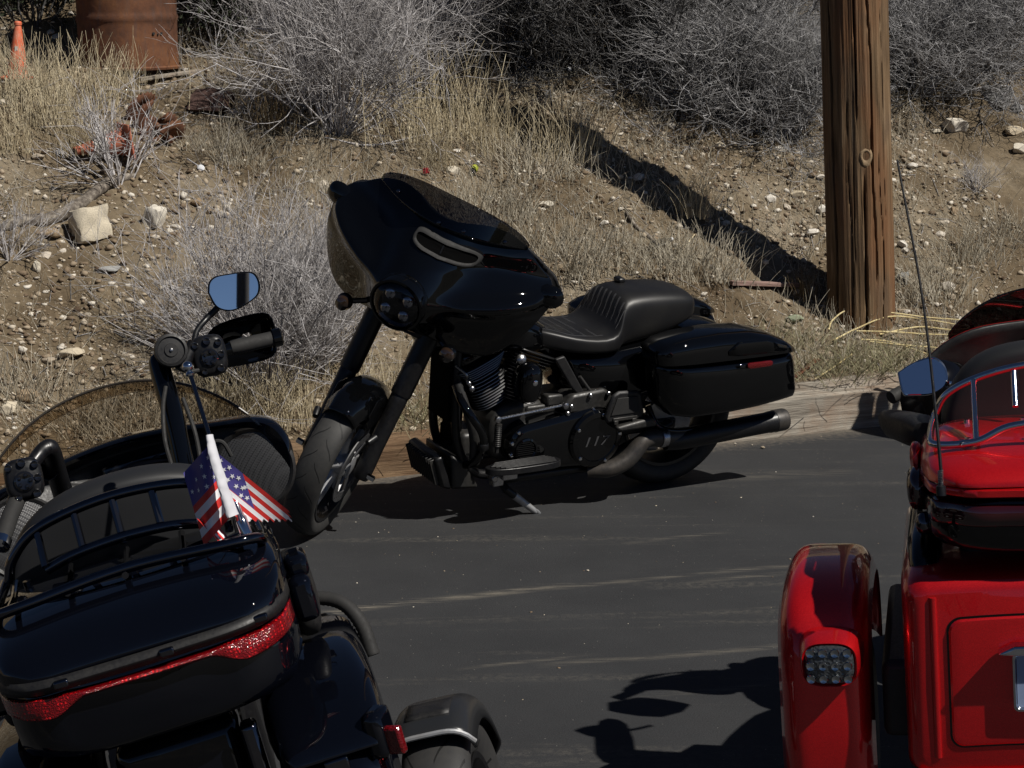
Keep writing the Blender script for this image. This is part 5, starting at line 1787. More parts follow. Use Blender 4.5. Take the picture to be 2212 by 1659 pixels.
    b.loft([tring(TX + q[0], *q[1:]) for q in ((0.10, .28, .84, .96), (0.08, .31, .82, .965), (-0.05, .335, .81, .967), (-0.25, .335, .81, .967), (-0.37, .31, .815, .967), (-0.43, .26, .825, .966), (-0.445, .20, .84, .96))])
    tb = b.build('tour_box', gloss_dark, root, angle=70)
    def wrap(tab):
        return Spline(tab)
    WR = wrap([(0, -.455), (.15, -.448), (.24, -.43), (.29, -.395), (.325, -.32), (.338, -.22)])
    b = MB()
    b.loft([[Vector((TX + WR(abs(y)) - o_, y, z)) for z, o_ in ((.965, .008), (.97, .017), (.985, .017), (.99, .008))] for y in np.linspace(-.337, .337, 60)], caps=False, closed=False)
    b.build('box_lip', red_paint, tb, solid=0.012, angle=60)
    b = MB()
    b.loft([[Vector((TX + WR(abs(y)) - o_, y, z)) for z, o_ in ((.895, .006), (.90, .013), (.945, .013), (.95, .006))] for y in np.linspace(-.32, .32, 60)], caps=False, closed=False)
    b.build('box_lamp', smoke_lens2, tb, solid=0.012, angle=60)
    b = MB()
    b.loft([[Vector((TX + x, w * math.copysign(abs(math.cos(t)) ** 0.55, math.cos(t)), 0.992 + (zc - 0.992) * max(0, math.sin(t)) ** 0.55)) for t in [2 * PI * i / 48 for i in range(48)]] for x, w, zc in ((0.11, .28, 1.03), (0.09, .31, 1.05), (-0.02, .335, 1.066), (-0.14, .338, 1.07), (-0.26, .335, 1.066), (-0.36, .318, 1.05), (-0.42, .285, 1.032), (-0.452, .24, 1.012), (-0.46, .20, 1.0))])
    b.build('box_lid', red_paint, tb, angle=65)
    for sg in (1, -1):
        b = MB()
        b.loft([ring((x, sg * 0.345, z), (0, 1, 0), (0, 0, 1), w, h, 20, 2.6) for x, z, w, h in ((-0.28, .93, .01, .02), (-0.265, .93, .025, .045), (-0.20, .93, .03, .055), (-0.12, .93, .02, .04))])
        b.build('side_marker', smoke_lens2, tb, angle=60)
        b = MB()
        b.loft([ring((x, sg * 0.35, z), (0, 1, 0), (0, 0, 1), w, h, 20, 2.6) for x, z, w, h in ((-0.20, 1.0, .006, .02), (-0.18, 1.0, .014, .035), (-0.10, .99, .016, .035), (-0.05, .99, .008, .02))])
        b.build('side_handle', red_paint, tb, angle=60)
        b = MB()
        b.ball((-0.32, sg * 0.33, 0.865), 0.03, 14, (1, .8, 1))
        b.build('side_bulb', chromeb, tb)
    # rack
    rk = MB()
    zl = 1.072
    TXR = TX - 0.03
    def rail(pts, r=0.0095, sm=6):
        rk.tube([(x + TXR, y, z) for x, y, z in pts], r, 10, smooth=sm)
    rail([(0.05, 0.30, zl), (-0.18, 0.31, zl - .005), (-0.26, 0.295, zl - .01), (-0.285, 0.20, zl), (-0.285, 0.12, zl + .035), (-0.285, 0.0, zl + .045), (-0.285, -0.12, zl + .035), (-0.285, -0.20, zl), (-0.26, -0.295, zl - .01), (-0.18, -0.31, zl - .005), (0.05, -0.30, zl)])
    rail([(0.05, 0.30, zl), (0.03, 0.27, zl + .055), (0.02, 0.20, zl + .095), (0.01, 0.10, zl + .125), (0.01, 0, zl + .135), (0.01, -0.10, zl + .125), (0.02, -0.20, zl + .095), (0.03, -0.27, zl + .055), (0.05, -0.30, zl)])
    rk_o = rk.build('luggage_rack', chrome, root)
    for y, z0, z1 in ((0.20, zl - .0, zl + .095), (0.10, zl + .035, zl + .125), (0.0, zl + .045, zl + .135), (-0.10, zl + .035, zl + .125), (-0.2, zl, zl + .095)):
        b = MB()
        b.tube([(TXR - 0.285 if abs(y) == 0.2 else TXR - 0.05, y, z0), (TXR + 0.015, y, z1 - .003)], 0.008, 10)
        b.build('rack_bar', chrome, rk_o)
    for y in (0.22, -0.22, 0.08, -0.08):
        for x in (-0.24, -0.02):
            b = MB()
            b.lathe([(0.015, 0), (0.009, 0.012), (0.008, 0.05)], (TXR + x, y, zl - 0.05), (0, 0, 1), 12)
            b.build('rack_foot', chrome, rk_o)
    # backrest
    b = MB()
    br = []
    for x, k in ((0.06, .84), (0.055, .96), (0.02, 1.0), (-0.02, 1.0), (-0.055, .95), (-0.062, .85)):
        br.append([Vector((0.13 + x + 0.15 * abs(y) ** 1.5, y * k, 1.0 + (z - 1.0) * k)) for (y, z) in [(-.30, .96), (-.285, 1.07), (-.235, 1.17), (-.15, 1.225), (0, 1.24), (.15, 1.225), (.235, 1.17), (.285, 1.07), (.30, .96), (.15, .95), (0, .95), (-.15, .95)]])
    b.loft(br)
    b.build('backrest', vinyl2, root, angle=70, sub=2)
    for sg in (1, -1):
        b = MB()
        b.loft([ring((x, sg * y, z), (0, 1, 0), (0, 0, 1), w, h, 20, 2.8) for x, y, z, w, h in ((0.14, .33, .99, .03, .03), (0.20, .345, .985, .05, .045), (0.38, .40, .965, .05, .04), (0.50, .43, .955, .035, .03), (0.53, .435, .955, .015, .015))])
        b.build('armrest', plastic, root, angle=60)
    # seat, tank
    b = MB()
    b.loft([ring((x, 0, z), (0, 1, 0), (0, 0, 1), w, h, 24, 3) for x, z, w, h in ((0.25, .80, .15, .08), (0.35, .78, .19, .10), (0.6, .72, .19, .08), (0.8, .72, .12, .07))])
    b.build('seat', vinyl, root, angle=70, sub=1)
    b = MB()
    b.loft([ring((x, 0, z), (0, 1, 0), (0, 0, 1), w, h, 24, 2.6) for x, z, w, h in ((0.72, .75, .06, .05), (0.8, .79, .13, .10), (1.05, .83, .16, .13), (1.2, .84, .12, .10), (1.27, .84, .05, .04))])
    b.build('fuel_tank', red_paint, root, angle=70, sub=1)
    # front end
    wheel(root, Matrix.Translation((1.45, 0, 0.17)), 0.33, 0.13, 0.24, satin, tread_front, 5, (), 'front_wheel')
    b = arch(MB(), (1.45, 0, .17), 0.365, 0.09, 20, 185, 30, 0.07, 0, 15, 3)
    b.build('front_fender', red_paint, root, solid=0.008, angle=60)
    b = MB()
    for sg in (1, -1):
        b.tube([(1.42, sg * .12, .17), (1.12, sg * .12, 0.9)], 0.04, 12)
    b.build('fork', satin, root)
    HC = Vector((1.12, 0, 0.895))
    S = Matrix.Translation(HC) @ Matrix.Scale(0.88, 4) @ Matrix.Translation(-HC) @ Matrix.Translation((0, -0.03, 0))
    batwing(root, S, HC, red_paint, vent_on=False, shield_h=0.12, shield_mat=tint_trike, inner=(0.008, 0.984, 0.01, 0.985, 0.022))
    for sg in (1, -1):
        sc_ = Vector((0.885, sg * 0.27 - 0.03, 0.90))
        nrm = Vector((-1, -sg * 0.15, 0.2)).normalized()
        b = MB()
        b.lathe([(0.10, -0.03), (0.104, 0.004), (0.098, 0.010), (0.09, 0.004), (0.05, 0.012), (0.0, 0.014)], sc_, nrm, 36, caps=False)
        b.build('speaker', grille, root, angle=50)
    b = MB()
    for sg in (1, -1):
        b.tube([(0.95, sg * 0.05, 0.99), (0.92, sg * 0.2, 1.04), (0.82, sg * 0.33, 1.01), (0.74, sg * 0.42, .98)], 0.013, 10, smooth=6)
    hb2 = b.build('handlebar', chrome, root)
    for sg in (1, -1):
        b = MB()
        b.tube([(0.80, sg * 0.345, 1.007), (0.72, sg * 0.435, .975)], 0.02, 12)
        b.build('grip', rubber, hb2)
    # mirror with faceted chrome rim
    mp_ = at_depth(1994, 820, 5.62)
    mirror_part(root, Mi, mp_, Vector((0.1, -1, 0.85)), [(-1, .28), (-.5, .62), (.1, .88), (.55, .88), (.88, .55), (.97, .05), (.8, -.35), (.3, -.62), (-.35, -.66), (-.78, -.62), (-.93, -.2)], 0.064, chrome, [at_depth(2046, 828, 5.64), at_depth(2065, 832, 5.66), at_depth(2090, 838, 5.7)], chrome)
    # dark screen cowl seen between mirror and box
    b = MB()
    b.loft([ring(LP(px, py, D), (0, 1, 0), (0, 0, 1), w, h, 18, 2.4) for px, py, D, w, h in ((1985, 880, 5.85, .02, .03), (1998, 865, 5.85, .07, .07), (2020, 850, 5.9, .09, .10), (2060, 840, 5.95, .06, .08))])
    b.build('switch_housing', gloss_dark, root, angle=60)
    # whip antenna with a spring foot
    a0, a1 = LP(2033, 1062, 4.80), LP(2030, 985, 4.80)
    tip = LP(1938, 345, 4.88)
    b = MB()
    b.lathe([(0.012, -0.01), (0.012, 0.012), (0.007, 0.016), (0.006, 0.04)], a0, (a1 - a0), 12)
    an = b.build('antenna', satin, root)
    b = MB()
    d_ = (a1 - a0)
    e1 = d_.orthogonal().normalized(); e2 = d_.normalized().cross(e1)
    b.tube([a0 + d_ * (0.1 + 0.5 * i / 90) + e1 * (0.0055 * math.cos(i * 0.75)) + e2 * (0.0055 * math.sin(i * 0.75)) for i in range(91)], 0.0019, 5)
    b.build('antenna_spring', steel, an)
    b = MB()
    mid = (a1 + tip) / 2 + Mi.to_3x3() @ Vector((0.012, 0, 0))
    b.tube([a0, a1, mid, tip], [0.0048, 0.0042, 0.003, 0.0026], 8, smooth=6)
    b.build('antenna_whip', satin, an)
    return root
gloss_dark = mat('gloss_dark_plastic', (0.0025, 0.0022, 0.0024), 0.15, 0, 0.5, 0.3)
smoke_lens2 = mat('dark_red_smoked_lens', (0.028, 0.003, 0.004), 0.08, 0, 1.0)
chrome_lamp = mat('lamp_reflector', (0.45, 0.47, 0.48), 0.15, 1.0)
plate_m = mat('blue_white_plate', (0.22, 0.28, 0.42), 0.3)
TRIKE = trike()
# ------------------------------------------------------------------ plants, stones and litter on the bank
def tubes_mesh(name, P, Rd, m, sides=3):
    """P (n,k,3) polylines, Rd (n,k) radii -> one mesh of thin tubes"""
    n, k, _ = P.shape
    T = np.empty_like(P)
    T[:, 1:-1] = P[:, 2:] - P[:, :-2]
    T[:, 0] = P[:, 1] - P[:, 0]
    T[:, -1] = P[:, -1] - P[:, -2]
    T /= np.maximum(np.linalg.norm(T, axis=2, keepdims=True), 1e-9)
    ref = np.where(np.abs(T[:, :, 2:3]) < 0.9, np.array([0, 0, 1.0]), np.array([1.0, 0, 0]))
    U = np.cross(T, ref)
    U /= np.maximum(np.linalg.norm(U, axis=2, keepdims=True), 1e-9)
    Wv = np.cross(T, U)
    V_ = np.empty((n, k, sides, 3))
    for j in range(sides):
        a = 2 * PI * j / sides
        V_[:, :, j] = P + (U * math.cos(a) + Wv * math.sin(a)) * Rd[:, :, None]
    base = (np.arange(n)[:, None, None] * k + np.arange(k - 1)[None, :, None]) * sides
    j = np.arange(sides)[None, None, :]
    jn = (j + 1) % sides
    F_ = np.stack([base + j, base + jn, base + sides + jn, base + sides + j], axis=-1).reshape(-1, 4)
    return quads_mesh(name, V_.reshape(-1, 3), F_, m)
def quads_mesh(name, V_, F_, m, smooth=True):
    me = bpy.data.meshes.new(name)
    me.vertices.add(len(V_))
    me.vertices.foreach_set('co', np.ascontiguousarray(V_, dtype=np.float32).ravel())
    nf, q = F_.shape
    me.loops.add(nf * q)
    me.loops.foreach_set('vertex_index', F_.astype(np.int32).ravel())
    me.polygons.add(nf)
    me.polygons.foreach_set('loop_start', np.arange(0, nf * q, q, dtype=np.int32))
    me.polygons.foreach_set('loop_total', np.full(nf, q, dtype=np.int32))
    me.materials.append(m)
    me.update(calc_edges=True)
    if smooth:
        me.shade_smooth()
    return me
def obj_of(name, me, parent=None, M=None):
    o = bpy.data.objects.new(name, me)
    COL.objects.link(o)
    if parent is not None: o.parent = parent
    if M is not None: o.matrix_local = M
    return o
def straw(name, dark, mid, light, scale=14.0):
    m = mat(name, mid, 0.75, spec=0.3)
    oi = N(m, 'ShaderNodeObjectInfo')
    v = coords(m)
    add = N(m, 'ShaderNodeVectorMath', operation='ADD')
    LK(m, v, add.inputs[0]); LK(m, oi.outputs['Location'], add.inputs[1])
    n = noise_tex(m, add.outputs[0], scale, 3, 0.7)
    c = ramp(m, n, [(0.30, dark), (0.5, mid), (0.68, light)])
    LK(m, c, bsdf(m).inputs['Base Color'])
    return m
twig_grey = straw('grey_dead_twig', (0.20, 0.185, 0.175), (0.40, 0.38, 0.375), (0.60, 0.585, 0.59), 22)
twig_dark = straw('dark_twig', (0.030, 0.028, 0.026), (0.075, 0.072, 0.070), (0.20, 0.20, 0.205), 16)  # dark tone includes the shade of the dense shrubs, put into the colour
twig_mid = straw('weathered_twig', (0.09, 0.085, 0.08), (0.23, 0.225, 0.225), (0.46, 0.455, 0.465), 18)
stem_brown = straw('brown_stem', (0.09, 0.06, 0.03), (0.19, 0.135, 0.07), (0.30, 0.23, 0.13))
grass_tan = straw('tan_dry_grass', (0.26, 0.21, 0.13), (0.45, 0.38, 0.25), (0.64, 0.57, 0.42))
grass_grey = straw('grey_dry_grass', (0.20, 0.175, 0.13), (0.36, 0.32, 0.245), (0.54, 0.50, 0.41))
grass_green = straw('olive_dry_grass', (0.14, 0.13, 0.07), (0.27, 0.25, 0.15), (0.40, 0.37, 0.24))
cane_m = straw('yellow_cane', (0.40, 0.31, 0.14), (0.55, 0.45, 0.23), (0.66, 0.57, 0.33))
leaf_dark = straw('dark_juniper_leaf', (0.010, 0.014, 0.007), (0.028, 0.036, 0.018), (0.05, 0.062, 0.03), 8)
def bush_levels(seed, H, Rad, counts, up=0.55, thick=0.006, curl=0.25, lens=(1.0, .55, .38, .22)):
    rs = np.random.RandomState(seed)
    n0 = counts[0]
    ang = rs.uniform(0, 2 * PI, n0)
    tilt = np.abs(rs.normal(0, 1.0, n0)) * 0.55
    D0 = np.stack([np.cos(ang) * np.sin(tilt) * Rad / H * 1.6, np.sin(ang) * np.sin(tilt) * Rad / H * 1.6, np.cos(tilt)], 1)
    D0 /= np.linalg.norm(D0, axis=1, keepdims=True)
    O0 = np.stack([np.cos(ang), np.sin(ang), np.zeros(n0)], 1) * rs.uniform(0, 0.12 * Rad, n0)[:, None]
    O0[:, 2] = -0.03
    L0 = H * rs.uniform(0.6, 1.05, n0)
    out = []
    k = 5
    def lines(O, D, L, wob):
        n = len(O)
        P = np.empty((n, k, 3))
        P[:, 0] = O
        d = D.copy()
        for i in range(1, k):
            d = d + rs.normal(0, wob, (n, 3))
            d[:, 2] += 0.04 * up
            d /= np.linalg.norm(d, axis=1, keepdims=True)
            P[:, i] = P[:, i - 1] + d * (L / (k - 1))[:, None]
        return P
    P = lines(O0, D0, L0, curl * 0.5)
    Rd = np.outer(np.full(n0, thick), np.linspace(1, 0.5, k))
    out.append((P, Rd))
    L = L0
    for lv in range(1, len(counts)):
        n = counts[lv]
        src = rs.randint(0, len(P), n)
        t = rs.uniform(0.25 if lv == 1 else 0.1, 1.0, n) * (k - 1)
        i = np.minimum(t.astype(int), k - 2)
        f = (t - i)[:, None]
        O = P[src, i] * (1 - f) + P[src, i + 1] * f
        D = P[src, i + 1] - P[src, i]
        D /= np.maximum(np.linalg.norm(D, axis=1, keepdims=True), 1e-9)
        D = D + rs.normal(0, 0.55, (n, 3)) + np.array([0, 0, 0.18 * up])
        D /= np.linalg.norm(D, axis=1, keepdims=True)
        L2 = H * lens[lv] * rs.uniform(0.5, 1.1, n)
        P2 = lines(O, D, L2, curl)
        out.append((P2, np.outer(np.full(n, thick * (0.62 ** lv)), np.linspace(1, 0.4, k))))
        P, L = P2, L2
    return out
def bush_mesh(name, seed, H, Rad, counts, m, **kw):
    lv = bush_levels(seed, H, Rad, counts, **kw)
    return tubes_mesh(name + '_trunk', *lv[0], m, 5), tubes_mesh(name, np.concatenate([a for a, b in lv[1:]]), np.concatenate([b for a, b in lv[1:]]), m)
def place_bush(meshes, p, rz, sc, label, name='dry_shrub', group='dead shrubs on the bank', mats=None):
    M = Matrix.Translation(p) @ Matrix.Rotation(rz, 4, 'Z') @ Matrix.Diagonal((*(sc if hasattr(sc, '__len__') else (sc, sc, sc)), 1))
    r = empty(name, M)
    tag(r, label, 'shrub', group)
    a = obj_of('trunk', meshes[0], r)
    b = obj_of('crown', meshes[1], r)
    if mats:
        for o in (a, b):
            o.material_slots[0].link = 'OBJECT'
            o.material_slots[0].material = mats
    return r
BUSH_A = bush_mesh('grey_shrub', 11, 0.95, 0.75, (64, 420, 1900, 3600), twig_grey, thick=0.0056, curl=0.2)
BUSH_B = bush_mesh('dark_shrub', 23, 0.9, 0.85, (60, 420, 1900, 3800), twig_dark, thick=0.0068, curl=0.34)
BUSH_C = bush_mesh('broom_shrub', 37, 0.95, 0.60, (110, 520, 1400, 1200), twig_grey, thick=0.0044, curl=0.14, up=1.0, lens=(1, .5, .34, .2))
BUSH_D = bush_mesh('sparse_shrub', 51, 0.5, 0.55, (22, 90, 240), twig_grey, thick=0.0048, curl=0.2)
place_bush(BUSH_A, on_bank(730, 285), 1.1, (0.80, 0.8, 1.05), 'big pale grey dead shrub beside the rusty drum, above the motorcycle')
place_bush(BUSH_A, on_bank(860, 180), 2.1, (0.9, 0.9, 1.0), 'pale grey dead shrub at the top edge, right of the biggest shrub')
place_bush(BUSH_A, on_bank(560, 60), 4.0, (0.7, 0.7, 0.8), 'grey dead shrub at the top edge between the drum and the biggest shrub')
place_bush(BUSH_C, on_bank(575, 850), 0.0, (1.0, 0.8, 0.82), 'grey broom-like shrub at the kerb behind the high handlebar')
place_bush(BUSH_C, on_bank(690, 800), 2.0, (0.72, 0.6, 0.68), 'grey broom-like shrub just behind the fork of the batwing motorcycle')
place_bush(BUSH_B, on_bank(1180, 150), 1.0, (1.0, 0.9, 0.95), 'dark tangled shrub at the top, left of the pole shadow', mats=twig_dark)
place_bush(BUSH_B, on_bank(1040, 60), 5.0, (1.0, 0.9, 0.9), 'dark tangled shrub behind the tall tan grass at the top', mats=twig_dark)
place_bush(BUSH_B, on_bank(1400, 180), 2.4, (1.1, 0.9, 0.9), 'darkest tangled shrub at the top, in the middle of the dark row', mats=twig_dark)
place_bush(BUSH_B, on_bank(1580, 260), 3.3, (0.95, 0.8, 0.75), 'weathered grey shrub left of the utility pole', mats=twig_mid)
place_bush(BUSH_B, on_bank(1700, 300), 4.4, (0.7, 0.7, 0.7), 'low grey shrub touching the left side of the utility pole', mats=twig_mid)
place_bush(BUSH_B, on_bank(1640, 120), 0.4, (1.0, 0.9, 0.9), 'weathered shrub at the top edge left of the utility pole', mats=twig_mid)
place_bush(BUSH_B, on_bank(1985, 200), 5.4, (0.9, 0.8, 0.75), 'weathered grey shrub right of the utility pole', mats=twig_mid)
place_bush(BUSH_B, on_bank(2150, 150), 0.9, (1.0, 0.9, 0.8), 'weathered grey shrub in the top right corner', mats=twig_mid)
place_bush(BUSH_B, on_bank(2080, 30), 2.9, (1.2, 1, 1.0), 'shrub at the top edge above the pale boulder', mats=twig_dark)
place_bush(BUSH_D, on_bank(255, 395), 0.5, 1.0, 'small sparse leafless bush growing over the fallen orange cone')
place_bush(BUSH_D, on_bank(20, 560), 2.6, 0.6, 'tiny leafless twig bush at the left edge')
place_bush(BUSH_D, on_bank(2110, 415), 1.2, 0.42, 'tiny dry bush right of the utility pole')
# evergreens behind the drum
rsj = np.random.RandomState(5)
def juniper(p, rad, H, seed, label):
    rs = np.random.RandomState(seed)
    r = empty('juniper_bush', Matrix.Translation(p))
    tag(r, label, 'shrub', 'dark evergreen bushes')
    lv = bush_levels(seed, H, rad, (24, 160, 700), thick=0.008, curl=0.3)
    tw = tubes_mesh('twigs', np.concatenate([a for a, b in lv]), np.concatenate([b for a, b in lv]), twig_dark)
    obj_of('trunk', tw, r)
    tips = np.concatenate([lv[1][0][:, 2:].reshape(-1, 3), lv[2][0].reshape(-1, 3)])
    n = 15000
    c = tips[rs.randint(0, len(tips), n)] + rs.normal(0, 0.035, (n, 3))
    d = rs.normal(0, 1, (n, 3)); d[:, 2] += 0.5
    d /= np.linalg.norm(d, axis=1, keepdims=True)
    s_ = np.cross(d, rs.normal(0, 1, (n, 3)))
    s_ /= np.linalg.norm(s_, axis=1, keepdims=True)
    L = rs.uniform(0.018, 0.045, n)[:, None]
    V_ = np.stack([c, c + d * L * .5 + s_ * L * .22, c + d * L, c + d * L * .5 - s_ * L * .22], 1).reshape(-1, 3)
    obj_of('crown', quads_mesh('leaves', V_, np.arange(n * 4).reshape(-1, 4), leaf_dark, False), r)
juniper(on_bank(75, 80) + Vector((-0.05, 0.12, 0)), 0.6, 0.95, 3, 'dark green evergreen bush in the top left corner behind the orange cone')
juniper(on_bank(440, 70) + Vector((0, 0.25, 0)), 0.5, 0.9, 4, 'dark evergreen bush right behind the rusty drum')
# ---- grass clumps
def clump_mesh(name, seed, n, H, spread, lean, m, r=0.0016, heads=False, k=5):
    rs = np.random.RandomState(seed)
    O = np.stack([rs.normal(0, spread, n), rs.normal(0, spread, n), np.full(n, -0.015)], 1)
    a = rs.uniform(0, 2 * PI, n)
    out = O[:, :2] / max(spread, 1e-3)
    D = np.stack([np.cos(a) * lean + out[:, 0] * lean * .5, np.sin(a) * lean + out[:, 1] * lean * .5, np.ones(n)], 1)
    D /= np.linalg.norm(D, axis=1, keepdims=True)
    L = H * rs.uniform(0.35, 1.05, n)
    P = np.empty((n, k, 3))
    P[:, 0] = O
    d = D.copy()
    bend = rs.normal(0, 0.09, (n, 3)); bend[:, 2] = -np.abs(bend[:, 2]) * 0.7
    for i in range(1, k):
        d = d + bend + rs.normal(0, 0.05, (n, 3))
        d /= np.linalg.norm(d, axis=1, keepdims=True)
        P[:, i] = P[:, i - 1] + d * (L / (k - 1))[:, None]
    Rd = np.outer(rs.uniform(0.7, 1.2, n) * r, np.linspace(1.0, 0.45, k))
    return tubes_mesh(name, P, Rd, m)
G_TALL = clump_mesh('tall_grass', 1, 130, 0.42, 0.10, 0.12, grass_tan, 0.0022)
G_TALL2 = clump_mesh('tall_grass_b', 2, 110, 0.50, 0.14, 0.10, grass_tan, 0.0025)
G_MED = clump_mesh('mid_grass', 3, 190, 0.22, 0.10, 0.32, grass_grey, 0.0018)
G_LOW = clump_mesh('low_grass', 4, 240, 0.13, 0.11, 0.6, grass_green, 0.0013)
G_BRN = clump_mesh('brown_stems', 5, 120, 0.40, 0.06, 0.16, stem_brown, 0.0020)
def grass(me, px, py, sc, rz, label, name='grass_clump', cat='grass', group='dry grass clumps on the bank'):
    p = on_bank(px, py)
    o = obj_of(name, me, None, Matrix.Translation(p) @ Matrix.Rotation(rz, 4, 'Z') @ Matrix.Scale(sc, 4))
    return tag(o, label, cat, group)
for i, (me, px, py, sc, lb) in enumerate((
    (G_TALL2, 60, 250, 0.95, 'tall tan grass clump in front of the orange cone'),
    (G_TALL, 120, 270, 0.9, 'tan grass clump below the left side of the rusty drum'),
    (G_TALL2, 200, 240, 0.9, 'tall tan grass stalks standing in front of the rusty drum'),
    (G_TALL, 25, 330, 0.8, 'tan grass clump at the left edge below the cone'),
    (G_TALL, 170, 330, 0.7, 'tan grass clump just above the fallen orange cone'),
    (G_TALL, 255, 210, 0.7, 'small tan grass clump at the foot of the rusty drum'),
    (G_TALL, 42, 205, 0.75, 'tan grass clump hiding the foot of the upright orange cone'),
    (G_TALL2, 95, 210, 0.7, 'tall tan stalks between the orange cone and the drum'),
    (G_BRN, 580, 285, 0.85, 'brown stem clump in front of the biggest grey shrub'),
    (G_TALL2, 900, 300, 1.0, 'tall tan grass clump above the left of the fairing'),
    (G_TALL2, 985, 290, 1.1, 'tallest tan grass clump above the windshield'),
    (G_TALL, 1050, 330, 1.0, 'tan grass clump right below the start of the pole shadow'),
    (G_TALL, 940, 360, 0.8, 'tan grass clump close above the windshield top'),
    (G_TALL2, 1190, 350, 0.85, 'thin tall grass stalks crossing the pole shadow'),
    (G_TALL, 1250, 330, 0.8, 'sparse grass stalks right of the crossing stalks'),
    (G_MED, 1130, 380, 1.3, 'grey grass tuft below the middle of the pole shadow'),
    (G_MED, 1010, 460, 1.2, 'grey grass tuft beside the windshield right edge'),
    (G_MED, 1100, 470, 1.2, 'grey grass tuft right of the windshield'),
    (G_MED, 1180, 550, 1.3, 'pale grass tuft between fairing and seat'),
    (G_MED, 1250, 590, 1.4, 'pale grass tuft above the front of the seat'),
    (G_TALL, 1500, 470, 0.62, 'pale stalk clump on the lower edge of the pole shadow'),
    (G_MED, 1480, 560, 1.2, 'pale grass tuft above the saddlebags'),
    (G_MED, 1530, 600, 1.2, 'pale grass tuft right of the passenger seat'),
    (G_MED, 1400, 580, 1.1, 'pale grass tuft behind the passenger seat'),
    (G_BRN, 1735, 650, 0.5, 'brown stems at the shaded foot of the utility pole'),
    (G_LOW, 1760, 800, 1.5, 'low olive grass tuft behind the grey kerb timber'),
    (G_LOW, 1840, 790, 1.7, 'low olive grass tuft below the utility pole'),
    (G_LOW, 1920, 775, 1.6, 'low olive grass tuft right of the pole foot'),
    (G_LOW, 1690, 740, 1.2, 'low dry tuft left of the green stone'),
    (G_MED, 2010, 640, 1.2, 'grey grass tuft right of the utility pole foot'),
    (G_MED, 2080, 560, 1.1, 'grey grass tuft above the trike windshield'),
    (G_MED, 2180, 520, 1.1, 'grey grass tuft at the right edge'),
    (G_TALL, 1690, 110, 0.75, 'few tall yellow stalks left of the pole top'),
    (G_TALL, 520, 900, 0.8, 'tan grass clump at the kerb under the hand guard'),
    (G_TALL, 580, 920, 0.85, 'tan grass clump at the kerb between the two black motorcycles'),
    (G_TALL, 455, 905, 0.7, 'tan grass clump seen behind the smoked windshield'),
    (G_TALL, 640, 915, 0.8, 'tan grass clump at the kerb left of the front wheel'),
    (G_TALL, 820, 880, 0.8, 'tan grass clump between the fork legs'),
    (G_LOW, 880, 900, 1.4, 'low grass tuft at the kerb behind the front fork'),
    (G_MED, 40, 850, 1.2, 'grey grass tuft at the left edge above the windshield'),
    (G_MED, 200, 930, 1.2, 'grey grass tuft seen through the smoked windshield'),
    (G_MED, 330, 950, 1.2, 'grey grass tuft behind the handlebar riser'),
    (G_MED, 510, 350, 0.9, 'small grey tuft below the brown stems'),
    (G_MED, 470, 320, 0.9, 'small grey tuft right of the rusty auger'))):
    grass(me, px, py, sc, i * 2.4, lb)
# loose dry grass and twigs all over the slope
def scatter(n, seed, smin=-3.3, smax=4.6, dmin=0.22, dmax=4.3, dens=None):
    rs = np.random.RandomState(seed)
    out = []
    while len(out) < n:
        s, d = rs.uniform(smin, smax), rs.uniform(dmin, dmax)
        if dens and rs.uniform() > dens(s, d): continue
        p = from_sd(s, d)
        out.append((p.x, p.y, bank_z(p.x, p.y)))
    return np.array(out), rs
def veg_dens(s, d):
    v = noise.noise(Vector((s * 1.1, d * 1.4, 9.2))) * 0.6 + noise.noise(Vector((s * 4, d * 4, 2.2))) * 0.35 + 0.38
    if s < 0.6: v -= 0.35 * (1 - sstep(0.2, 0.6, s))     # barer earth on the left
    if d < 0.6: v += 0.3
    return max(0.02, v)
O_, rs_ = scatter(17000, 77, dens=veg_dens)
n_ = len(O_)
a_ = rs_.uniform(0, 2 * PI, n_)
ln = rs_.uniform(0.0, 1.2, n_)
D_ = np.stack([np.cos(a_) * ln, np.sin(a_) * ln, np.ones(n_)], 1)
D_ /= np.linalg.norm(D_, axis=1, keepdims=True)
L_ = 0.04 + 0.17 * rs_.uniform(size=n_) ** 1.8
P_ = np.empty((n_, 4, 3)); P_[:, 0] = O_ - np.array([0, 0, 0.005])
d_ = D_.copy()
for i in range(1, 4):
    d_ = d_ + rs_.normal(0, 0.14, (n_, 3)); d_ /= np.linalg.norm(d_, axis=1, keepdims=True)
    P_[:, i] = P_[:, i - 1] + d_ * (L_ / 3)[:, None]
tag(obj_of('dry_grass', tubes_mesh('dry_grass', P_, np.outer(rs_.uniform(0.0010, 0.0021, n_), np.array([1, .9, .7, .4])), grass_grey)), 'short dry grass scattered over the bank', 'grass', kind='stuff')
O_, rs_ = scatter(2200, 78)
n_ = len(O_)
a_ = rs_.uniform(0, 2 * PI, n_)
L_ = rs_.uniform(0.03, 0.14, n_)
P_ = np.empty((n_, 3, 3))
for i in range(3):
    t = (i - 1) * 0.5
    P_[:, i, 0] = O_[:, 0] + np.cos(a_) * L_ * t; P_[:, i, 1] = O_[:, 1] + np.sin(a_) * L_ * t
    P_[:, i, 2] = np.array([bank_z(x, y) for x, y in P_[:, i, :2]]) + 0.004 + rs_.uniform(0, 0.006, n_)
tag(obj_of('fallen_twigs', tubes_mesh('fallen_twigs', P_, np.outer(rs_.uniform(0.0009, 0.0022, n_), np.ones(3)), twig_mid)), 'fallen twigs lying all over the bank', 'twigs', kind='stuff')
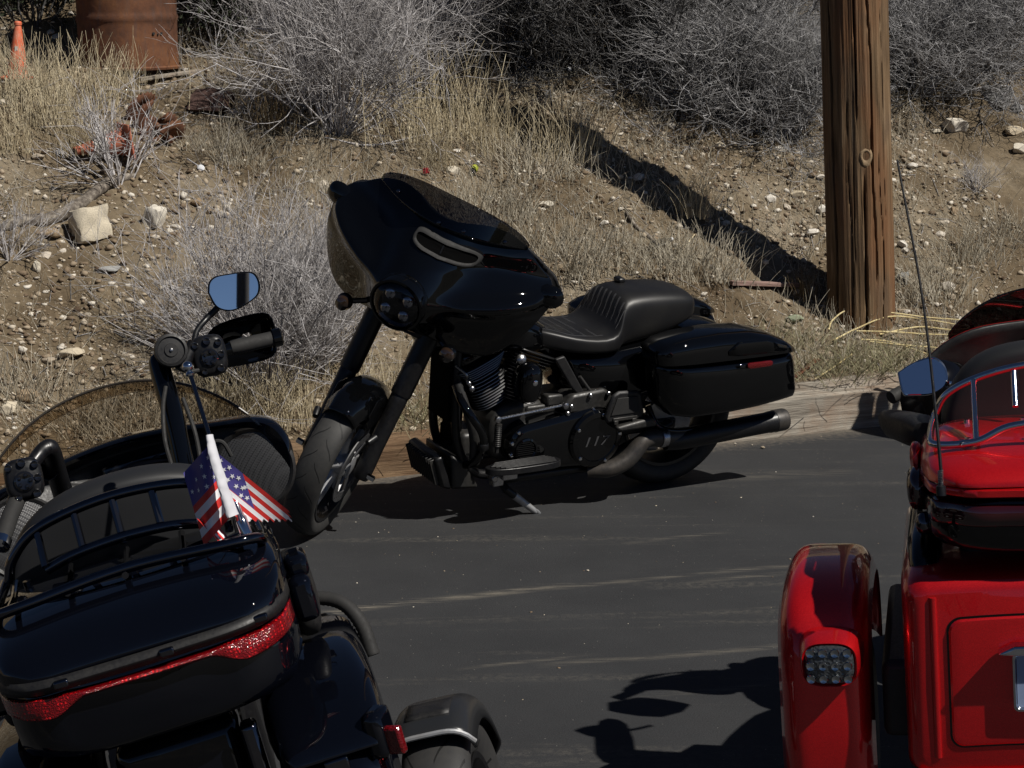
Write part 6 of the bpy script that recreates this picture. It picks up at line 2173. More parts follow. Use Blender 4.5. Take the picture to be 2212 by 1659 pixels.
# ---- stones
def stone_mat(name, a, b, c):
    m = mat(name, b, 0.9, spec=0.25)
    oi = N(m, 'ShaderNodeObjectInfo')
    v = coords(m)
    n = noise_tex(m, v, 24, 5, 0.65)
    base = ramp(m, oi.outputs['Random'], [(0.0, a), (0.45, b), (1.0, c)])
    LK(m, mix(m, 0.7, base, ramp(m, n, [(0.3, g(0.6)), (0.7, g(1.2))]), 'MULTIPLY'), bsdf(m).inputs['Base Color'])
    bump(m, n, 0.5, 0.006)
    return m
stone_m = stone_mat('pale_stone', (0.30, 0.24, 0.17), (0.52, 0.46, 0.38), (0.70, 0.66, 0.59))
boulder_m = stone_mat('limestone_boulder', (0.50, 0.42, 0.30), (0.56, 0.50, 0.39), (0.64, 0.60, 0.53))
gravel_m = mat('gravel', (0.3, 0.26, 0.2), 0.9, spec=0.25)
_gi = N(gravel_m, 'ShaderNodeNewGeometry')
LK(gravel_m, ramp(gravel_m, _gi.outputs['Random Per Island'], [(0.0, (0.09, 0.06, 0.038)), (0.4, (0.20, 0.15, 0.10)), (0.75, (0.36, 0.30, 0.22)), (1.0, (0.58, 0.54, 0.47))]), bsdf(gravel_m).inputs['Base Color'])
def rock_mesh(name, seed, sub=2, m=None, cut=7, flat=0.75, block=False):
    rnd = random.Random(seed)
    bm = bmesh.new()
    bmesh.ops.create_icosphere(bm, subdivisions=sub, radius=1.0)
    planes = [(Vector((rnd.gauss(0, 1), rnd.gauss(0, 1), rnd.gauss(0, 1))).normalized(), rnd.uniform(0.55, 0.85)) for _ in range(cut)]
    if block:
        q = Quaternion((rnd.gauss(0, 1), rnd.gauss(0, 1), rnd.gauss(0, 1)), rnd.uniform(0.2, 0.5))
        planes = [(q @ Vector(a), rnd.uniform(0.50, 0.66)) for a in ((1, 0, .1), (-1, .1, 0), (0, 1, .15), (.1, -1, 0), (0, .1, 1), (0, 0, -1))] + [(p_, rnd.uniform(.68, .8)) for p_, _ in planes[:5]]
    for v in bm.verts:
        for nn, d in planes:
            e = v.co.dot(nn) - d
            if e > 0: v.co -= nn * e * 0.92
        v.co *= 1 + (0.22 if block else 0.10) * noise.noise(v.co * 1.7 + Vector((seed, 0, 0))) + 0.04 * noise.noise(v.co * 5 + Vector((0, seed, 0)))
        v.co.z *= flat
    me = bpy.data.meshes.new(name)
    bm.to_mesh(me); bm.free()
    me.materials.append(m or stone_m)
    me.shade_smooth(); me.set_sharp_from_angle(angle=R(28))
    return me
STONES = [rock_mesh('stone', 100 + i, 2 if i % 2 else 1, flat=random.Random(i).uniform(.55, .9)) for i in range(9)]
PATCH = []
for (px, py, ws, wd, k) in ((200, 770, 0.55, 0.22, 0.9), (60, 880, 0.5, 0.25, 0.9), (440, 430, 0.35, 0.3, 0.6), (80, 430, 0.4, 0.3, 0.5), (2120, 330, 0.5, 0.6, 0.8), (1480, 350, 0.6, 0.4, 0.6), (1620, 400, 0.5, 0.4, 0.5), (1150, 520, 0.4, 0.3, 0.4), (1990, 420, 0.5, 0.4, 0.6)):
    q_ = on_bank(px, py)
    s_, d_ = sd(q_.x, q_.y)
    PATCH.append((s_, d_, ws, wd, k))
def stone_dens(s, d):
    v = 0.42 + 0.6 * noise.noise(Vector((s * 1.3 + 4, d * 1.3, 1.1)))
    if s < 0.3 and d < 1.2: v += 0.35
    if s > 3.0: v += 0.25
    for (cs, cd, ws, wd, k) in PATCH:
        v += k * math.exp(-((s - cs) / ws) ** 2 - ((d - cd) / wd) ** 2)
    return v * 0.75
Os, rs_ = scatter(290, 91, -3.0, 4.4, 0.3, 4.0, stone_dens)
for i, o in enumerate(Os):
    r = 0.012 + 0.034 * rs_.uniform() ** 2.4
    M = Matrix.Translation(Vector(o) + Vector((0, 0, r * 0.05))) @ Matrix.Rotation(rs_.uniform(0, 6.28), 4, 'Z') @ Matrix.Rotation(rs_.normal(0, .3), 4, 'X') @ Matrix.Diagonal((r * rs_.uniform(.9, 1.5), r, r * rs_.uniform(.7, 1.0), 1))
    obj_of('stone', STONES[i % 9], bank, M)
ico_v, ico_f = [], []
bmi = bmesh.new(); bmesh.ops.create_icosphere(bmi, subdivisions=1, radius=1.0)
ico_v = np.array([v.co[:] for v in bmi.verts]); ico_f = np.array([[v.index for v in f.verts] for f in bmi.faces]); bmi.free()
def gravel(name, n, seed, rmin, rmax, label, dens, pts=None):
    Og, rs = scatter(n, seed, -3.3, 4.6, 0.2, 4.3, dens) if pts is None else (pts, np.random.RandomState(seed))
    n = len(Og)
    r = rmin + (rmax - rmin) * rs.uniform(size=n) ** 4
    Vg = ico_v[None] * (1 + rs.normal(0, 0.26, (n, len(ico_v), 1))) * (r[:, None, None] * np.stack([rs.uniform(.8, 1.5, n), rs.uniform(.8, 1.3, n), rs.uniform(.5, .9, n)], 1)[:, None, :])
    a = rs.uniform(0, 6.28, n)
    X = Vg[:, :, 0] * np.cos(a)[:, None] - Vg[:, :, 1] * np.sin(a)[:, None]
    Y = Vg[:, :, 0] * np.sin(a)[:, None] + Vg[:, :, 1] * np.cos(a)[:, None]
    Vg = np.stack([X, Y, Vg[:, :, 2]], 2) + Og[:, None, :] + np.array([0, 0, 1.0]) * (r * 0.05)[:, None, None]
    Fg = (ico_f[None] + (np.arange(n) * len(ico_v))[:, None, None]).reshape(-1, 3)
    return tag(obj_of(name, quads_mesh(name, Vg.reshape(-1, 3), Fg, gravel_m, False)), label, 'gravel', kind='stuff')
gravel('gravel', 42000, 15, 0.003, 0.020, 'loose gravel strewn over the bank', lambda s, d: max(0.05, stone_dens(s, d) + 0.1))
rsr = np.random.RandomState(8)
pr = []
for i in range(420):
    s, d = rsr.uniform(-1.5, 3.5), -abs(rsr.normal(0, 1.6)) - 0.01
    p = from_sd(s, d); pr.append((p.x, p.y, 0.0))
gravel('road_grit', 0, 16, 0.0012, 0.0042, 'small pale grit scattered on the asphalt', None, np.array(pr))
# bigger rocks, one by one
def boulder(px, py, size, seed, label, shape=(1, 1, 1), rz=0.0, m=None):
    p = on_bank(px, py)
    o = obj_of('rock', rock_mesh('rock', seed, 4, m or boulder_m, 9, 0.9, block=seed in (301, 302, 308, 317, 319, 320, 324, 327)), None, Matrix.Translation(p + Vector((0, 0, size * 0.28))) @ Matrix.Rotation(rz, 4, 'Z') @ Matrix.Diagonal((size * shape[0], size * shape[1], size * shape[2], 1)))
    return tag(o, label, 'rock', 'larger rocks on the bank')
grey_m = stone_mat('grey_rock', (0.17, 0.17, 0.16), (0.24, 0.24, 0.23), (0.34, 0.34, 0.33))
green_m = stone_mat('green_grey_stone', (0.24, 0.26, 0.18), (0.28, 0.31, 0.21), (0.33, 0.35, 0.25))
brown_r = stone_mat('brown_stone', (0.24, 0.17, 0.10), (0.30, 0.22, 0.14), (0.36, 0.28, 0.19))
dk_red = stone_mat('dark_red_rock', (0.055, 0.032, 0.028), (0.075, 0.045, 0.038), (0.10, 0.06, 0.05))
for a in ((195, 505, 0.150, 301, 'large blocky cream boulder, the biggest on the left slope', (1.0, .8, 1.05), 0.4, None),
          (335, 482, 0.092, 302, 'smooth pale boulder right of the biggest cream boulder', (0.9, .8, 1.0), 1.2, None),
          (110, 515, 0.045, 303, 'flat brown stone below the fallen log', (1.4, 1, .7), 0.2, brown_r),
          (425, 445, 0.035, 304, 'brown stone lying below the white spoon', (1, .9, .9), 0.9, brown_r),
          (60, 865, 0.052, 305, 'brown stone just above the smoked windshield edge', (1.1, 1, .8), 0.3, brown_r),
          (18, 890, 0.045, 306, 'pale stone at the left edge above the windshield', (1.2, 1, .8), 0.7, None),
          (155, 770, 0.045, 307, 'flat grey-brown stone on the gravel patch at left', (1.4, 1, .6), 0.5, None),
          (80, 590, 0.035, 308, 'upright pale stone on the bare earth at left', (.8, .8, 1.2), 0.1, None),
          (240, 585, 0.040, 309, 'flat grey stone on the bare earth left of the mirror', (1.6, 1, .5), 0.2, grey_m),
          (490, 462, 0.03, 310, 'pale round stone above the grey broom shrub', (1.1, 1, .9), 0.4, None),
          (1285, 350, 0.036, 311, 'cream stone on the lower edge of the pole shadow', (1.2, 1, 1), 0.4, None),
          (1130, 540, 0.040, 312, 'brown stone right beside the windshield', (1.3, 1, .7), 0.2, brown_r),
          (1180, 448, 0.042, 313, 'white stone between windshield and pole shadow', (1.3, .8, .6), 0.9, None),
          (980, 375, 0.036, 314, 'cream stone peeking above the windshield', (1, 1, 1), 0.6, None),
          (1555, 320, 0.040, 315, 'cream rounded stone left of the utility pole', (1, .9, .9), 0.3, None),
          (1725, 425, 0.036, 316, 'flat pale stone at the left side of the utility pole', (1.4, 1, .8), 0.0, None),
          (2155, 228, 0.12, 317, 'big grey block boulder under the top right shrub', (1.0, .9, .9), 0.7, grey_m),
          (2195, 240, 0.045, 318, 'dark grey stone right of the big grey block', (1, 1, .9), 0.2, grey_m),
          (2062, 282, 0.085, 319, 'white angular rock right of the utility pole', (1.1, 1, .8), 0.3, None),
          (2020, 290, 0.036, 320, 'flat white slab left of the white angular rock', (1.6, .8, .5), 0.15, None),
          (2190, 290, 0.052, 321, 'cream rock at the right edge below the grey block', (1.3, 1, .7), 0.5, None),
          (2200, 330, 0.05, 322, 'lower cream rock at the right edge', (1.2, 1, .8), 1.5, None),
          (2060, 460, 0.038, 323, 'pinkish stone right of the antenna tip', (1, .8, .9), 0.8, brown_r),
          (1950, 610, 0.055, 324, 'pale blue-grey rock at the right foot of the utility pole', (1, .8, 1), 0.8, grey_m),
          (1718, 700, 0.036, 325, 'round green-grey stone left of the pole foot', (1.2, 1, .85), 0.2, green_m),
          (2050, 590, 0.032, 326, 'small pale stone above the trike fairing', (1, 1, .8), 0.4, None),
          (460, 245, 0.17, 327, 'dark red rock half hidden under the biggest grey shrub', (1.1, .8, .65), 0.2, dk_red)):
    boulder(*a)
# pebbles on the asphalt
for px, py, r, lb in ((1648, 966, 0.012, 'cream pebble on the asphalt right of the rear wheel'), (1588, 958, 0.007, 'small pale pebble on the asphalt close to the rear wheel'), (1625, 961, 0.005, 'tiny pebble between two others on the asphalt'), (1270, 1232, 0.006, 'white pebble lying alone in the middle of the road')):
    tag(obj_of('pebble', STONES[1], None, Matrix.Translation(on_road(px, py, r * 0.5)) @ Matrix.Scale(r, 4)), lb, 'pebble', 'pebbles on the asphalt')
# ------------------------------------------------------------------ things lying and standing about
def thing(name, p, label, cat, group=None, M=None):
    r = empty(name, Matrix.Translation(p) if M is None else M)
    return tag(r, label, cat, group)
rust = mat('rusty_steel', (0.15, 0.06, 0.03), 0.8, 0.3)
_rv = coords(rust)
_rn = noise_tex(rust, _rv, 5, 6, 0.7)
_rn2 = noise_tex(rust, coords(rust, (3, 3, 0.6)), 9, 5, 0.7)
_rc = ramp(rust, _rn, [(0.3, (0.045, 0.022, 0.014)), (0.5, (0.125, 0.050, 0.024)), (0.7, (0.20, 0.085, 0.035))])
LK(rust, mix(rust, ramp(rust, _rn2, [(0.5, g(0)), (0.7, g(0.6))]), _rc, (0.085, 0.06, 0.055)), bsdf(rust).inputs['Base Color'])
bump(rust, _rn, 0.4, 0.01)
p = on_bank(272, 146)
dr = thing('rusty_drum', p + Vector((0, 0.12, -0.02)), 'rusty brown steel drum standing upright on the bank at the top left', 'drum')
b = MB()
prof = [(0.275, 0.0), (0.29, 0.0), (0.293, 0.012), (0.285, 0.02)]
for i in range(1, 45):
    h = 0.88 * i / 45
    r_ = 0.285 + 0.010 * math.exp(-((h - 0.29) / 0.012) ** 2) + 0.010 * math.exp(-((h - 0.585) / 0.012) ** 2)
    prof.append((r_, h))
prof += [(0.287, 0.87), (0.293, 0.885), (0.285, 0.89), (0.275, 0.87), (0.27, 0.1), (0.27, 0.02)]
b.lathe(prof, (0, 0, 0), (0, 0, 1), 64, closed=True)
b.v = [(x * (1 + 0.012 * noise.noise(Vector((x * 4, y * 4, z * 3)))), y * (1 + 0.012 * noise.noise(Vector((x * 4, y * 4, z * 3)))), z) for x, y, z in b.v]
b.build('drum_wall', rust, dr, angle=50)
for a, z, w, h in ((-50, 0.205, 0.006, 0.008), (-44, 0.20, 0.008, 0.005), (-39, 0.205, 0.005, 0.007)):
    b = MB()
    c_ = Vector((math.cos(R(a)), math.sin(R(a)), 0))
    b.lathe([(h, -0.004), (h, 0.002), (0, 0.0022)], c_ * 0.289 + Vector((0, 0, z)), c_, 10)
    b.v = [tuple(c_ * 0.289 + Vector((0, 0, z)) + (Vector(q) - c_ * 0.289 - Vector((0, 0, z))) * 1.0) for q in b.v]
    b.build('hole', rubber, dr)
orange = mat('faded_orange_plastic', (0.62, 0.12, 0.045), 0.6)
LK(orange, mix(orange, ramp(orange, noise_tex(orange, coords(orange), 14, 5, 0.7), [(0.45, g(0)), (0.72, g(0.7))]), (0.60, 0.115, 0.045), (0.55, 0.30, 0.20)), bsdf(orange).inputs['Base Color'])
faded = mat('dusty_orange_plastic', (0.36, 0.10, 0.055), 0.75)
LK(faded, mix(faded, ramp(faded, noise_tex(faded, coords(faded), 16, 5, 0.7), [(0.4, g(0)), (0.7, g(0.8))]), (0.40, 0.095, 0.05), (0.22, 0.13, 0.08)), bsdf(faded).inputs['Base Color'])
white_tape = mat('dirty_white_tape', (0.55, 0.53, 0.50), 0.6)
def cone(root):
    b = MB()
    b.lathe([(0.135, 0.025), (0.125, 0.035), (0.105, 0.09), (0.085, 0.19), (0.062, 0.30), (0.042, 0.40), (0.034, 0.43), (0.040, 0.435), (0.040, 0.455), (0.030, 0.465), (0.026, 0.462)], (0, 0, 0), (0, 0, 1), 28, caps=False)
    b.build('cone_body', orange, root)
    b = MB()
    b.box((0, 0, 0.014), (0.30, 0.30, 0.026))
    b.build('cone_base', orange, root, bevel=0.01)
    b = MB()
    b.lathe([(0.087, 0.19), (0.0645, 0.30)], (0, 0, 0), (0, 0, 1), 28, caps=False)
    return b
p = on_bank(38, 172)
cn = thing('traffic_cone', p, 'upright faded orange traffic cone in tall grass at the top left', 'traffic cone', M=Matrix.Translation(p) @ Matrix.Rotation(R(4), 4, 'Y') @ Matrix.Diagonal((0.52, 0.52, 0.70, 1)))
cone(cn)
b = MB()
b.box((0.0, -0.0742, 0.25), (0.03, 0.006, 0.035))
b.build('sticker', white_tape, cn)
p = on_bank(255, 338)
cn = thing('traffic_cone', p, 'fallen orange traffic cone lying under the small leafless bush', 'traffic cone', M=Matrix.Translation(p + Vector((0.05, 0.02, 0.07))) @ Matrix.Rotation(R(25), 4, 'Z') @ Matrix.Rotation(R(-98), 4, 'Y') @ Matrix.Diagonal((0.62, 0.8, 0.62, 1)))
cone(cn).build('reflective_band', white_tape, cn)
for o_ in cn.children:
    if o_.name.startswith('cone_'):
        o_.data.materials[0] = faded
# rusty auger
p0, p1 = on_bank(300, 262) + Vector((0, 0, 0.07)), on_bank(372, 325) + Vector((0, 0, 0.05))
ag = thing('rusty_auger', (p0 + p1) / 2, 'rusty toothed auger blades lying right of the fallen orange cone', 'auger')
b = MB()
b.tube([p0 - (p0 + p1) / 2, p1 - (p0 + p1) / 2], 0.018, 10)
b.build('shaft', rust, ag)
axd = (p1 - p0).normalized()
e1 = axd.orthogonal().normalized(); e2 = axd.cross(e1)
for k in range(4):
    c0 = p0.lerp(p1, (k + 0.5) / 4) - (p0 + p1) / 2
    b = MB()
    pts_o, pts_i = [], []
    for i in range(41):
        a = 2 * PI * i / 40 * 0.86 + k
        rr = 0.105 + (0.010 if i % 2 else -0.004)
        ofs = axd * (0.055 * (i / 40 - 0.5))
        pts_o.append(c0 + (e1 * math.cos(a) + e2 * math.sin(a)) * rr + ofs)
        pts_i.append(c0 + (e1 * math.cos(a) + e2 * math.sin(a)) * 0.018 + ofs)
    b.loft([pts_o, pts_i], caps=False, closed=False)
    b.build('blade', rust, ag, solid=0.005)
# fallen log and sticks
bark = straw('grey_bark', (0.05, 0.04, 0.032), (0.13, 0.11, 0.09), (0.30, 0.265, 0.22), 30)
bump(bark, noise_tex(bark, coords(bark), 50, 5, 0.7), 0.8, 0.01)
def stick(name, pxs, radii, label, lift=0.5, m=bark, cat='branch'):
    pts = [on_bank(x, y) for x, y in pxs]
    c = sum(pts, Vector()) / len(pts)
    b = MB()
    pts = [q - c + Vector((0, 0, radii[0] * lift)) for q in pts]
    pp = catmull(pts, 8)
    n = len(pp)
    b.tube(pp, [interp(i / (n - 1), [(j / (len(radii) - 1), r_) for j, r_ in enumerate(radii)]) * (1 + 0.25 * noise.noise(Vector((i * 0.7, 0, radii[0] * 90)))) for i in range(n)], 12)
    return tag(b.build(name, m, None, M=Matrix.Translation(c)), label, cat, 'branches lying on the bank')
stick('fallen_log', ((-30, 515), (40, 490), (110, 478), (175, 442), (235, 402), (290, 386)), [0.016, 0.03, 0.034, 0.033, 0.03, 0.018], 'short weathered log lying left of the biggest cream boulder')
stick('fallen_branch', ((1352, 462), (1375, 495), (1398, 515), (1424, 535)), [0.007, 0.011, 0.011, 0.007], 'dark stick lying on the slope above the seat', 0.9)
stick('fallen_branch', ((700, 300), (800, 318), (900, 300), (960, 290)), [0.004, 0.006, 0.005, 0.003], 'thin pale branch lying below the biggest grey shrub', 1.5, twig_grey)
stick('fallen_branch', ((1500, 520), (1470, 556), (1440, 590)), [0.004, 0.004, 0.003], 'thin straw stick leaning above the passenger seat', 4, grass_tan)
# litter
def bottle(px, py, rz, tilt, sc, label, band=None):
    p = on_bank(px, py)
    r = thing('plastic_bottle', p, label, 'bottle', 'plastic bottles littering the bank', M=Matrix.Translation(p + Vector((0, 0, 0.03 * sc))) @ Matrix.Rotation(rz, 4, 'Z') @ Matrix.Rotation(R(tilt), 4, 'Y') @ Matrix.Scale(sc, 4))
    b = MB()
    prof = [(0.0, 0), (0.028, 0.0), (0.032, 0.008)] + [(0.032 + (0.0015 if i % 2 else -0.0015), 0.02 + i * 0.012) for i in range(10)] + [(0.03, 0.145), (0.02, 0.17), (0.012, 0.185), (0.012, 0.195)]
    b.lathe(prof, (0, 0, 0), (0, 0, 1), 20, caps=False)
    b.v = [(x * (1 + 0.25 * noise.noise(Vector((x * 20, y * 20, z * 14 + px)))), y * (1 + 0.25 * noise.noise(Vector((x * 20, z * 18, py)))), z) for x, y, z in b.v]
    b.build('bottle_wall', clear_pl, r, angle=50)
    b = MB()
    b.lathe([(0.014, 0.185), (0.014, 0.203), (0.0, 0.204)], (0, 0, 0), (0, 0, 1), 16)
    b.build('cap', white_pl, r)
    if band:
        b = MB()
        b.lathe([(0.0335, 0.06), (0.0335, 0.115)], (0, 0, 0), (0, 0, 1), 20, caps=False)
        b.build('band', band, r)
lime = mat('lime_label', (0.33, 0.36, 0.04), 0.5)
bottle(1405, 545, 0.6, 78, 0.75, 'crumpled clear plastic bottle lying above the seat')
bottle(1165, 168, 0.2, 86, 0.95, 'clear plastic bottle lying under the dark shrubs left')
bottle(1235, 168, 1.3, 80, 0.8, 'clear plastic bottle glinting under the dark shrubs right', None)
bottle(1018, 392, 1.2, 60, 0.6, 'clear bottle with a lime green label standing in grass above the windshield', lime)
p = on_bank(425, 365)
sp_ = thing('plastic_spoon', p, 'white plastic spoon lying on the slope', 'spoon', M=Matrix.Translation(p + Vector((0, 0, 0.02))) @ Matrix.Rotation(R(-38), 4, 'Z') @ Matrix.Rotation(R(22), 4, 'Y') @ Matrix.Rotation(R(50), 4, 'X'))
b = MB()
b.ball((0.035, 0, 0), 0.02, 14, (1.3, .85, .22))
b.build('bowl', white_pl, sp_)
b = MB()
b.tube([(0.01, 0, 0.002), (-0.03, 0, 0.004), (-0.075, 0, 0.002)], [0.004, 0.0035, 0.006], 8, flat=0.5)
b.build('handle', white_pl, sp_)
p = on_bank(585, 815)
sh = MB()
sh.prism([(-0.042, -0.05), (0.0, -0.065), (0.03, -0.04), (0.045, 0.045), (0.02, 0.055), (-0.035, 0.02)], (0, 0, 0), (1, 0, 0.1), (0, 0.35, 0.93), (0, 0.012, -0.004))
so_ = tag(sh.build('reflector_shard', amber, None, M=Matrix.Translation(p + Vector((0, 0, 0.07))), bevel=0.003), 'broken orange reflector shard in the grass under the hand guard', 'litter')
b = MB()
b.box((0.025, 0.02, 0.055), (0.045, 0.016, 0.018))
b.build('broken_rim', white_pl, so_)
pink = wood('faded_pink_board', (0.16, 0.10, 0.085), (0.36, 0.25, 0.22), (0.28, 0.17, 0.14), 9.0, (0.4, 8, 8))
def board(pa, pb, w, t, label, m=pink, lift=0.03):
    a, c = on_bank(*pa), on_bank(*pb)
    d = c - a
    M = Matrix.Translation((a + c) / 2 + Vector((0, 0, lift))) @ d.to_track_quat('X', 'Z').to_matrix().to_4x4()
    b = MB()
    nx = 16
    b.loft([[Vector((d.length * (i / nx - .5), y * (1 + 0.1 * noise.noise(Vector((i * .9, y * 90, 3)))), z)) for y, z in ((-w / 2, -t / 2), (-w / 2, t / 2), (w / 2, t / 2), (w / 2, -t / 2))] for i in range(nx + 1)])
    return tag(b.build('board', m, None, M=M, bevel=0.002), label, 'board', 'boards on the bank')
board((1578, 628), (1722, 630), 0.05, 0.022, 'faded pink board lying left of the utility pole foot')
board((1712, 832), (1765, 788), 0.03, 0.008, 'thin rusty strip lying behind the grey kerb timber', rust)
board((300, 185), (430, 165), 0.04, 0.02, 'pale weathered board lying in front of the rusty drum', tie_grey)
# yellow canes arching in front of the pole
cp = on_bank(1800, 720)
cr_ = thing('cane_bundle', cp, 'yellow dry canes arching in front of the utility pole foot', 'canes')
for k, (pts) in enumerate((((1790, 712, 0.02), (1800, 690, 0.08), (1840, 668, 0.14), (1930, 676, 0.12), (2010, 686, 0.10), (2100, 692, 0.08)),
    ((1800, 735, 0.02), (1850, 710, 0.05), (1920, 684, 0.10), (2000, 690, 0.09), (2090, 705, 0.06)),
    ((1850, 715, 0.04), (1930, 717, 0.05), (2010, 722, 0.04), (2080, 722, 0.04)),
    ((1860, 733, 0.03), (1920, 738, 0.03), (1990, 760, 0.03), (2050, 780, 0.02)),
    ((1880, 738, 0.03), (1950, 745, 0.03), (2060, 752, 0.03), (2120, 742, 0.04)),
    ((1840, 765, 0.01), (1790, 800, 0.01), (1760, 818, 0.01)),
    ((1900, 722, 0.05), (1985, 706, 0.06), (2060, 712, 0.06), (2140, 700, 0.06)))):
    b = MB()
    q = []
    for x, y, h in pts:
        d_ = ray(x, y)
        s0 = on_bank(x, y + 12)
        t = (s0 - CAM_O).length / d_.length
        q.append(CAM_O + d_ * (t - 0.03 - h * 0.5) - cp)
    b.tube(q, [0.0042, 0.0038, 0.0022], 6, smooth=6)
    b.build('cane', cane_m, cr_)
for px, py, col, lb in ((921, 380, (0.26, 0.02, 0.025), 'small red wrapper behind the windshield top'), (130, 345, (0.55, 0.57, 0.6), 'small silvery wrapper under the leafless bush')):
    p = on_bank(px, py)
    m_ = mat('wrapper_' + str(px), col, 0.35)
    b = MB()
    b.grid(lambda u, v: Vector(((u - .5) * 0.035, (v - .5) * 0.022, 0.012 * noise.noise(Vector((u * 4, v * 4, px))) + 0.02 * v)), 8, 6)
    tag(b.build('wrapper', m_, None, M=Matrix.Translation(p + Vector((0, 0, 0.02))) @ Matrix.Rotation(R(40), 4, 'X'), solid=0.001), lb, 'litter', 'wrappers on the bank')
# ------------------------------------------------------------------ flag on the luggage rack
f_red = mat('flag_red', (0.55, 0.025, 0.02), 0.55)
f_white = mat('flag_white', (0.72, 0.72, 0.74), 0.55)
f_blue = mat('flag_blue', (0.06, 0.05, 0.22), 0.55)
f_sleeve = mat('flag_sleeve_cloth', (0.50, 0.50, 0.53), 0.7)
for m_ in (f_red, f_white, f_blue, f_sleeve):
    bump(m_, noise_tex(m_, coords(m_), 18, 3, 0.5), 0.35, 0.01)
FD = 4.20
fb = at_depth(531, 1148, FD)
fl = thing('flag', fb, 'small American flag on a chrome pole clamped to the black luggage rack', 'flag')
def FP(px, py, dd=0.0):
    return at_depth(px, py, FD + dd) - fb
b = MB()
b.tube([FP(531, 1150), FP(520, 1118, .0), FP(455, 950, .02), FP(408, 800, .04)], [0.0065, 0.0055, 0.005, 0.0045], 12)
b.build('flag_pole', chromeb, fl)
b = MB()
b.ball(FP(405, 792, .04), 0.0115, 16)
b.lathe([(0.008, 0), (0.010, 0.004), (0.006, 0.010)], FP(411, 812, .04), FP(405, 792, .04) - FP(411, 812, .04), 14)
b.build('finial', chrome, fl)
b = MB()
b.lathe([(0.009, -0.002), (0.013, 0.0), (0.013, 0.04), (0.010, 0.044), (0.010, 0.075), (0.007, 0.08)], FP(534, 1158), FP(512, 1098) - FP(534, 1158), 18)
b.build('pole_socket', chrome, fl)
b = MB()
b.tube([FP(534, 1150), FP(505, 1162, .01), FP(450, 1182, .02), FP(405, 1200, .03)], 0.0075, 12)
b.build('mount_bar', chromeb, fl)
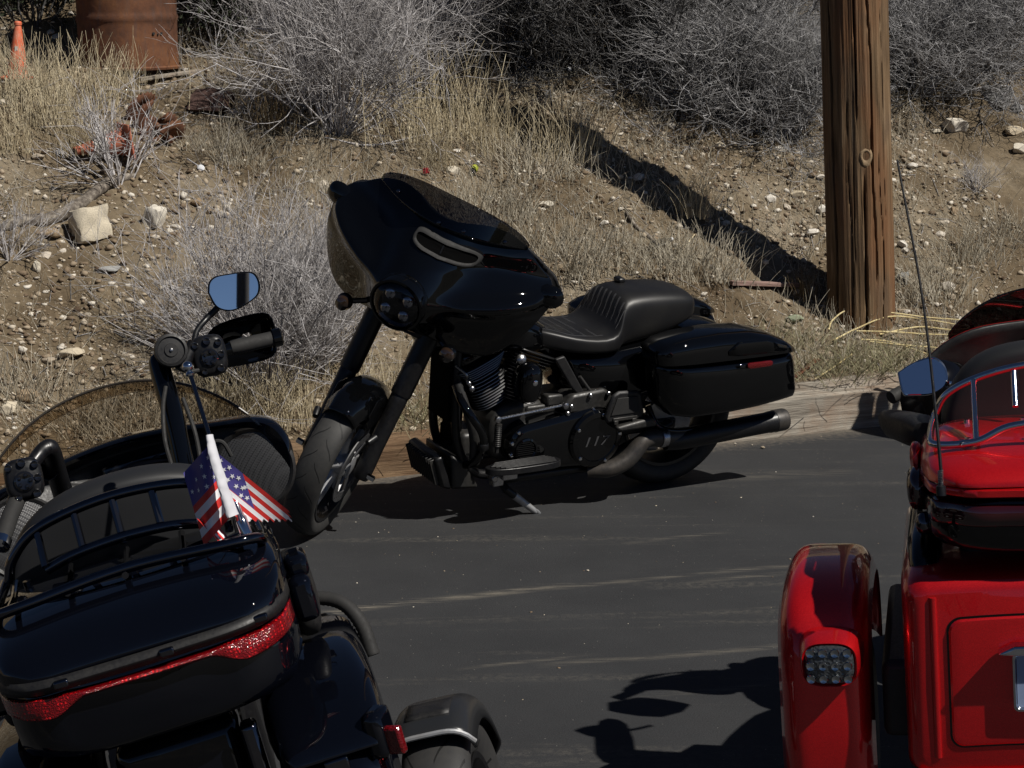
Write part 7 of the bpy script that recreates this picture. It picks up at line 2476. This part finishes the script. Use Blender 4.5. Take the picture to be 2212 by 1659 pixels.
# sleeve
b = MB()
b.tube([FP(452, 940, -.035), FP(462, 985, -.045), FP(474, 1025, -.05), FP(486, 1065, -.05), FP(503, 1115, -.05)], [0.0090, 0.0120, 0.0125, 0.0130, 0.0150], 14, smooth=6, flat=0.55)
b.v = [tuple(Vector(q) + Vector((0.0015 * noise.noise(Vector(q) * 90), 0.004 * noise.noise(Vector(q) * 60), 0))) for q in b.v]
b.build('sleeve', f_sleeve, fl)
def star_pts(cx, cy, r, surf, lift):
    out = []
    for i in range(10):
        a = PI / 2 + i * PI / 5
        rr = r if i % 2 == 0 else r * 0.4
        out.append((cx + rr * math.cos(a), cy + rr * math.sin(a)))
    return out
def wing(name, h0, h1, fly, n_str, fold, wave, star_rc, canton_u, canton_v, vis):
    """h0, h1: hoist ends; fly: pixel vector; vis(u,v) True where the cloth shows"""
    def surf(u, v):
        x = h0[0] + (h1[0] - h0[0]) * v + fly[0] * u
        y = h0[1] + (h1[1] - h0[1]) * v + fly[1] * u
        return FP(x, y, wave(u, v))
    mbs = MB()
    NU, NVv = 96, n_str * 8
    vs = [surf(i / NU, j / NVv) for j in range(NVv + 1) for i in range(NU + 1)]
    fs, ms = [], []
    for j in range(NVv):
        for i in range(NU):
            u, v = (i + .5) / NU, (j + .5) / NVv
            if not vis(u, v): continue
            a = j * (NU + 1) + i
            fs.append((a, a + 1, a + NU + 2, a + NU + 1))
            st = int(v * n_str)
            ms.append(2 if (u < canton_u and v < canton_v) else (0 if st % 2 == 0 else 1))
    mbs.v = [tuple(q) for q in vs]; mbs.f = fs; mbs.m = ms
    o = mbs.build(name, [f_red, f_white, f_blue], fl, angle=70)
    eps = 1e-3
    for (su, sv) in star_rc:
        pu, pv = surf(su + eps, sv) - surf(su - eps, sv), surf(su, sv + eps) - surf(su, sv - eps)
        c = surf(su, sv)
        nn = pu.cross(pv).normalized()
        if nn.dot(CAM_O - (c + fb)) < 0: nn = -nn
        t1 = pu.normalized(); t2 = nn.cross(t1)
        sb = MB()
        sb.add([c + nn * 0.0012 + t1 * q[0] + t2 * q[1] for q in star_pts(0, 0, 0.0062, None, 0)], [tuple(range(10))])
        sb.build('star', f_white, o, smooth=False)
    return o
# right wing: stripes fall away to the lower right
wing('cloth', (457, 968), (505, 1112), (170, 138), 9, None, lambda u, v: -0.012 * math.sin(u * 5 + v * 2) + 0.05 * u * v - 0.01 * u, [(0.09, .10), (0.20, .10), (0.09, .24), (0.20, .23), (0.30, .16), (0.10, .38), (0.21, .37), (0.31, .30), (0.24, .48), (0.33, .43), (0.36, .24)], 0.40, 0.54,
     lambda u, v: (1112 - 968) * v + 968 + 138 * u < 1124 + 3 * math.sin(u * 60) and u < 0.97 + 0.02 * math.sin(v * 90))
# left wing: stripes sag to the lower left
wing('cloth', (452, 960), (497, 1118), (-56, 62), 9, None, lambda u, v: -0.03 - 0.014 * math.sin(u * 6 - v * 3) + 0.03 * u, [(0.15, .12), (0.40, .14), (0.14, .25), (0.40, .28), (0.66, .22), (0.16, .38), (0.42, .41), (0.68, .36), (0.88, .30)], 1.0, 0.46,
     lambda u, v: u < 1.0)
# folded corner under the left wing
wing('cloth', (425, 1120), (470, 1135), (58, 62), 5, None, lambda u, v: -0.02 + 0.05 * v, [], 0.0, 0.0, lambda u, v: u + v * 0.6 < 1.05)
# ------------------------------------------------------------------ one more motorcycle, out of view, whose shadow reaches the kerb
def copy_tree(o, parent=None):
    c = o.copy()
    COL.objects.link(c)
    c.parent = parent
    if parent is not None:
        c.matrix_parent_inverse = o.matrix_parent_inverse.copy()
        c.matrix_basis = o.matrix_basis.copy()
    for ch in o.children:
        copy_tree(ch, c)
    return c
far = copy_tree(BIKE)
far.matrix_world = vehicle_frame((3.88, 9.70, 0), -152.0, 9.0)
tag(far, 'black motorcycle just out of view at the right, shading the grey kerb timber', 'motorcycle')
